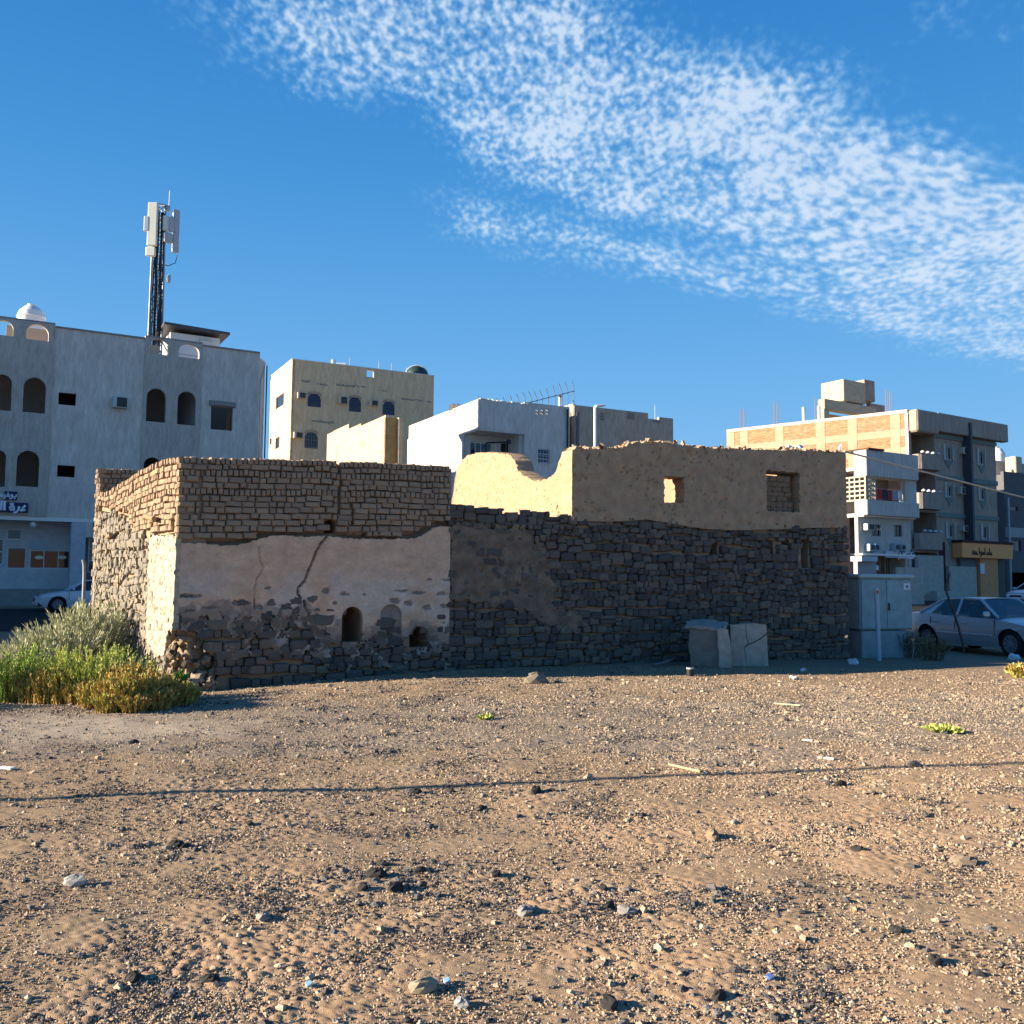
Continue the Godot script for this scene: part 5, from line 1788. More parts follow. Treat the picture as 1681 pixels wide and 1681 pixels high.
func make_grey_building() -> void:
	var c := at(943, 664, 63.5)
	var f := frame(c, c + dirv(28.0))
	var b := building("grey_rendered_house", f, "plain grey rendered wall of a house with a notched parapet beside the white house")
	var m := streaked(mat("grey_house", 0.62, 0.53, 0.43, 0.9, "streaks", 0.4, "n_fine", 0.5), 0.4)
	var segs := [[943, 962, 664], [962, 1062, 667], [1062, 1080, 687], [1080, 1105, 687]]
	var l := [[0.0, loc(f, 1064, 690).x, loc(f, 1000, 671).y], [loc(f, 1064, 690).x, loc(f, 1082, 690).x, loc(f, 1072, 688).y], [loc(f, 1082, 690).x, loc(f, 1105, 690).x, loc(f, 1095, 686).y]]
	for e in l: facade(b, Transform3D(), e[0], 0.0, e[1], e[2], [], 0.25, m)
	var x1: float = l[2][1]
	var top: float = l[0][2]
	part_box("side_wall", b, Transform3D(), Vector3(0.003, 0, -9), Vector3(0.25, top + 0.15, -0.27), mat("pale_side", 0.6, 0.5, 0.36, 0.9, "concrete", 0.4), 0.03)
	part_box("side_wall", b, Transform3D(), Vector3(x1 - 0.25, 0, -9), Vector3(x1 - 0.003, top - 0.8, -0.27), m)
	part_box("roof", b, Transform3D(), Vector3(0.25, top - 1.3, -9), Vector3(x1, top - 1.1, -0.27), mats["room_wall"])
	part_box("rear_wall", b, Transform3D(), Vector3(0, 0, -9.3), Vector3(x1, top - 0.9, -9.0), m)
	for e in [[985, 676, 992, 690], [1030, 678, 1042, 688], [1072, 690, 1084, 694]]:
		var r := rect(f, e[0], e[1], e[2], e[3])
		for i in 3:
			for j in 3:
				part_box("vent_block", b, Transform3D(), Vector3(r.position.x + r.size.x * i / 3.0, r.position.y + r.size.y * j / 3.0, 0.003), Vector3(r.position.x + r.size.x * (i + 0.7) / 3.0, r.position.y + r.size.y * (j + 0.7) / 3.0, 0.03), mat("vent_dark", 0.22, 0.2, 0.18, 0.9))
	var cb := M.new()
	var cx := loc(f, 946, 700).x
	cb.box(Vector3(cx, 0, 0.004), Vector3(cx + 0.2, loc(f, 946, 676).y, 0.08))
	put("dark_strip", cb, mats["dark_shop"], b)
	# street lamp before it
	var lp := at(977, 760, 40.0)
	var t := thing("street_lamp", Transform3D(f.basis, Vector3(lp.x, gy(lp.x, lp.z), lp.z)), "street lamp with white upper pole before the grey wall", "lamp post")
	var y0 := at(977, 722, 40.0).y - gy(lp.x, lp.z)
	var y1 := at(977, 668, 40.0).y - gy(lp.x, lp.z)
	var pm := M.new()
	pm.tube([Vector3.ZERO, Vector3(0, y0 - 0.6, 0)], 0.09, 8)
	put("lower_pole", pm, mats["cable_black"], t)
	var pu := M.new()
	pu.tube([Vector3(0, y0 - 0.6, 0), Vector3(0, y1, 0)], 0.07, 8)
	put("upper_pole", pu, mats["pipe_white"], t)
	var hd := M.new()
	hd.cbox(Transform3D(Basis(Vector3.BACK, 0.2), Vector3(0.18, y1 + 0.05, 0.1)), Vector3(0.5, 0.1, 0.22), 0.03)
	put("lamp_head", hd, mats["pipe_white"], t)
	var rd := thing("roof_rod", Transform3D(Basis(), f * Vector3(loc(f, 1085, 700).x, top - 1.1, -0.7)), "thin upright rod on the grey wall's roof", "rod")
	var rm := M.new()
	rm.tube([Vector3.ZERO, Vector3(0, loc(f, 1083, 663).y - top + 1.1, 0)], 0.025, 5)
	put("rod", rm, mats["rod_steel"], rd)

func make_brick_building() -> void:
	var c := at(1490, 672, 70.0)
	var f := frame(c, c + dirv(33.0))
	var T := Transform3D()
	var b := building("brick_apartment_block", f, "grey fronted block with round balconies and a bare orange brick flank")
	var grey := streaked(mat("grey_front", 0.52, 0.43, 0.36, 0.9, "streaks", 0.3, "n_fine", 0.3), 0.3)
	var green := mat("green_band", 0.16, 0.215, 0.2, 0.85)
	var top := loc(f, 1490, 672).y
	var x1 := loc(f, 1636, 800).x
	var bay0 := loc(f, 1531, 780).x
	# grey front right of the balconies
	var wins := [[1551, 734, 1562, 754], [1606, 741, 1615, 762], [1553, 797, 1563, 815], [1608, 802, 1617, 820], [1555, 861, 1565, 882], [1612, 864, 1621, 884]]
	var ops := []
	for e in wins: ops.append([rect(f, e[0], e[1], e[2], e[3]), false])
	facade(b, T, bay0, 0.0, x1, top - 0.1, ops, 0.3, grey)
	var gf := mat("grey_frame", 0.42, 0.43, 0.42, 0.6)
	for e in ops:
		var r: Rect2 = e[0]
		window(b, T, r, 0.08, gf, mats["dark_glass"], 1, 0)
		part_box("window_surround", b, T, Vector3(r.position.x - 0.26, r.position.y - 0.1, 0.002), Vector3(r.position.x - 0.05, r.end.y + 0.2, 0.1), gf)
		part_box("window_surround", b, T, Vector3(r.end.x + 0.05, r.position.y - 0.1, 0.002), Vector3(r.end.x + 0.14, r.end.y + 0.2, 0.1), gf)
		var tr := M.new()
		tr.tri(Vector3(r.position.x - 0.1, r.position.y - 0.12, 0.05), Vector3(r.end.x + 0.1, r.position.y - 0.12, 0.05), Vector3(r.get_center().x, r.position.y - 0.75, 0.05))
		tr.quad(Vector3(r.position.x - 0.1, r.position.y - 0.12, 0.05), Vector3(r.position.x - 0.1, r.position.y - 0.12, 0.003), Vector3(r.get_center().x, r.position.y - 0.75, 0.003), Vector3(r.get_center().x, r.position.y - 0.75, 0.05))
		tr.quad(Vector3(r.end.x + 0.1, r.position.y - 0.12, 0.003), Vector3(r.end.x + 0.1, r.position.y - 0.12, 0.05), Vector3(r.get_center().x, r.position.y - 0.75, 0.05), Vector3(r.get_center().x, r.position.y - 0.75, 0.003))
		put("window_apron", tr, green, b)
	# bands and overhanging top storey
	for v in [[712, 719], [779, 787], [841, 848]]:
		part_box("green_band", b, T, Vector3(bay0, loc(f, 1540, v[1]).y, 0.003), Vector3(x1 + 0.02, loc(f, 1540, v[0]).y, 0.12), green)
	part_box("top_overhang", b, T, Vector3(bay0, loc(f, 1540, 711).y, 0.0), Vector3(loc(f, 1643, 700).x, top, 0.6), grey, 0.04)
	part_box("top_overhang", b, T, Vector3(0.05, loc(f, 1505, 712).y, -0.5), Vector3(bay0 - 0.08, top - 0.05, 0.75), grey, 0.12)
	part_box("drain_pipe", b, T, Vector3(loc(f, 1580, 760).x, 4.0, 0.02), Vector3(loc(f, 1583, 760).x, top - 0.4, 0.74), mat("pipe_dark", 0.06, 0.065, 0.075, 0.6))
	for e in [[1574, 735, 1582, 746], [1570, 800, 1578, 812], [1574, 863, 1582, 873]]: ac_unit(b, T, rect(f, e[0], e[1], e[2], e[3]), mats["ac_beige"], 0.4)
	# balcony column: recess with back wall, round fronts, white scalloped rails
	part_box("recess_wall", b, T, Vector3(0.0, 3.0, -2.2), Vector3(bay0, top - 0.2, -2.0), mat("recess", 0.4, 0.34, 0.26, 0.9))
	for e in [[749, 773], [811, 837], [876, 903]]:
		var ya := loc(f, 1512, e[1]).y
		var yb := loc(f, 1512, e[0]).y
		part_box("balcony_floor", b, T, Vector3(0.05, ya - 0.2, -2.0), Vector3(bay0 - 0.05, ya + 0.05, 0.3), grey)
		var ba := M.new()
		var xm := bay0 * 0.5
		var n := 10
		for k in n:
			var a0 := PI * k / n
			var a1 := PI * (k + 1) / n
			var w := xm - 0.05
			var q0 := Vector3(xm - cos(a0) * w, 0, 0.25 + pow(sin(a0), 0.5) * 0.8)
			var q1 := Vector3(xm - cos(a1) * w, 0, 0.25 + pow(sin(a1), 0.5) * 0.8)
			ba.quad(q0 + Vector3(0, ya, 0), q0 + Vector3(0, yb, 0), q1 + Vector3(0, yb, 0), q1 + Vector3(0, ya, 0))
			ba.quad(q0 * Vector3(1, 1, 0.9) + Vector3(0, yb, 0), q0 + Vector3(0, yb, 0), q1 + Vector3(0, yb, 0), q1 * Vector3(1, 1, 0.9) + Vector3(0, yb, 0))
			ba.tri(q0 + Vector3(0, ya, 0), q1 + Vector3(0, ya, 0), Vector3(xm, ya, 0.2))
		var bo := put("balcony_front", ba, grey, b)
		for k in 4:
			var x := bay0 * (0.16 + 0.22 * k)
			var kn := M.new()
			kn.lathe([Vector2(0.0, 0.0), Vector2(0.17, 0.02), Vector2(0.15, 0.12), Vector2(0.06, 0.19), Vector2(0, 0.2)], 10, Transform3D(Basis(), Vector3(x, yb + 0.08, 0.85)))
			put("scallop", kn, mat("scallop_white", 0.5, 0.5, 0.54, 0.7), bo)
		part_box("balcony_door", b, T, Vector3(bay0 * 0.3, ya + 0.1, -1.98), Vector3(bay0 * 0.62, ya + 2.1, -1.9), mat("door_brown", 0.16, 0.12, 0.09, 0.7))
	part_box("balcony_side", b, T, Vector3(bay0 - 0.12, 3.0, -2.0), Vector3(bay0 - 0.003, top - 0.6, 0.3), grey)
	part_box("corner_pier", b, T, Vector3(0.0, 0.0, -0.4), Vector3(0.35, top - 0.1, 0.0), grey)
	# bare brick flank with its concrete frame
	var far := at(1193, 707, 80.0)
	var fs := frame(far, f * Vector3(0, 0, 0))
	var sl := Vector2(far.x - f.origin.x, far.z - f.origin.z).length()
	var ts := f.affine_inverse() * fs
	var brick := mat("brickwork", 0.7, 0.4, 0.235, 0.9, "brickwork", 0.28)
	var conc := mat("bare_concrete", 0.55, 0.41, 0.28, 0.9, "concrete", 0.4, "n_fine", 0.5)
	part_box("wall_backing", b, ts, Vector3(0, 0, -0.4), Vector3(sl - 0.05, top - 0.25, -0.12), conc)
	var cols := [1193, 1215, 1273, 1340, 1392, 1462, 1490]
	var rows := [top - 0.02, loc(fs, 1462, 706).y, loc(fs, 1462, 718).y, loc(fs, 1462, 736).y, loc(fs, 1462, 748).y, 6.0]
	for k in cols.size() - 1:
		var xa := loc(fs, cols[k], 720).x
		var xb := loc(fs, cols[k + 1], 720).x if k < cols.size() - 2 else sl
		var xc := minf(xa + 0.75, xb)
		part_box("concrete_column", b, ts, Vector3(xa, 0, -0.12), Vector3(xc, top - 0.28, 0.03), conc, 0.02)
		part_box("brick_panel", b, ts, Vector3(xc, rows[1], -0.12), Vector3(xb, top - 0.28, 0.0), brick)
		part_box("concrete_beam", b, ts, Vector3(xc, rows[2], -0.12), Vector3(xb, rows[1], 0.02), conc)
		part_box("brick_panel", b, ts, Vector3(xc, rows[3], -0.12), Vector3(xb, rows[2], 0.0), brick)
		part_box("concrete_beam", b, ts, Vector3(xc, rows[4], -0.12), Vector3(xb, rows[3], 0.02), conc)
		part_box("brick_panel", b, ts, Vector3(xc, 0.0, -0.12), Vector3(xb, rows[4], 0.0), brick)
	part_box("coping", b, ts, Vector3(0, top - 0.28, -0.4), Vector3(sl, top, 0.06), mat("coping_pink", 0.6, 0.45, 0.36, 0.85), 0.03)
	part_box("edge_strip", b, ts, Vector3(sl - 0.2, 0, 0.031), Vector3(sl + 0.02, top - 0.3, 0.06), mats["coping_white"])
	part_box("roof", b, T, Vector3(0.2, top - 1.3, -14), Vector3(x1, top - 1.1, -0.3), conc)
	part_box("rear_wall", b, T, Vector3(-4.0, 0, -22), Vector3(x1, top - 1.0, -21.7), conc)
	part_box("side_wall", b, T, Vector3(x1 - 0.3, 0, -21.7), Vector3(x1 - 0.003, top - 0.2, -0.31), grey)
	part_box("room_wall", b, T, Vector3(bay0, 0.0, -3.4), Vector3(x1 - 0.3, top - 1.3, -3.2), mats["room_wall"])
	# ground floor: cream shop sign with brown lettering, pale walls, dark doorways
	var r := rect(f, 1562, 893, 1645, 917)
	var cream := mat("cream_sign", 0.95, 0.385, 0.14, 0.7)
	var sg := part_box("shop_sign", b, T, Vector3(r.position.x, r.position.y, 0.05), Vector3(r.end.x, r.end.y, 0.9), cream, 0.03)
	sg.set_meta("label", "cream shop sign board with brown Arabic lettering")
	part_box("sign_cap", b, T, Vector3(r.position.x - 0.05, r.end.y, 0.0), Vector3(r.end.x + 0.05, r.end.y + 0.2, 0.95), mat("maroon", 0.07, 0.025, 0.025, 0.7))
	var wd := word(["mim", "alef", "sin", "", "lam", "sin", "waw", "alef", "", "mim", "ha", "dal"], 0.62)
	put("lettering", strokes(wd[0], 0.1, 0.03), mat("brown_letter", 0.1, 0.035, 0.02, 0.6), sg, Transform3D(Basis(), Vector3(loc(f, 1610, 900).x, r.position.y + 0.25, 0.9)))
	var pw := mat("pale_ground_wall", 0.6, 0.54, 0.46, 0.85, "concrete", 0.5)
	part_box("ground_floor_wall", b, T, Vector3(loc(f, 1551, 950).x, -0.3, 0.05), Vector3(loc(f, 1596, 950).x, loc(f, 1570, 930).y, 0.4), pw, 0.03)
	part_box("ground_floor_wall", b, T, Vector3(loc(f, 1496, 950).x, -0.3, 0.3), Vector3(loc(f, 1538, 950).x, loc(f, 1520, 912).y, 0.6), pw, 0.03)
	part_box("doorway", b, T, Vector3(loc(f, 1538, 950).x, -0.3, 0.05), Vector3(loc(f, 1551, 950).x, loc(f, 1545, 890).y, 0.1), mats["maroon"])
	part_box("window_band", b, T, Vector3(loc(f, 1571, 920).x, loc(f, 1580, 931).y, 0.1), Vector3(loc(f, 1600, 920).x, loc(f, 1580, 918).y, 0.3), mats["dark_shop"])
	part_box("yellow_pier", b, T, Vector3(loc(f, 1598, 950).x, -0.3, 0.1), Vector3(loc(f, 1627, 950).x, r.position.y, 0.6), mat("yellow_pier", 0.88, 0.4, 0.18, 0.8, "concrete", 0.6), 0.03)
	part_box("notice", b, T, Vector3(loc(f, 1597, 930).x, loc(f, 1600, 942).y, 0.6), Vector3(loc(f, 1604, 930).x, loc(f, 1600, 925).y, 0.63), mat("notice_white", 0.65, 0.66, 0.68, 0.6))
	part_box("roller_shutter", b, T, Vector3(loc(f, 1627, 950).x, -0.3, 0.06), Vector3(loc(f, 1648, 950).x, r.position.y, 0.12), mat("steel_shutter", 0.07, 0.065, 0.065, 0.6))
	var steps := thing("entrance_steps", f, "grey concrete steps and ramp in front of the pale shop wall", "steps")
	for k in 3:
		part_box("step", steps, T, Vector3(loc(f, 1500 + k * 8, 975).x, -0.2, 0.62), Vector3(loc(f, 1556, 975).x, loc(f, 1530, 978 - k * 4).y, 1.9 - k * 0.4), pw, 0.02)
	# rooftop: stair head and bracket beam, rods
	var h := thing("roof_stair_head", f, "cream concrete stair head and open beam on the brick block's roof", "stair head")
	var fz := Transform3D(Basis(), Vector3(0, 0, -8.8))
	var fh := f * fz
	var cr := mat("cream_concrete", 0.62, 0.53, 0.37, 0.85, "concrete", 0.4)
	var ya := top - 1.1
	var xa2 := loc(fh, 1385, 640).x
	var xb2 := loc(fh, 1421, 640).x
	part_box("tower", h, fz, Vector3(xa2, loc(fh, 1400, 660).y, -2.4), Vector3(xb2, loc(fh, 1400, 625).y, 0), cr, 0.04)
	part_box("tower_side", h, fz, Vector3(xb2, loc(fh, 1400, 653).y, -2.4), Vector3(loc(fh, 1438, 640).x, loc(fh, 1430, 624).y, -0.1), grey, 0.04)
	part_box("beam", h, fz, Vector3(loc(fh, 1352, 665).x, loc(fh, 1370, 674).y, -0.6), Vector3(loc(fh, 1437, 665).x, loc(fh, 1390, 661).y, 0.1), cr, 0.03)
	part_box("post", h, fz, Vector3(loc(fh, 1352, 680).x, ya - 2.0, -0.5), Vector3(loc(fh, 1361, 680).x, loc(fh, 1370, 674).y, 0.05), cr, 0.03)
	part_box("post", h, fz, Vector3(loc(fh, 1425, 680).x, ya - 2.0, -0.5), Vector3(loc(fh, 1437, 680).x, loc(fh, 1370, 674).y, 0.05), cr, 0.03)
	part_box("stair_wall", h, fz, Vector3(loc(fh, 1388, 680).x, ya - 2.0, -2.2), Vector3(loc(fh, 1424, 680).x, loc(fh, 1400, 676).y, -1.9), grey)
	part_box("side_parapet", h, fz, Vector3(loc(fh, 1438, 670).x, ya - 1.0, -1.0), Vector3(loc(fh, 1462, 670).x, loc(fh, 1450, 662).y, -0.6), grey)
	var k2 := 0
	for e in [[1213, 668, 0.05], [1268, 658, 0.05], [1318, 668, 0.14], [1336, 652, 0.05], [1343, 666, 0.14], [1453, 637, 0.06]]:
		var p := loc(fs, e[0], 690)
		var rd := thing("roof_rod", Transform3D(Basis(), fs * Vector3(p.x, top - 0.3, -0.2)), ["rusty starter rods rising from the brick flank's concrete frame", "white upright pipe on the brick flank's roof edge"][1 if e[2] > 0.1 else 0], "rod", ["starter rods on the brick flank", "white pipes on the brick flank"][1 if e[2] > 0.1 else 0])
		var rm := M.new()
		var hh := loc(fs, e[0], e[1]).y - top + 0.3
		if e[2] > 0.1: rm.tube([Vector3.ZERO, Vector3(0, hh, 0)], e[2], 8)
		else:
			for q in 4: rm.tube([Vector3((q % 2) * 0.3, 0, (q / 2) * 0.3), Vector3((q % 2) * 0.3 + 0.05, hh - q * 0.15, (q / 2) * 0.3)], 0.025, 4)
		put("rod", rm, mats["pipe_white"] if e[2] > 0.1 else mat("rusty_steel", 0.22, 0.17, 0.17, 0.8), rd)
		k2 += 1

func make_small_white_building() -> void:
	var c := at(1406, 745, 56.0)
	var f := frame(c, c + dirv(30.0))
	var T := Transform3D()
	var b := building("white_flat_building", f, "narrow white building with an enclosed balcony and outdoor air conditioners beside the ruin")
	var white := streaked(mat("white_flat", 0.72, 0.7, 0.67, 0.8, "streaks", 0.4, "n_fine", 0.3), 0.5)
	var x1 := loc(f, 1493, 800).x
	var top := loc(f, 1406, 740).y
	var y1 := loc(f, 1406, 783).y
	var y2 := loc(f, 1406, 821).y
	var y3 := loc(f, 1406, 846).y
	var y4 := loc(f, 1406, 908).y
	var dz := 0.7
	part_box("upper_parapet", b, T, Vector3(0, y1, -0.25), Vector3(x1, top, dz), white, 0.04)
	part_box("lower_parapet", b, T, Vector3(0, y3, -0.25), Vector3(x1, y2, dz), white, 0.04)
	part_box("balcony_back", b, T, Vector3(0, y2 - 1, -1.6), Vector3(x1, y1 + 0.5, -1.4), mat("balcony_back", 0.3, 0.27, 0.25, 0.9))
	part_box("balcony_floor", b, T, Vector3(0.05, y2 - 1.0, -1.4), Vector3(x1, y2 - 0.8, 0.4), mats["room_wall"])
	part_box("balcony_end", b, T, Vector3(loc(f, 1475, 800).x, y2, 0.1), Vector3(x1, y1, 0.5), white)
	# lattice screen at the corner
	var sc := M.new()
	var gx := loc(f, 1424, 800).x
	for k in 6:
		var yy := lerpf(y2, y1, k / 5.0)
		sc.box(Vector3(0.02, yy - 0.05, dz - 0.12), Vector3(gx, yy + 0.05, dz - 0.06))
		sc.box(Vector3(0.0, yy - 0.05, -1.4), Vector3(0.06, yy + 0.05, dz - 0.12))
	for k in 6:
		var xx := lerpf(0.03, gx - 0.05, k / 5.0)
		sc.box(Vector3(xx - 0.04, y2, dz - 0.11), Vector3(xx + 0.04, y1, dz - 0.07))
		var zz := lerpf(-1.35, dz - 0.15, k / 5.0)
		sc.box(Vector3(0.01, y2, zz - 0.04), Vector3(0.05, y1, zz + 0.04))
	put("lattice_screen", sc, mat("lattice_cream", 0.45, 0.39, 0.3, 0.7), b)
	# washing on a line
	var red := [mat("cloth_red", 0.34, 0.05, 0.05, 0.9), mat("cloth_grey", 0.3, 0.31, 0.34, 0.9), mat("cloth_dark", 0.05, 0.05, 0.07, 0.9), mat("cloth_white", 0.6, 0.6, 0.6, 0.9)]
	var lx := gx + 0.1
	rng.seed = 66
	var ci := 0
	var wash := thing("washing_line", f, "red and grey washing hung in the white building's balcony", "laundry")
	while lx < loc(f, 1470, 800).x:
		var ww := rng.randf_range(0.3, 0.55)
		var cl := M.new()
		var yt := y2 + 0.75
		var hh := rng.randf_range(0.55, 0.95)
		for k in 4:
			var xa := lx + ww * k / 4.0
			var xb := lx + ww * (k + 1) / 4.0
			var za := 0.3 + 0.05 * (k % 2)
			var zb := 0.3 + 0.05 * ((k + 1) % 2)
			cl.quad(Vector3(xa, yt - hh, za), Vector3(xa, yt, za), Vector3(xb, yt, zb), Vector3(xb, yt - hh, zb))
			cl.quad(Vector3(xb, yt - hh, zb - 0.02), Vector3(xb, yt, zb - 0.02), Vector3(xa, yt, za - 0.02), Vector3(xa, yt - hh, za - 0.02))
		put("cloth", cl, red[[0, 0, 2, 0, 1, 3, 0, 2][ci % 8]], wash)
		ci += 1
		lx += ww + 0.05
	var ln := M.new()
	ln.tube([Vector3(gx, y2 + 0.76, 0.32), Vector3(x1, y2 + 0.76, 0.32)], 0.012, 4)
	put("line", ln, mats["rod_steel"], wash)
	# lower storey
	var wr := [rect(f, 1431, 861, 1446, 880), rect(f, 1468, 862, 1481, 881)]
	facade(b, T, 0.0, y4, x1, y3, [[wr[0], false], [wr[1], false]], 0.25, white)
	for r in wr: window(b, T, r, 0.1, mats["frame_brown"], mats["dark_glass"], 1, 0)
	ac_unit(b, T, rect(f, 1415, 860, 1427, 871), mats["ac_white"], 0.4)
	for e in [[1419, 893, 1426, 905], [1428, 893, 1435, 905], [1461, 892, 1468, 905], [1471, 893, 1478, 905]]:
		var r := rect(f, e[0], e[1], e[2], e[3])
		var o := part_box("outdoor_unit", b, T, Vector3(r.position.x, r.position.y, 0.05), Vector3(r.end.x, r.end.y, 0.4), mat("unit_blue", 0.3, 0.38, 0.45, 0.6), 0.02)
		var fan := M.new()
		fan.lathe([Vector2(0, 0), Vector2(r.size.x * 0.4, 0), Vector2(r.size.x * 0.4, 0.03), Vector2(0, 0.03)], 14, Transform3D(Basis(Vector3.RIGHT, PI / 2), Vector3(r.get_center().x, r.get_center().y, 0.4)))
		put("fan_grille", fan, mats["dark_grey"], o)
	# sunlit flank, brown lower down
	var flank := M.new()
	part_box("flank_wall", b, T, Vector3(0.004, y3, -7), Vector3(0.25, top - 0.1, -1.7), white)
	part_box("flank_wall", b, T, Vector3(-0.9, -0.3, -7), Vector3(-0.01, y3 - 0.1, -0.6), mat("flank_brown", 0.3, 0.19, 0.15, 0.9, "concrete", 0.5))
	part_box("roof", b, T, Vector3(0, top - 1.2, -7), Vector3(x1, top - 1.0, -0.25), white)
	part_box("roof_lid", b, T, Vector3(0.1, top, -1.0), Vector3(loc(f, 1434, 740).x, top + 0.12, 0.8), mat("roof_lid", 0.1, 0.06, 0.045, 0.9))
	part_box("rear_wall", b, T, Vector3(0, -0.3, -7.3), Vector3(x1, top - 0.8, -7), white)
	part_box("room_wall", b, T, Vector3(0.25, y4, -2.6), Vector3(x1, y3, -2.4), mats["room_wall"])
	part_box("east_wall", b, T, Vector3(x1 - 0.25, -0.3, -7), Vector3(x1 - 0.003, top - 1.2, -0.26), white)
	# sign lettering, cut from sheet: dark over white
	var sg := part_box("shop_sign", b, T, Vector3(loc(f, 1450, 910).x, loc(f, 1470, 916).y, 0.1), Vector3(x1, loc(f, 1470, 905).y, 0.22), mat("sign_pale", 0.5, 0.52, 0.58, 0.7))
	sg.set_meta("label", "pale shop sign with cut-out white and dark Arabic letters")
	var wd := word(["dal", "alef", "mim", "sin", "", "alef", "lam", "fa", "lam", "ba"], 0.42)
	put("lettering", strokes(wd[0], 0.085, 0.03), mat("letter_dark", 0.02, 0.02, 0.035, 0.6), sg, Transform3D(Basis(), Vector3(x1 - 0.05, loc(f, 1470, 913).y, 0.22)))
	put("lettering", strokes(wd[0], 0.06, 0.03), mats["sign_white"], sg, Transform3D(Basis(), Vector3(x1 - 0.07, loc(f, 1470, 917).y, 0.24)))
	# ground floor: dark recess with clutter, pale wall
	part_box("soffit", b, T, Vector3(0, y4 - 0.12, -3), Vector3(x1, y4 - 0.003, 0.3), mats["room_wall"])
	part_box("ground_back", b, T, Vector3(-0.9, -0.3, -3.2), Vector3(x1, y4, -3.0), mats["room_wall"])
	part_box("ground_wall", b, T, Vector3(loc(f, 1478, 950).x, -0.3, -0.6), Vector3(x1 + 1.6, loc(f, 1490, 931).y, -0.3), mat("pale_ground_wall", 1, 1, 1), 0.02)
	part_box("grey_shed", b, T, Vector3(-1.2, -0.3, 0.6), Vector3(loc(f, 1418, 930).x, loc(f, 1400, 922).y, 0.9), mat("shed_grey", 0.32, 0.32, 0.33, 0.8))
	part_box("shed_roof", b, T, Vector3(-1.2, loc(f, 1400, 922).y, 0.4), Vector3(loc(f, 1414, 930).x, loc(f, 1400, 914).y, 1.2), mat("shed_roof", 0.45, 0.47, 0.5, 0.6))
	for k in 6:
		var xx := loc(f, 1424 + k * 9, 930).x
		part_box("shop_post", b, T, Vector3(xx, -0.3, -0.5), Vector3(xx + 0.12, y4 - 0.13, -0.35), mat("post_brown", 0.2, 0.13, 0.08, 0.8))
	part_box("counter", b, T, Vector3(loc(f, 1419, 932).x, loc(f, 1430, 936).y, -0.3), Vector3(loc(f, 1440, 932).x, loc(f, 1430, 928).y, 0.1), mat("notice_white", 1, 1, 1))

func make_far_building() -> void:
	var c := at(1648, 800, 88.0)
	var f := frame(c, c + dirv(30.0))
	var T := Transform3D()
	var b := building("dark_far_building", f, "dark grey far building with roof tanks beyond the brick block")
	var m := mat("far_dark", 0.17, 0.17, 0.175, 0.9, "concrete", 0.3)
	var top := loc(f, 1660, 775).y
	var ops := [[rect(f, 1657, 831, 1671, 839), false], [rect(f, 1660, 887, 1676, 905), false], [rect(f, 1660, 940, 1700, 975), false]]
	facade(b, T, 0, 0, 22.0, top, ops, 0.3, m)
	part_box("pale_band", b, T, Vector3(0, loc(f, 1660, 882).y, 0.003), Vector3(22, loc(f, 1660, 866).y, 0.1), mat("far_pale", 0.34, 0.34, 0.33, 0.9))
	window(b, T, ops[0][0], 0.1, mats["frame_brown"], mats["dark_glass"], 1, 0)
	window(b, T, ops[1][0], 0.1, mats["frame_brown"], mats["dark_glass"], 1, 0)
	shell(b, 0, 22.0, 0, top - 0.3, 12.0, m, [top - 0.6], mats["room_wall"])
	part_box("upper_block", b, T, Vector3(loc(f, 1658, 765).x, top - 0.5, -6), Vector3(22, loc(f, 1665, 752).y, -2.0), mat("far_pale", 1, 1, 1))
	var k := 0
	for e in [[1652, 772, 1658, 782, "square cream tank on the dark building's low roof"], [1655, 751, 1666, 764, "square cream tank against the dark building's upper storey"], [1678, 728, 1692, 752, "round white tank high on the dark building's roof"]]:
		var fz := f * Transform3D(Basis(), Vector3(0, 0, -1.0))
		var r := rect(fz, e[0], e[1], e[2], e[3])
		var yb := top - 0.004 if k < 2 else loc(f, 1665, 752).y
		var tk := thing("roof_tank", Transform3D(f.basis, fz * Vector3(r.get_center().x, yb, -3.2 if k == 2 else 0.2)), e[4], "tank")
		var tb := M.new()
		if k < 2:
			tb.cbox(Transform3D(Basis(), Vector3(0, (r.end.y - yb) * 0.5, 0)), Vector3(r.size.x, r.end.y - yb, r.size.x), 0.08)
		else:
			var hh := maxf(1.4, r.end.y - yb)
			tb.lathe([Vector2(0, 0), Vector2(r.size.x * 0.6, 0), Vector2(r.size.x * 0.6, hh * 0.6), Vector2(r.size.x * 0.4, hh * 0.9), Vector2(0, hh)], 18)
		put("tank_body", tb, mats["cream_concrete"] if k < 2 else mats["tank_white"], tk)
		var ld := M.new()
		ld.lathe([Vector2(0.0, -0.02), Vector2(0.3, -0.02), Vector2(0.3, 0.06), Vector2(0, 0.08)], 12, Transform3D(Basis(), Vector3(0, (r.end.y - yb) if k < 2 else maxf(1.4, r.end.y - yb), 0)))
		put("lid", ld, mats["tank_white"], tk)
		k += 1
	var pp := M.new()
	pp.tube([Vector3(0.15, 0, 0.3), Vector3(0.15, top - 2.5, 0.3)], 0.09, 7)
	put("drain_pipe", pp, mats["rod_steel"], b)

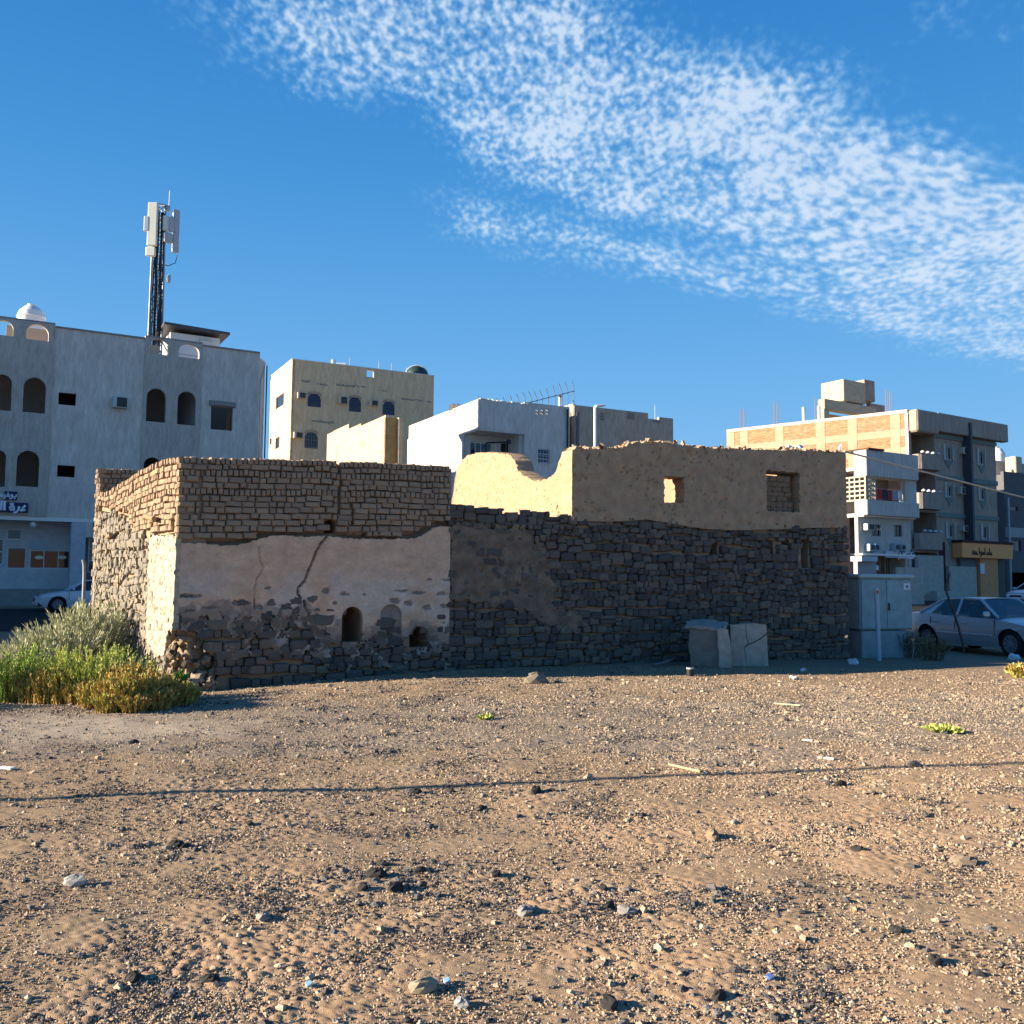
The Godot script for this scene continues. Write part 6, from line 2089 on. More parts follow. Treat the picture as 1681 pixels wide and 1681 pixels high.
# low house beyond the frame, whose shadow lies over the side street
func make_side_building() -> void:
	var f := frame(Vector3(-28, 0, -34), Vector3(-28, 0, -21))
	f = Transform3D(Basis(Vector3(0, 0, -1), Vector3.UP, Vector3(1, 0, 0)), Vector3(-28, 0, -21))
	var b := building("street_house", f, "plain two storey house across the side street from the grey block")
	var paint := mat("house_paint", 0.55, 0.5, 0.42, 0.85, "concrete", 0.3)
	var ops := []
	for k in 3:
		for j in 2: ops.append([Rect2(1.6 + k * 4.0, 1.4 + j * 3.4, 1.3, 1.5), false])
	facade(b, Transform3D(), 0.0, -0.3, 13.0, 8.6, ops, 0.3, paint)
	for e in ops: window(b, Transform3D(), e[0], 0.1, mats["frame_brown"], mats["dark_glass"], 1, 0)
	shell(b, 0.0, 13.0, -0.3, 8.6, 9.0, paint, [3.6, 7.6], mats["room_wall"])

# ------------------------------------------------------------------ cars
func car_deck(x: float) -> float:
	var l := PackedVector2Array([Vector2(-2.48, 0.62), Vector2(-2.42, 0.9), Vector2(-2.3, 0.98), Vector2(-1.7, 1.0), Vector2(-0.5, 0.97), Vector2(0.9, 0.94), Vector2(1.5, 0.86), Vector2(2.05, 0.74), Vector2(2.25, 0.64), Vector2(2.34, 0.5)])
	return along(l, x)

func car_half(x: float) -> float:
	return 0.9 * (1.0 - 0.26 * pow(absf(x + 0.05) / 2.42, 5.0))

func make_car(called: String, t: Transform3D, paint: Material, label: String) -> Node3D:
	var o := thing(called, t, label, "car")
	var black := mat("car_black", 0.015, 0.015, 0.017, 0.6)
	var gl := glass("car_glass", 0.02, 0.025, 0.03, 0.72)
	var chrome := mat("car_chrome", 0.6, 0.6, 0.62, 0.25)
	chrome.metallic = 0.8
	var wx := [1.42, -1.38]
	var n := 96
	var b := M.new()
	for side in [1.0, -1.0]:
		var pts := PackedVector3Array()
		for j in 8:
			for i in n + 1:
				var x := lerpf(-2.48, 2.34, float(i) / n)
				var low := 0.2 + 0.1 * smoothstep(2.0, 2.34, absf(x))
				for a in wx:
					var dx: float = x - a
					if absf(dx) < 0.385: low = maxf(low, 0.31 + sqrt(0.385 * 0.385 - dx * dx))
				var y := lerpf(low, maxf(car_deck(x) - 0.03, low + 0.03), j / 7.0)
				var tuck := 0.10 * pow(clampf((0.6 - y) / 0.4, 0, 1), 2.0) + 0.05 * pow(clampf((y - 0.62) / 0.35, 0, 1), 2.0) - 0.018 * exp(-pow((y - 0.66) / 0.03, 2.0))
				pts.append(Vector3(x, y, side * (car_half(x) - tuck)))
		b.grid(pts, n + 1, PackedByteArray(), PackedColorArray(), side < 0)
	var top := PackedVector3Array()
	for j in 9:
		for i in n + 1:
			var x := lerpf(-2.48, 2.34, float(i) / n)
			var u := j / 4.0 - 1.0
			top.append(Vector3(x, car_deck(x) - 0.03 * u * u * u * u + 0.02 * (1.0 - u * u), u * (car_half(x) - 0.05)))
	b.grid(top, n + 1, PackedByteArray(), PackedColorArray(), true)
	for e in [2.34, -2.48]:
		var w := car_half(e) - 0.07
		b.quad(Vector3(e, 0.3, -w), Vector3(e, car_deck(e) - 0.02, -w), Vector3(e, car_deck(e) - 0.02, w), Vector3(e, 0.3, w))
	put("body", b, paint, o)
	var un := M.new()
	un.box(Vector3(-2.3, 0.24, -0.72), Vector3(2.2, 0.7, 0.72))
	put("underbody", un, black, o)
	# greenhouse
	var wb := 0.8
	var wr := 0.58
	var A := Vector3(1.02, 0.95, wb); var A2 := Vector3(0.28, 1.385, wr)
	var C := Vector3(-1.72, 0.99, wb - 0.04); var C2 := Vector3(-1.0, 1.37, wr)
	var Bp := Vector3(-0.32, 0.965, wb + 0.01); var B2 := Vector3(-0.34, 1.405, wr + 0.005)
	var roof := PackedVector3Array()
	for j in 7:
		var u := j / 3.0 - 1.0
		for i in 13:
			var x := lerpf(C2.x, A2.x, i / 12.0)
			roof.append(Vector3(x, lerpf(C2.y, A2.y, i / 12.0) + 0.05 * sin(PI * i / 12.0) * 0.6 + 0.035 * (1 - u * u), u * wr))
	var rb := M.new()
	rb.grid(roof, 13, PackedByteArray(), PackedColorArray(), true)
	put("roof", rb, paint, o)
	var mir := func(v: Vector3, s: float) -> Vector3: return Vector3(v.x, v.y, v.z * s)
	for s in [1.0, -1.0]:
		var pil := M.new()
		pil.tube([mir.call(A, s), mir.call(A2, s)], 0.035, 6)
		pil.tube([mir.call(Bp, s), mir.call(B2, s)], 0.035, 6)
		pil.tube([mir.call(A2, s), mir.call(B2, s), mir.call(C2, s)], 0.03, 6)
		# broad rear pillar
		var D1 := Vector3(-1.28, 0.985, wb - 0.01)
		pil.quad(mir.call(D1, s), mir.call(C2 + Vector3(0.08, 0, 0.005), s), mir.call(C2, s), mir.call(C, s))
		pil.tube([mir.call(C, s), mir.call(C2, s)], 0.04, 6)
		put("pillar", pil, paint, o)
		var fg := M.new()
		fg.quad(mir.call(Bp, s), mir.call(B2, s), mir.call(A2, s), mir.call(A, s))
		put("side_window", fg, gl, o)
		var rg := M.new()
		rg.quad(mir.call(D1, s), mir.call(C2 + Vector3(0.08, 0, 0.005), s), mir.call(B2, s), mir.call(Bp, s))
		put("side_window", rg, gl, o)
		for x in [0.98, -0.32, -1.2]:      # shut lines
			var sl := M.new()
			for k in 6:
				var y0 := 0.3 + 0.1 * k
				var tuck := 0.10 * pow(clampf((0.6 - y0) / 0.4, 0, 1), 2.0) + 0.05 * pow(clampf((y0 - 0.62) / 0.35, 0, 1), 2.0)
				sl.obox(Transform3D(Basis(), Vector3(x, y0 + 0.05, s * (car_half(x) - tuck * 1.05 + 0.001))), Vector3(0.012, 0.1, 0.012))
			put("shut_line", sl, black, o)
		for x in [0.0, -1.02]:
			var h := M.new()
			h.cbox(Transform3D(Basis(), Vector3(x, 0.78, s * (car_half(x) + 0.005))), Vector3(0.2, 0.035, 0.04), 0.012)
			put("door_handle", h, paint, o)
		var trim := M.new()
		trim.cbox(Transform3D(Basis(), Vector3(-0.05, 0.5, s * (car_half(0) - 0.005))), Vector3(1.9, 0.05, 0.03), 0.01)
		put("side_trim", trim, paint, o)
		var mr := M.new()
		mr.cbox(Transform3D(Basis(), Vector3(0.82, 1.02, s * 0.97)), Vector3(0.12, 0.15, 0.2), 0.04)
		put("mirror", mr, paint, o)
		var hl := M.new()
		hl.cbox(Transform3D(Basis(Vector3.UP, -s * 0.5), Vector3(2.13, 0.62, s * 0.6)), Vector3(0.26, 0.14, 0.34), 0.05)
		put("headlight", hl, mat("lamp_glass", 0.55, 0.58, 0.62, 0.1), o)
		var fogl := M.new()
		fogl.cbox(Transform3D(Basis(Vector3.UP, -s * 0.5), Vector3(2.24, 0.38, s * 0.58)), Vector3(0.14, 0.12, 0.22), 0.03)
		put("fog_light", fogl, black, o)
		var tl := M.new()
		tl.cbox(Transform3D(Basis(), Vector3(-2.42, 0.8, s * 0.6)), Vector3(0.14, 0.16, 0.3), 0.03)
		put("tail_light", tl, mat("tail_red", 0.3, 0.02, 0.02, 0.2), o)
	var ws := M.new()
	ws.quad(Vector3(A.x, A.y, -A.z), Vector3(A2.x, A2.y + 0.01, -A2.z), A2 + Vector3(0, 0.01, 0), A)
	put("windscreen", ws, gl, o)
	var rw := M.new()
	rw.quad(C, C2, Vector3(C2.x, C2.y, -C2.z), Vector3(C.x, C.y, -C.z))
	put("rear_window", rw, gl, o)
	var gr := M.new()
	gr.cbox(Transform3D(Basis(), Vector3(2.33, 0.5, 0)), Vector3(0.05, 0.14, 0.8), 0.02)
	put("front_grille", gr, black, o)
	var pl := M.new()
	pl.box(Vector3(2.35, 0.34, -0.26), Vector3(2.37, 0.44, 0.26))
	put("number_plate", pl, mat("sign_white", 1, 1, 1), o)
	# seats and dash so that the cabin is not empty
	var st := M.new()
	for e in [[0.15, 0.36], [0.15, -0.36], [-0.85, 0.0]]:
		var wd := 0.5 if e[1] != 0.0 else 1.15
		st.cbox(Transform3D(Basis(Vector3.BACK, 0.2), Vector3(e[0] - 0.25, 0.95, e[1])), Vector3(0.16, 0.55, wd), 0.05)
	put("seats", st, mat("seat_grey", 0.06, 0.06, 0.065, 0.9), o)
	for a in wx:
		for s in [1.0, -1.0]:
			var wt := Transform3D(Basis(Vector3.RIGHT, PI / 2 * s), Vector3(a, 0.32, s * 0.76))
			var ty := M.new()
			ty.lathe([Vector2(0.21, -0.1), Vector2(0.29, -0.11), Vector2(0.325, -0.08), Vector2(0.325, 0.08), Vector2(0.29, 0.11), Vector2(0.21, 0.09), Vector2(0.2, 0.0)], 28)
			var w := put("wheel", ty, mat("rubber", 0.02, 0.02, 0.02, 0.85), o, wt)
			var ri := M.new()
			ri.lathe([Vector2(0.22, -0.06), Vector2(0.22, 0.09), Vector2(0.205, 0.095), Vector2(0.195, 0.02), Vector2(0.0, 0.0)], 24)
			for k in 10:
				var an := TAU * k / 10.0
				ri.obox(Transform3D(Basis(Vector3.UP, an), Vector3(cos(an) * 0.11, 0.065, -sin(an) * 0.11)), Vector3(0.2, 0.03, 0.028))
			ri.lathe([Vector2(0.05, 0.03), Vector2(0.05, 0.09), Vector2(0.0, 0.095)], 12)
			put("rim", ri, mat("alloy", 0.22, 0.22, 0.235, 0.4), w)
	return o

# ------------------------------------------------------------------ plants
func plant(called: String, p: Vector3, rad: float, hgt: float, stems: int, leaves: int, leaf: float, upright: float, cols: Array, label: String, sd: int, category := "shrub", group := "", slim := 0.22, stray := 0.75) -> void:
	rng.seed = sd
	var o := thing(called, Transform3D(Basis(), p), label, category, group)
	var st := M.new()
	var fo := M.new()
	st.col = cols[0] * 0.7
	for k in stems:
		var a := rng.randf() * TAU
		var r0 := rad * 0.45 * sqrt(rng.randf())
		var out := rad * rng.randf_range(0.25, 1.0)
		var h := hgt * rng.randf_range(0.55, 1.0) * (1.0 - 0.25 * out / rad)
		var b0 := Vector3(cos(a) * r0, -0.03, sin(a) * r0)
		var e := Vector3(cos(a) * lerpf(out, r0, upright), h, sin(a) * lerpf(out, r0, upright)) + Vector3(rng.randf_range(-0.1, 0.1), 0, rng.randf_range(-0.1, 0.1)) * rad
		var mid := Vector3(lerpf(b0.x, e.x, 0.3), h * 0.6, lerpf(b0.z, e.z, 0.3))
		var pts := []
		for q in 5:
			var t := q / 4.0
			pts.append(b0 * (1 - t) * (1 - t) + mid * 2.0 * t * (1 - t) + e * t * t)
		st.tube(pts, 0.006, 3, 0.002, false)
		for l in leaves:
			var t := pow(rng.randf(), 0.7)
			var c := b0 * (1 - t) * (1 - t) + mid * 2.0 * t * (1 - t) + e * t * t
			var tang := ((mid - b0) * (1 - t) + (e - mid) * t).normalized()
			var d := (tang * rng.randf_range(0.6, 1.4) + Vector3(rng.randf_range(-1, 1), rng.randf_range(-0.5, 0.8), rng.randf_range(-1, 1)) * stray).normalized()
			var s := leaf * rng.randf_range(0.6, 1.3)
			var q := d.cross(Vector3(rng.randf_range(-1, 1), rng.randf_range(-1, 1), rng.randf_range(-1, 1))).normalized() * s * slim
			var cc: Color = cols[rng.randi() % cols.size()]
			var tt := rng.randf_range(0.75, 1.25)
			fo.col = Color(cc.r * tt, cc.g * tt, cc.b * tt)
			fo.tri(c - q * 0.4, c + d * s * 0.55 + q, c + d * s)
			fo.tri(c - q * 0.4, c + d * s, c + d * s * 0.55 - q)
	var sm := mat("stem", 1, 1, 1, 0.9, "", 1.0, "", 1.0, true)
	var fm := mat("leaf", 1, 1, 1, 0.75, "", 1.0, "", 1.0, true)
	fm.backlight_enabled = true
	fm.backlight = Color(0.35, 0.35, 0.25)
	put("stems", st, sm, o)
	put("foliage", fo, fm, o)

func ground_at(u: float, v: float) -> Vector3:
	var p := on_ground(u, v, 0.0)
	for k in 4: p = on_ground(u, v, gy(p.x, p.z))
	return p

func make_plants() -> void:
	var sage := [Color(0.44, 0.46, 0.29), Color(0.54, 0.54, 0.38), Color(0.48, 0.48, 0.32), Color(0.34, 0.37, 0.22)]
	var lime := [Color(0.46, 0.5, 0.13), Color(0.55, 0.56, 0.18), Color(0.34, 0.41, 0.1)]
	var green := [Color(0.12, 0.25, 0.045), Color(0.18, 0.31, 0.06), Color(0.25, 0.37, 0.08)]
	var rust := [Color(0.46, 0.27, 0.07), Color(0.54, 0.34, 0.1), Color(0.36, 0.19, 0.06), Color(0.36, 0.31, 0.08), Color(0.44, 0.36, 0.16)]
	var olive := [Color(0.36, 0.33, 0.09), Color(0.42, 0.37, 0.12), Color(0.3, 0.3, 0.08)]
	var g := func(u, v, z):
		var p := at(u, v, z)
		return Vector3(p.x, gy(p.x, p.z), p.z)
	plant("feathery_shrub", g.call(150, 1100, 17.2), 1.0, 1.5, 260, 70, 0.1, 0.3, sage, "tall feathery grey-green shrub leaning against the sunlit end wall", 11, "shrub", "", 0.075, 0.3)
	plant("feathery_shrub", g.call(95, 1100, 16.2), 0.95, 1.2, 230, 64, 0.1, 0.25, sage, "lower feathery grey-green shrub between the tall shrub and the road", 12, "shrub", "", 0.075, 0.3)
	plant("feathery_shrub", g.call(50, 1100, 15.6), 0.65, 0.9, 120, 56, 0.1, 0.25, sage, "small wispy grey-green shrub at the outer end of the shrub row", 17, "shrub", "", 0.075, 0.3)
	plant("lime_shrub", g.call(150, 1100, 13.4), 0.9, 0.92, 260, 90, 0.045, 0.2, lime, "bushy lime-green shrub in front of the tall feathery shrub", 13, "shrub", "", 0.13, 0.45)
	plant("lime_shrub", g.call(208, 1100, 13.3), 0.5, 0.72, 150, 80, 0.045, 0.2, lime + sage, "lime-green shrub touching the pale plaster strip of the end wall", 14, "shrub", "", 0.13, 0.45)
	plant("green_shrub", g.call(18, 1100, 13.3), 0.8, 0.9, 200, 84, 0.045, 0.2, green + lime, "fresh green shrub beside the rusty dry weeds", 15, "shrub", "", 0.14, 0.5)
	plant("green_sprig", g.call(293, 1130, 12.9), 0.2, 0.48, 40, 50, 0.05, 0.4, green, "small bright green sprig by the collapsed corner", 16, "plant")
	plant("green_sprig", g.call(252, 1130, 12.9), 0.2, 0.44, 34, 46, 0.05, 0.4, green, "small green sprig among the rusty weeds", 18, "plant")
	var k := 0
	for e in [[25, 13.3, 0.36, 0.46], [52, 13.2, 0.36, 0.54], [78, 13.1, 0.36, 0.6], [100, 13.1, 0.36, 0.56], [130, 13.0, 0.32, 0.36], [160, 12.4, 0.38, 0.4], [185, 12.2, 0.4, 0.5], [210, 12.1, 0.4, 0.55], [232, 12.2, 0.4, 0.62], [255, 12.35, 0.36, 0.55], [276, 12.5, 0.32, 0.42], [300, 12.7, 0.26, 0.34], [200, 12.8, 0.4, 0.66], [232, 12.95, 0.36, 0.74], [262, 12.15, 0.3, 0.32], [178, 11.95, 0.3, 0.26], [222, 11.9, 0.3, 0.24], [312, 12.9, 0.2, 0.26]]:
		plant("dry_weed", g.call(e[0], 1140, e[1] - 0.12), e[2], e[3] * 0.9, 130, 40, 0.055, 0.5, rust + lime if k % 2 else rust + olive, "rusty orange dry weed at the foot of the shrubs", 40 + k, "weed", "rusty dry weeds", 0.13, 0.35)
		k += 1
	plant("green_shrub", Vector3(-8.9, gy(-8.9, -11.9), -11.9), 0.7, 0.95, 200, 70, 0.05, 0.2, green + lime, "green shrub beyond the end of the shrub row, shading the dust", 19, "shrub", "", 0.2, 0.6)
	# weeds in the shade by the cabinet, and tufts on the lot
	var drab := [Color(0.16, 0.15, 0.09), Color(0.22, 0.18, 0.11), Color(0.13, 0.13, 0.08)]
	plant("drab_shrub", ground_at(1498, 1080), 0.6, 0.7, 60, 16, 0.08, 0.15, drab, "drab shrub in shade between the cabinet and the silver car", 60, "shrub", "", 0.16)
	plant("drab_shrub", ground_at(1532, 1084), 0.5, 0.6, 50, 14, 0.08, 0.1, drab, "low drab shrub under the leaning stick", 61, "shrub", "", 0.16)
	plant("grass_tuft", ground_at(1548, 1202), 0.22, 0.06, 60, 12, 0.05, 0.1, lime, "flat lime-green weed tuft on the orange earth", 62, "weed")
	plant("grass_tuft", ground_at(797, 1182), 0.1, 0.04, 24, 10, 0.05, 0.1, lime, "tiny lime-green weed alone on the grey gravel", 63, "weed")
	plant("grass_tuft", ground_at(1676, 1112), 0.3, 0.24, 60, 24, 0.07, 0.3, lime + rust, "yellow-green weed clump at the edge of the house's shadow", 64, "weed")

# box with a broken, uneven surface
func rough_box(b: M, t: Transform3D, size: Vector3, amp: float, sd: int) -> void:
	var n := 9
	for ax in 3:
		for sg in [-1.0, 1.0]:
			var pts := PackedVector3Array()
			for j in n + 1:
				for i in n + 1:
					var q := Vector3()
					q[ax] = sg
					q[(ax + 1) % 3] = i * 2.0 / n - 1.0
					q[(ax + 2) % 3] = j * 2.0 / n - 1.0
					var e := q * size * 0.5
					var r := q.abs()
					var edge: float = maxf(0.0, r.x + r.y + r.z - maxf(r.x, maxf(r.y, r.z)) - 0.9)
					var w := Vector3(nz_mid.get_noise_3d(e.x * 3.0 + sd, e.y * 3.0, e.z * 3.0), nz_mid.get_noise_3d(e.x * 3.0, e.y * 3.0 + sd, e.z * 3.0), nz_mid.get_noise_3d(e.x * 3.0, e.y * 3.0, e.z * 3.0 + sd))
					pts.append(t * (e + w * amp * 1.6 - q * edge * amp * 0.8))
			b.grid(pts, n + 1, PackedByteArray(), PackedColorArray(), sg < 0)

# ------------------------------------------------------------------ street objects and litter
func make_objects() -> void:
	# utility cabinet
	var p := ground_at(1455, 1082)
	p = at(1456, 1080, 21.6)
	var cabf := frame(Vector3(p.x, 0, p.z), Vector3(p.x, 0, p.z) + dirv(12.0))
	var a := loc(cabf, 1413, 1010)
	var z := loc(cabf, 1499, 1010)
	var y0 := gy(p.x, p.z) - 0.05
	var t := Transform3D(cabf.basis, cabf * Vector3(a.x, y0, 0))
	var w := z.x - a.x
	var h := loc(cabf, 1455, 944).y - y0
	var hb := loc(cabf, 1455, 1034).y - y0
	var o := thing("utility_cabinet", t, "blue-grey steel utility cabinet standing by the ruin's far corner", "cabinet")
	var steel := mat("cabinet_paint", 0.3, 0.47, 0.5, 0.55, "concrete", 0.7)
	one_box("plinth", Vector3(0.03, 0, -0.62), Vector3(w - 0.03, hb - 0.02, -0.03), mat("cabinet_plinth", 0.31, 0.42, 0.44, 0.7, "concrete", 0.7), o, 0.02)
	one_box("body", Vector3(0, hb, -0.65), Vector3(w, h - 0.08, -0.02), steel, o, 0.02)
	one_box("lid", Vector3(-0.05, h - 0.08, -0.72), Vector3(w + 0.05, h + 0.02, 0.05), mat("cabinet_lid", 0.36, 0.48, 0.47, 0.55), o, 0.03)
	var d1 := one_box("door", Vector3(0.03, hb + 0.03, -0.02), Vector3(w * 0.5 - 0.006, h - 0.12, 0.008), steel, o, 0.006)
	var d2 := one_box("door", Vector3(w * 0.5 + 0.006, hb + 0.03, -0.02), Vector3(w - 0.03, h - 0.12, 0.008), steel, o, 0.006)
	one_box("handle", Vector3(w * 0.52, hb + 0.45, 0.008), Vector3(w * 0.545, hb + 0.62, 0.04), mat("handle_black", 0.02, 0.02, 0.02, 0.5), d2, 0.006)
	one_box("label_plate", Vector3(w * 0.83, h - 0.34, 0.008), Vector3(w * 0.95, h - 0.19, 0.012), mat("notice_white", 1, 1, 1), d2)
	one_box("label_print", Vector3(w * 0.865, h - 0.3, 0.012), Vector3(w * 0.915, h - 0.23, 0.0135), mat("label_blue", 0.1, 0.2, 0.4, 0.6), d2)
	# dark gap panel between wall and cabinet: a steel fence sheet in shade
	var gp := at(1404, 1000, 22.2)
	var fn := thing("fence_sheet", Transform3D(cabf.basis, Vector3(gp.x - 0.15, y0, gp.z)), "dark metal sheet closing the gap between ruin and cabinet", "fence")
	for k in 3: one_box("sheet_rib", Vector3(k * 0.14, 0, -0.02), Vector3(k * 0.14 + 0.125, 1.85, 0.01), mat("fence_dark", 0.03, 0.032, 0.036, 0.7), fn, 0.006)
	# marker post
	var mp := ground_at(1443, 1076)
	mp = at(1443, 1076, 20.6); mp.y = gy(mp.x, mp.z)
	var mk := thing("marker_post", Transform3D(Basis(), mp), "thin pale blue marker post with a red band in front of the cabinet", "post")
	var mh := at(1440, 967, 20.6).y - mp.y
	var b := M.new()
	b.tube([Vector3(0, -0.05, 0), Vector3(-0.02, mh - 0.1, 0)], 0.05, 10)
	put("shaft", b, mat("marker_blue", 0.34, 0.45, 0.5, 0.6), mk)
	b = M.new()
	b.lathe([Vector2(0.055, mh - 0.1), Vector2(0.055, mh - 0.02), Vector2(0.03, mh + 0.03), Vector2(0, mh + 0.035)], 12, Transform3D(Basis(), Vector3(-0.02, 0, 0)))
	put("cap", b, mat("marker_cap", 0.6, 0.45, 0.45, 0.6), mk)
	b = M.new()
	b.box(Vector3(-0.045, mh - 0.1, 0.052), Vector3(0.005, mh - 0.03, 0.06))
	put("red_mark", b, mat("marker_red", 0.4, 0.1, 0.1, 0.6), mk)
	# leaning bent stick
	var s0 := ground_at(1585, 1074)
	var zz := -s0.z
	var pole := thing("bent_rod", Transform3D(Basis(), s0), "rusty bent steel rod leaning upright beside the silver car", "rod")
	b = M.new()
	b.tube([Vector3(0, -0.05, 0), at(1573, 1028, zz) - s0, at(1562, 995, zz) - s0, at(1553, 970, zz) - s0, at(1554, 958, zz) - s0, at(1559, 941, zz) - s0], 0.028, 7)
	put("rod", b, mat("rusty_dark", 0.1, 0.075, 0.06, 0.8), pole)
	# bent white-topped post by the street at the other side
	var q0 := at(136, 1010, 24.0); q0.y = gy(q0.x, q0.z)
	var bp := thing("bent_post", Transform3D(Basis(), q0), "thin bent galvanised post beside the white car", "post")
	b = M.new()
	b.tube([Vector3(0, 0, 0), at(137, 985, 24.0) - q0, at(138.5, 945, 24.0) - q0, at(138.5, 928, 24.0) - q0, at(136.5, 919, 24.0) - q0], 0.045, 8)
	put("shaft", b, mats["galvanised"], bp)
	# two broken concrete blocks against the wall
	var c0 := at(1160, 1100, 18.3); c0.y = gy(c0.x, c0.z)
	var conc := mat("block_concrete", 0.34, 0.28, 0.225, 0.92, "concrete", 1.2, "n_rough", 0.7)
	var blk := thing("concrete_block", Transform3D(Basis(Vector3.UP, -0.35), c0), "broken dark concrete block with a tilted top, beside the cracked pale slab", "block")
	b = M.new()
	var sc := 18.3 / F
	var bw := 66.0 * sc
	var bh := 66.0 * sc
	rough_box(b, Transform3D(Basis(Vector3.BACK, 0.02), Vector3(0, bh * 0.5 - 0.02, -0.25)), Vector3(bw * 0.84, bh, 0.62), 0.03, 91)
	put("block_body", b, conc, blk)
	b = M.new()
	rough_box(b, Transform3D(Basis(Vector3.RIGHT, 0.16) * Basis(Vector3.BACK, -0.05), Vector3(-0.03, bh + 0.0, -0.27)), Vector3(bw * 0.96, 0.09, 0.68), 0.03, 92)
	put("top_slab", b, mat("block_top", 0.48, 0.41, 0.35, 0.9, "concrete", 1.2, "n_rough", 0.7), blk)
	b = M.new()
	rough_box(b, Transform3D(Basis(Vector3.UP, 0.35) * Basis(Vector3.BACK, 0.06), Vector3(bw * 0.44, bh * 0.46, 0.09)), Vector3(0.24, bh * 0.96, 0.1), 0.02, 93)
	put("side_leaf", b, mat("block_pale", 0.6, 0.51, 0.415, 0.9, "concrete", 1.2, "n_rough", 0.6), blk)
	var c1 := at(1231, 1104, 18.7); c1.y = gy(c1.x, c1.z)
	var slab := thing("concrete_slab", Transform3D(Basis(Vector3.UP, 0.05), c1), "pale upright concrete slab with a branching crack, leaning by the dark block", "slab")
	var sw := 62.0 * 18.7 / F
	var sh := 68.0 * 18.7 / F
	# pieces of the slab parted by its crack
	var polys := [[[0, 0], [0.42, 0], [0.38, 0.25], [0.36, 0.46], [0.46, 0.54], [0.41, 0.72], [0.4, 1.0], [0.0, 0.97]],
		[[0.43, 0], [1.0, 0], [0.98, 0.3], [0.97, 0.76], [0.8, 0.64], [0.64, 0.56], [0.48, 0.51], [0.375, 0.44], [0.395, 0.25]],
		[[0.48, 0.54], [0.64, 0.59], [0.8, 0.67], [0.965, 0.8], [0.95, 0.99], [0.62, 1.02], [0.415, 1.0], [0.425, 0.73]]]
	for pl in polys:
		b = M.new()
		var pts := PackedVector2Array()
		for e in pl: pts.append(Vector2((e[0] - 0.5) * sw, e[1] * sh))
		var tri := Geometry2D.triangulate_polygon(pts)
		for k in range(0, tri.size(), 3):
			var v := [pts[tri[k]], pts[tri[k + 1]], pts[tri[k + 2]]]
			b.tri(Vector3(v[0].x, v[0].y, 0.0), Vector3(v[1].x, v[1].y, 0.0), Vector3(v[2].x, v[2].y, 0.0))
			b.tri(Vector3(v[2].x, v[2].y, -0.3), Vector3(v[1].x, v[1].y, -0.3), Vector3(v[0].x, v[0].y, -0.3))
		for k in pts.size():
			var g := pts[k]
			var hh := pts[(k + 1) % pts.size()]
			b.quad(Vector3(g.x, g.y, 0), Vector3(hh.x, hh.y, 0), Vector3(hh.x, hh.y, -0.3), Vector3(g.x, g.y, -0.3))
		put("slab_piece", b, mats["block_pale"], slab)
	b = M.new()
	b.box(Vector3(-sw * 0.49, 0.02, -0.28), Vector3(sw * 0.47, sh * 0.95, -0.06))
	put("slab_core", b, mat("slab_core", 0.12, 0.11, 0.1, 0.95), slab)
	# black can and stick near the block
	var can_p := ground_at(1133, 1110)
	var can := thing("black_can", Transform3D(Basis(), can_p), "small black can on the ground in front of the dark block", "can")
	b = M.new()
	b.lathe([Vector2(0, 0), Vector2(0.06, 0), Vector2(0.065, 0.01), Vector2(0.065, 0.14), Vector2(0.055, 0.15), Vector2(0.0, 0.145)], 14)
	put("can_body", b, mat("can_black", 0.02, 0.022, 0.025, 0.4), can)
	b = M.new()
	b.lathe([Vector2(0.066, 0.125), Vector2(0.068, 0.13), Vector2(0.066, 0.15), Vector2(0.05, 0.152)], 14)
	put("rim", b, mats["rod_steel"], can)
	var stick_a := ground_at(1073, 1096)
	b = M.new()
	b.tube([Vector3(0, 0.05, 0), Vector3(0.25, 0.1, -0.1), ground_at(1110, 1088) - stick_a + Vector3(0, 0.1, 0)], 0.03, 6)
	tag(put("grey_stick", b, mat("stick_grey", 0.16, 0.15, 0.14, 0.9), self, Transform3D(Basis(), stick_a)), "grey stick lying in shade at the wall's foot beside the block", "stick")
	# crumpled bags
	for e in [[1400, 1090, 0.17, 81, "crumpled white plastic bag in shade near the cabinet"], [1663, 1083, 0.24, 82, "crumpled white plastic bag by the silver car's wheel"], [1318, 1102, 0.09, 83, "small pale paper scrap in shade near the slab"], [1302, 1116, 0.11, 84, "flat white scrap at the shadow's edge near the slab"]]:
		var bp2 := ground_at(e[0], e[1])
		b = M.new()
		rng.seed = e[3]
		for k in 4:
			b.append(chip_arrays(e[3] * 10 + k), Transform3D(Basis.from_euler(Vector3(rng.randf(), rng.randf() * 6, rng.randf())) * Basis.from_scale(Vector3(e[2] * 0.6, e[2] * 0.4, e[2] * 0.45)), Vector3(rng.randf_range(-0.4, 0.4) * e[2], e[2] * rng.randf_range(0.12, 0.35), rng.randf_range(-0.3, 0.3) * e[2])), Color(1, 1, 1))
		tag(put("plastic_bag" if e[2] > 0.12 else "paper_scrap", b, mat("bag_white", 0.6, 0.63, 0.66, 0.5), self, Transform3D(Basis(), bp2)), e[4], "bag" if e[2] > 0.12 else "litter")
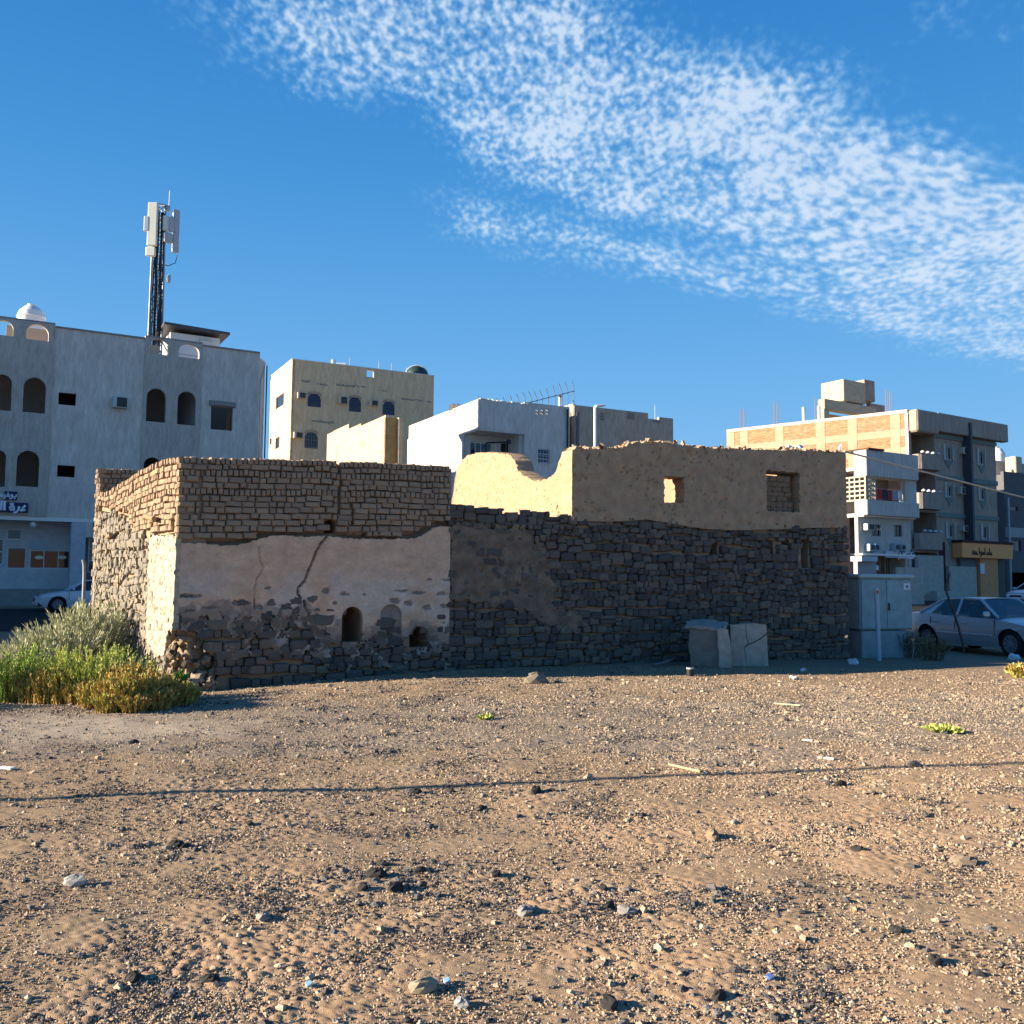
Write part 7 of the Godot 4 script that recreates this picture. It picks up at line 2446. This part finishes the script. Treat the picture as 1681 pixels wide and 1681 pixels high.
	# loose lumps on the lot: [u, v, half width m, dark?]
	var pale := [[123, 1452, 0.062, Color(0.66, 0.63, 0.57), "white lump of plaster among the pebbles"], [863, 1500, 0.055, Color(0.42, 0.41, 0.4), "pale grey flat stone beside black chips"], [1028, 1500, 0.05, Color(0.45, 0.43, 0.4), "light grey stone beside a black basalt lump"], [693, 1627, 0.06, Color(0.6, 0.52, 0.36), "cream flake of plaster beside the blue scrap"], [757, 1652, 0.04, Color(0.66, 0.64, 0.58), "white pebble beside the cream flake"], [1287, 1184, 0.065, Color(0.55, 0.44, 0.3), "cream stone cube on the grey gravel"], [1170, 1376, 0.07, Color(0.5, 0.38, 0.25), "tan flat stone with a sharp tilted edge"], [1582, 1418, 0.07, Color(0.46, 0.36, 0.26), "brown tilted stone on the orange earth"], [1205, 1352, 0.035, Color(0.66, 0.62, 0.52), "small white pebble on the orange earth"], [1500, 1258, 0.06, Color(0.34, 0.3, 0.26), "grey half-buried stone on the orange earth"], [880, 1122, 0.2, Color(0.45, 0.37, 0.27), "low earth clod at the edge of the house's shadow"], [432, 1510, 0.045, Color(0.55, 0.5, 0.42), "pale pebble at the end of the black chips"]]
	for k in pale.size():
		var e: Array = pale[k]
		rock("loose_stone", ground_at(e[0], e[1]), Vector3(e[2] * 1.2, e[2] * 0.6, e[2] * 0.8), k * 1.3, 120 + k, e[3], e[4], "stone")
	var k := 0
	for e in [[618, 1440, 0.085], [650, 1462, 0.08], [596, 1462, 0.06], [628, 1420, 0.05], [690, 1432, 0.05], [880, 1302, 0.09], [905, 1300, 0.05], [682, 1303, 0.075], [1000, 1490, 0.055], [990, 1462, 0.05], [1408, 1398, 0.06], [1380, 1290, 0.07], [1535, 1582, 0.06], [1470, 1530, 0.05], [290, 1390, 0.07], [305, 1392, 0.05], [410, 1355, 0.05], [740, 1300, 0.05], [790, 1330, 0.055], [815, 1440, 0.06], [218, 1610, 0.06], [345, 1612, 0.055], [1180, 1640, 0.06], [1000, 1655, 0.07], [350, 1330, 0.05], [220, 1220, 0.06]]:
		rock("basalt_lump", ground_at(e[0], e[1]), Vector3(e[2] * 0.8, e[2] * 0.45, e[2] * 0.55), k * 0.9, 160 + k % 7, Color(0.075, 0.072, 0.07), "black basalt lump lying loose on the stony earth", "stone", "black basalt lumps")
		k += 1
	# strips and sticks
	for e in [[1272, 1157, 1314, 1160, 0.04, Color(0.62, 0.5, 0.33), "pale wooden lath lying on the grey gravel", "lath"], [1343, 1246, 1370, 1249, 0.05, Color(0.66, 0.64, 0.6), "white flat strip near the pole's shadow", "strip"], [1098, 1258, 1150, 1270, 0.022, Color(0.5, 0.38, 0.22), "thin straw-coloured stick on the stony earth", "stick"], [1318, 1217, 1335, 1219, 0.04, Color(0.6, 0.54, 0.44), "short pale strip near the white strip", "strip"], [1535, 1203, 1555, 1205, 0.035, Color(0.6, 0.58, 0.52), "white strip beside the flat weed tuft", "strip"], [0, 1263, 22, 1265, 0.06, Color(0.66, 0.66, 0.64), "white flat scrap on the gravel near the pale dust", "scrap"]]:
		var g0 := ground_at(e[0], e[1])
		var g1 := ground_at(e[2], e[3])
		var mid := (g0 + g1) * 0.5
		var l := (g1 - g0).length()
		b = M.new()
		b.cbox(Transform3D(Basis.looking_at((g1 - g0).normalized(), Vector3.UP), Vector3(0, 0.018, 0)), Vector3(e[4], 0.018, l), 0.004)
		tag(put("ground_" + e[7], b, mat("strip_%d" % int(e[0]), e[5].r, e[5].g, e[5].b, 0.8), self, Transform3D(Basis(), mid)), e[6], e[7])
	for e in [[507, 1622, Color(0.25, 0.45, 0.62), "pale blue plastic scrap among the pebbles"], [733, 1616, Color(0.3, 0.5, 0.62), "light blue bottle cap near the cream flake"], [1264, 1610, Color(0.08, 0.16, 0.42), "dark blue bottle cap on the tan earth"]]:
		b = M.new()
		b.lathe([Vector2(0, 0.0), Vector2(0.014, 0.0), Vector2(0.015, 0.01), Vector2(0.013, 0.012), Vector2(0.0, 0.012)], 14)
		tag(put("bottle_cap", b, mat("cap_%d" % int(e[0]), e[2].r, e[2].g, e[2].b, 0.5), self, Transform3D(Basis(Vector3.RIGHT, 0.35), ground_at(e[0], e[1]) + Vector3(0, 0.012, 0))), e[3], "bottle cap")
	# slim steel pole beyond the frame: its long shadow crosses the lot
	var lp := Vector3(-8.75, 0, -6.15)
	lp.y = gy(lp.x, lp.z)
	var lamp := thing("steel_pole", Transform3D(Basis(), lp), "tall slim steel pole at the side of the lot", "pole")
	b = M.new()
	b.tube([Vector3(0, -0.1, 0), Vector3(0, 8.5, 0)], 0.055, 12, 0.035)
	put("shaft", b, mats["galvanised"], lamp)
	b = M.new()
	b.lathe([Vector2(0, 8.5), Vector2(0.07, 8.5), Vector2(0.05, 8.56), Vector2(0, 8.58)], 10)
	put("cap", b, mats["galvanised"], lamp)
	# overhead cable from the ruin's corner to a pole beyond the frame
	var ca := at(1386, 741, 21.25)
	var cb := at(1681, 817, 24.5)
	var cdir := (cb - ca)
	var ce := ca + cdir * 1.5
	ce.y = at(1681, 817, 24.5).y + (cb.y - ca.y) * 0.35
	var up := thing("utility_pole", Transform3D(Basis(), Vector3(ce.x, gy(ce.x, ce.z), ce.z)), "wooden pole that carries the pale overhead cable", "pole")
	b = M.new()
	b.tube([Vector3(0, -0.1, 0), Vector3(0, ce.y - gy(ce.x, ce.z) + 0.4, 0)], 0.1, 10, 0.08)
	put("shaft", b, mat("pole_wood", 0.2, 0.15, 0.1, 0.9), up)
	var cable := M.new()
	var cp := []
	for q in 15:
		var tt := q / 14.0
		var pp := ca.lerp(ce, tt)
		var on := ca.y + (cb.y - ca.y) * tt * 1.5
		pp.y = lerpf(on, pp.y, smoothstep(0.6, 1.0, tt))
		cp.append(pp - ca)
	cable.tube(cp, 0.022, 6)
	tag(put("overhead_cable", cable, mat("cable_pale", 0.6, 0.5, 0.36, 0.7), self, Transform3D(Basis(), ca)), "pale overhead cable slanting down from the ruin's far top corner", "cable")
	# white rag on the wall top at that corner
	var rg := at(1382, 738, 21.3)
	b = M.new()
	b.append(chip_arrays(77), Transform3D(Basis.from_scale(Vector3(0.06, 0.13, 0.06)), Vector3.ZERO), Color(1, 1, 1))
	tag(put("white_insulator", b, mat("bag_white", 1, 1, 1), self, Transform3D(Basis(), rg + Vector3(0, 0.05, -0.1))), "white insulator on the ruin's top corner where the cable starts", "insulator")
	var bag := at(1305, 733, 21.0)
	b = M.new()
	for q in 4:
		b.append(chip_arrays(870 + q), Transform3D(Basis(Vector3.UP, q) * Basis.from_scale(Vector3(0.13, 0.08, 0.1)), Vector3((q - 1.5) * 0.1, 0.02 * (q % 2), 0)), Color(1, 1, 1))
	tag(put("white_bag", b, mats["bag_white"], self, Transform3D(Basis(), bag + Vector3(0, -0.02, -0.2))), "white bag lying on top of the mud storey wall", "bag")

func make_cars() -> void:
	var white := mat("car_white", 0.62, 0.64, 0.67, 0.25)
	white.clearcoat_enabled = true
	var silver := mat("car_silver", 0.42, 0.455, 0.49, 0.3)
	silver.metallic = 0.35
	silver.clearcoat_enabled = true
	# white saloon on the street, nose pointing out of the picture
	var p := at(92, 1002, 42.3)
	p.y = gy(p.x, p.z) + 0.02
	var hd := -dirv(30.0)
	var bs := Basis(hd, Vector3.UP, hd.cross(Vector3.UP))
	make_car("white_saloon", Transform3D(bs, p - hd * 1.42 - bs.z * 0.76 * -1.0 * 0.0), white, "white saloon car parked on the street in front of the shop")
	var q := at(1664, 1075, 22.9)
	q.y = gy(q.x, q.z)
	var h2 := Vector3(0.3, 0, 0.954).normalized()
	var b2 := Basis(h2, Vector3.UP, h2.cross(Vector3.UP))
	make_car("silver_saloon", Transform3D(b2, q - h2 * 1.42 - b2.z * 0.76), silver, "silver-blue saloon car parked in shade behind the bent rod")
	var r := at(1672, 982, 62.0)
	r.y = gy(r.x, r.z) + 0.02
	var h3 := -dirv(30.0)
	make_car("white_saloon", Transform3D(Basis(h3, Vector3.UP, h3.cross(Vector3.UP)), r - h3 * 2.0), white, "white saloon car far down the street before the dark building")

func _ready() -> void:
	rng.seed = 1234
	# ---- camera
	cam_basis = Basis(Vector3.RIGHT, atan(114.5 / F)) * Basis(Vector3.BACK, deg_to_rad(0.4))
	var cam := Camera3D.new()
	cam.name = "camera"
	cam.transform = Transform3D(cam_basis, EYE)
	cam.fov = rad_to_deg(2.0 * atan(CC / F))
	cam.near = 0.05
	cam.far = 3000.0
	add_child(cam)
	cam.current = true
	# ---- sky and exposure
	var env := Environment.new()
	env.background_mode = Environment.BG_SKY
	env.sky = make_sky()
	env.background_energy_multiplier = 0.365
	env.tonemap_mode = Environment.TONE_MAPPER_LINEAR
	env.tonemap_exposure = 3.0
	env.sdfgi_enabled = true
	env.ssao_enabled = true
	env.ssil_enabled = true
	var we := WorldEnvironment.new()
	we.name = "world"
	we.environment = env
	add_child(we)
	# ---- low sun from the side, slightly on the camera's side of the ruin
	var sun := DirectionalLight3D.new()
	sun.name = "sun"
	var az := deg_to_rad(10.5)
	var el := deg_to_rad(17.5)
	var towards := Vector3(cos(az) * cos(el), -sin(el), -sin(az) * cos(el))
	sun.transform = Transform3D(Basis.looking_at(towards, Vector3.UP), Vector3(-20, 20, 5))
	sun.light_energy = 1.6
	sun.light_color = Color(1.0, 0.93, 0.83)
	sun.light_angular_distance = 0.5
	sun.shadow_enabled = true
	add_child(sun)
	# ---- noises shared by the builders
	nz_low.seed = 1; nz_low.frequency = 0.35; nz_low.fractal_octaves = 3
	nz_mid.seed = 2; nz_mid.frequency = 1.5; nz_mid.fractal_octaves = 3
	nz_hi.seed = 3; nz_hi.frequency = 9.0; nz_hi.fractal_octaves = 2
	nz_cell.seed = 4; nz_cell.frequency = 19.0; nz_cell.noise_type = FastNoiseLite.TYPE_CELLULAR
	nz_cell.fractal_octaves = 1; nz_cell.cellular_return_type = FastNoiseLite.RETURN_DISTANCE
	nz_clod.seed = 6; nz_clod.frequency = 26.0; nz_clod.fractal_octaves = 2; nz_clod.fractal_gain = 0.6
	make_textures()
	print("textures ", Time.get_ticks_msec())
	# ---- setting
	make_ground()
	var asph := mat("asphalt", 0.05, 0.05, 0.052, 0.9, "asphalt", 0.8, "n_grit", 0.6)
	sheet("road", Vector3(-61.5, 0, -12.0), Vector3(-5.5, 0, -44.5), 17.5, 0.025, asph, "dark asphalt street in front of the grey block")
	sheet("road", Vector3(8, 0, -37), Vector3(82, 0, -78), 34.0, 0.025, asph, "dark asphalt street in front of the brick block")
	print("ground ", Time.get_ticks_msec())
	make_ruin()
	print("ruin ", Time.get_ticks_msec())
	make_left_building()
	make_cream_building()
	make_sand_building()
	make_white_building()
	make_grey_building()
	make_brick_building()
	make_small_white_building()
	make_far_building()
	make_side_building()
	print("buildings ", Time.get_ticks_msec())
	make_cars()
	make_plants()
	make_objects()
	make_gravel()
	print("done ", Time.get_ticks_msec())
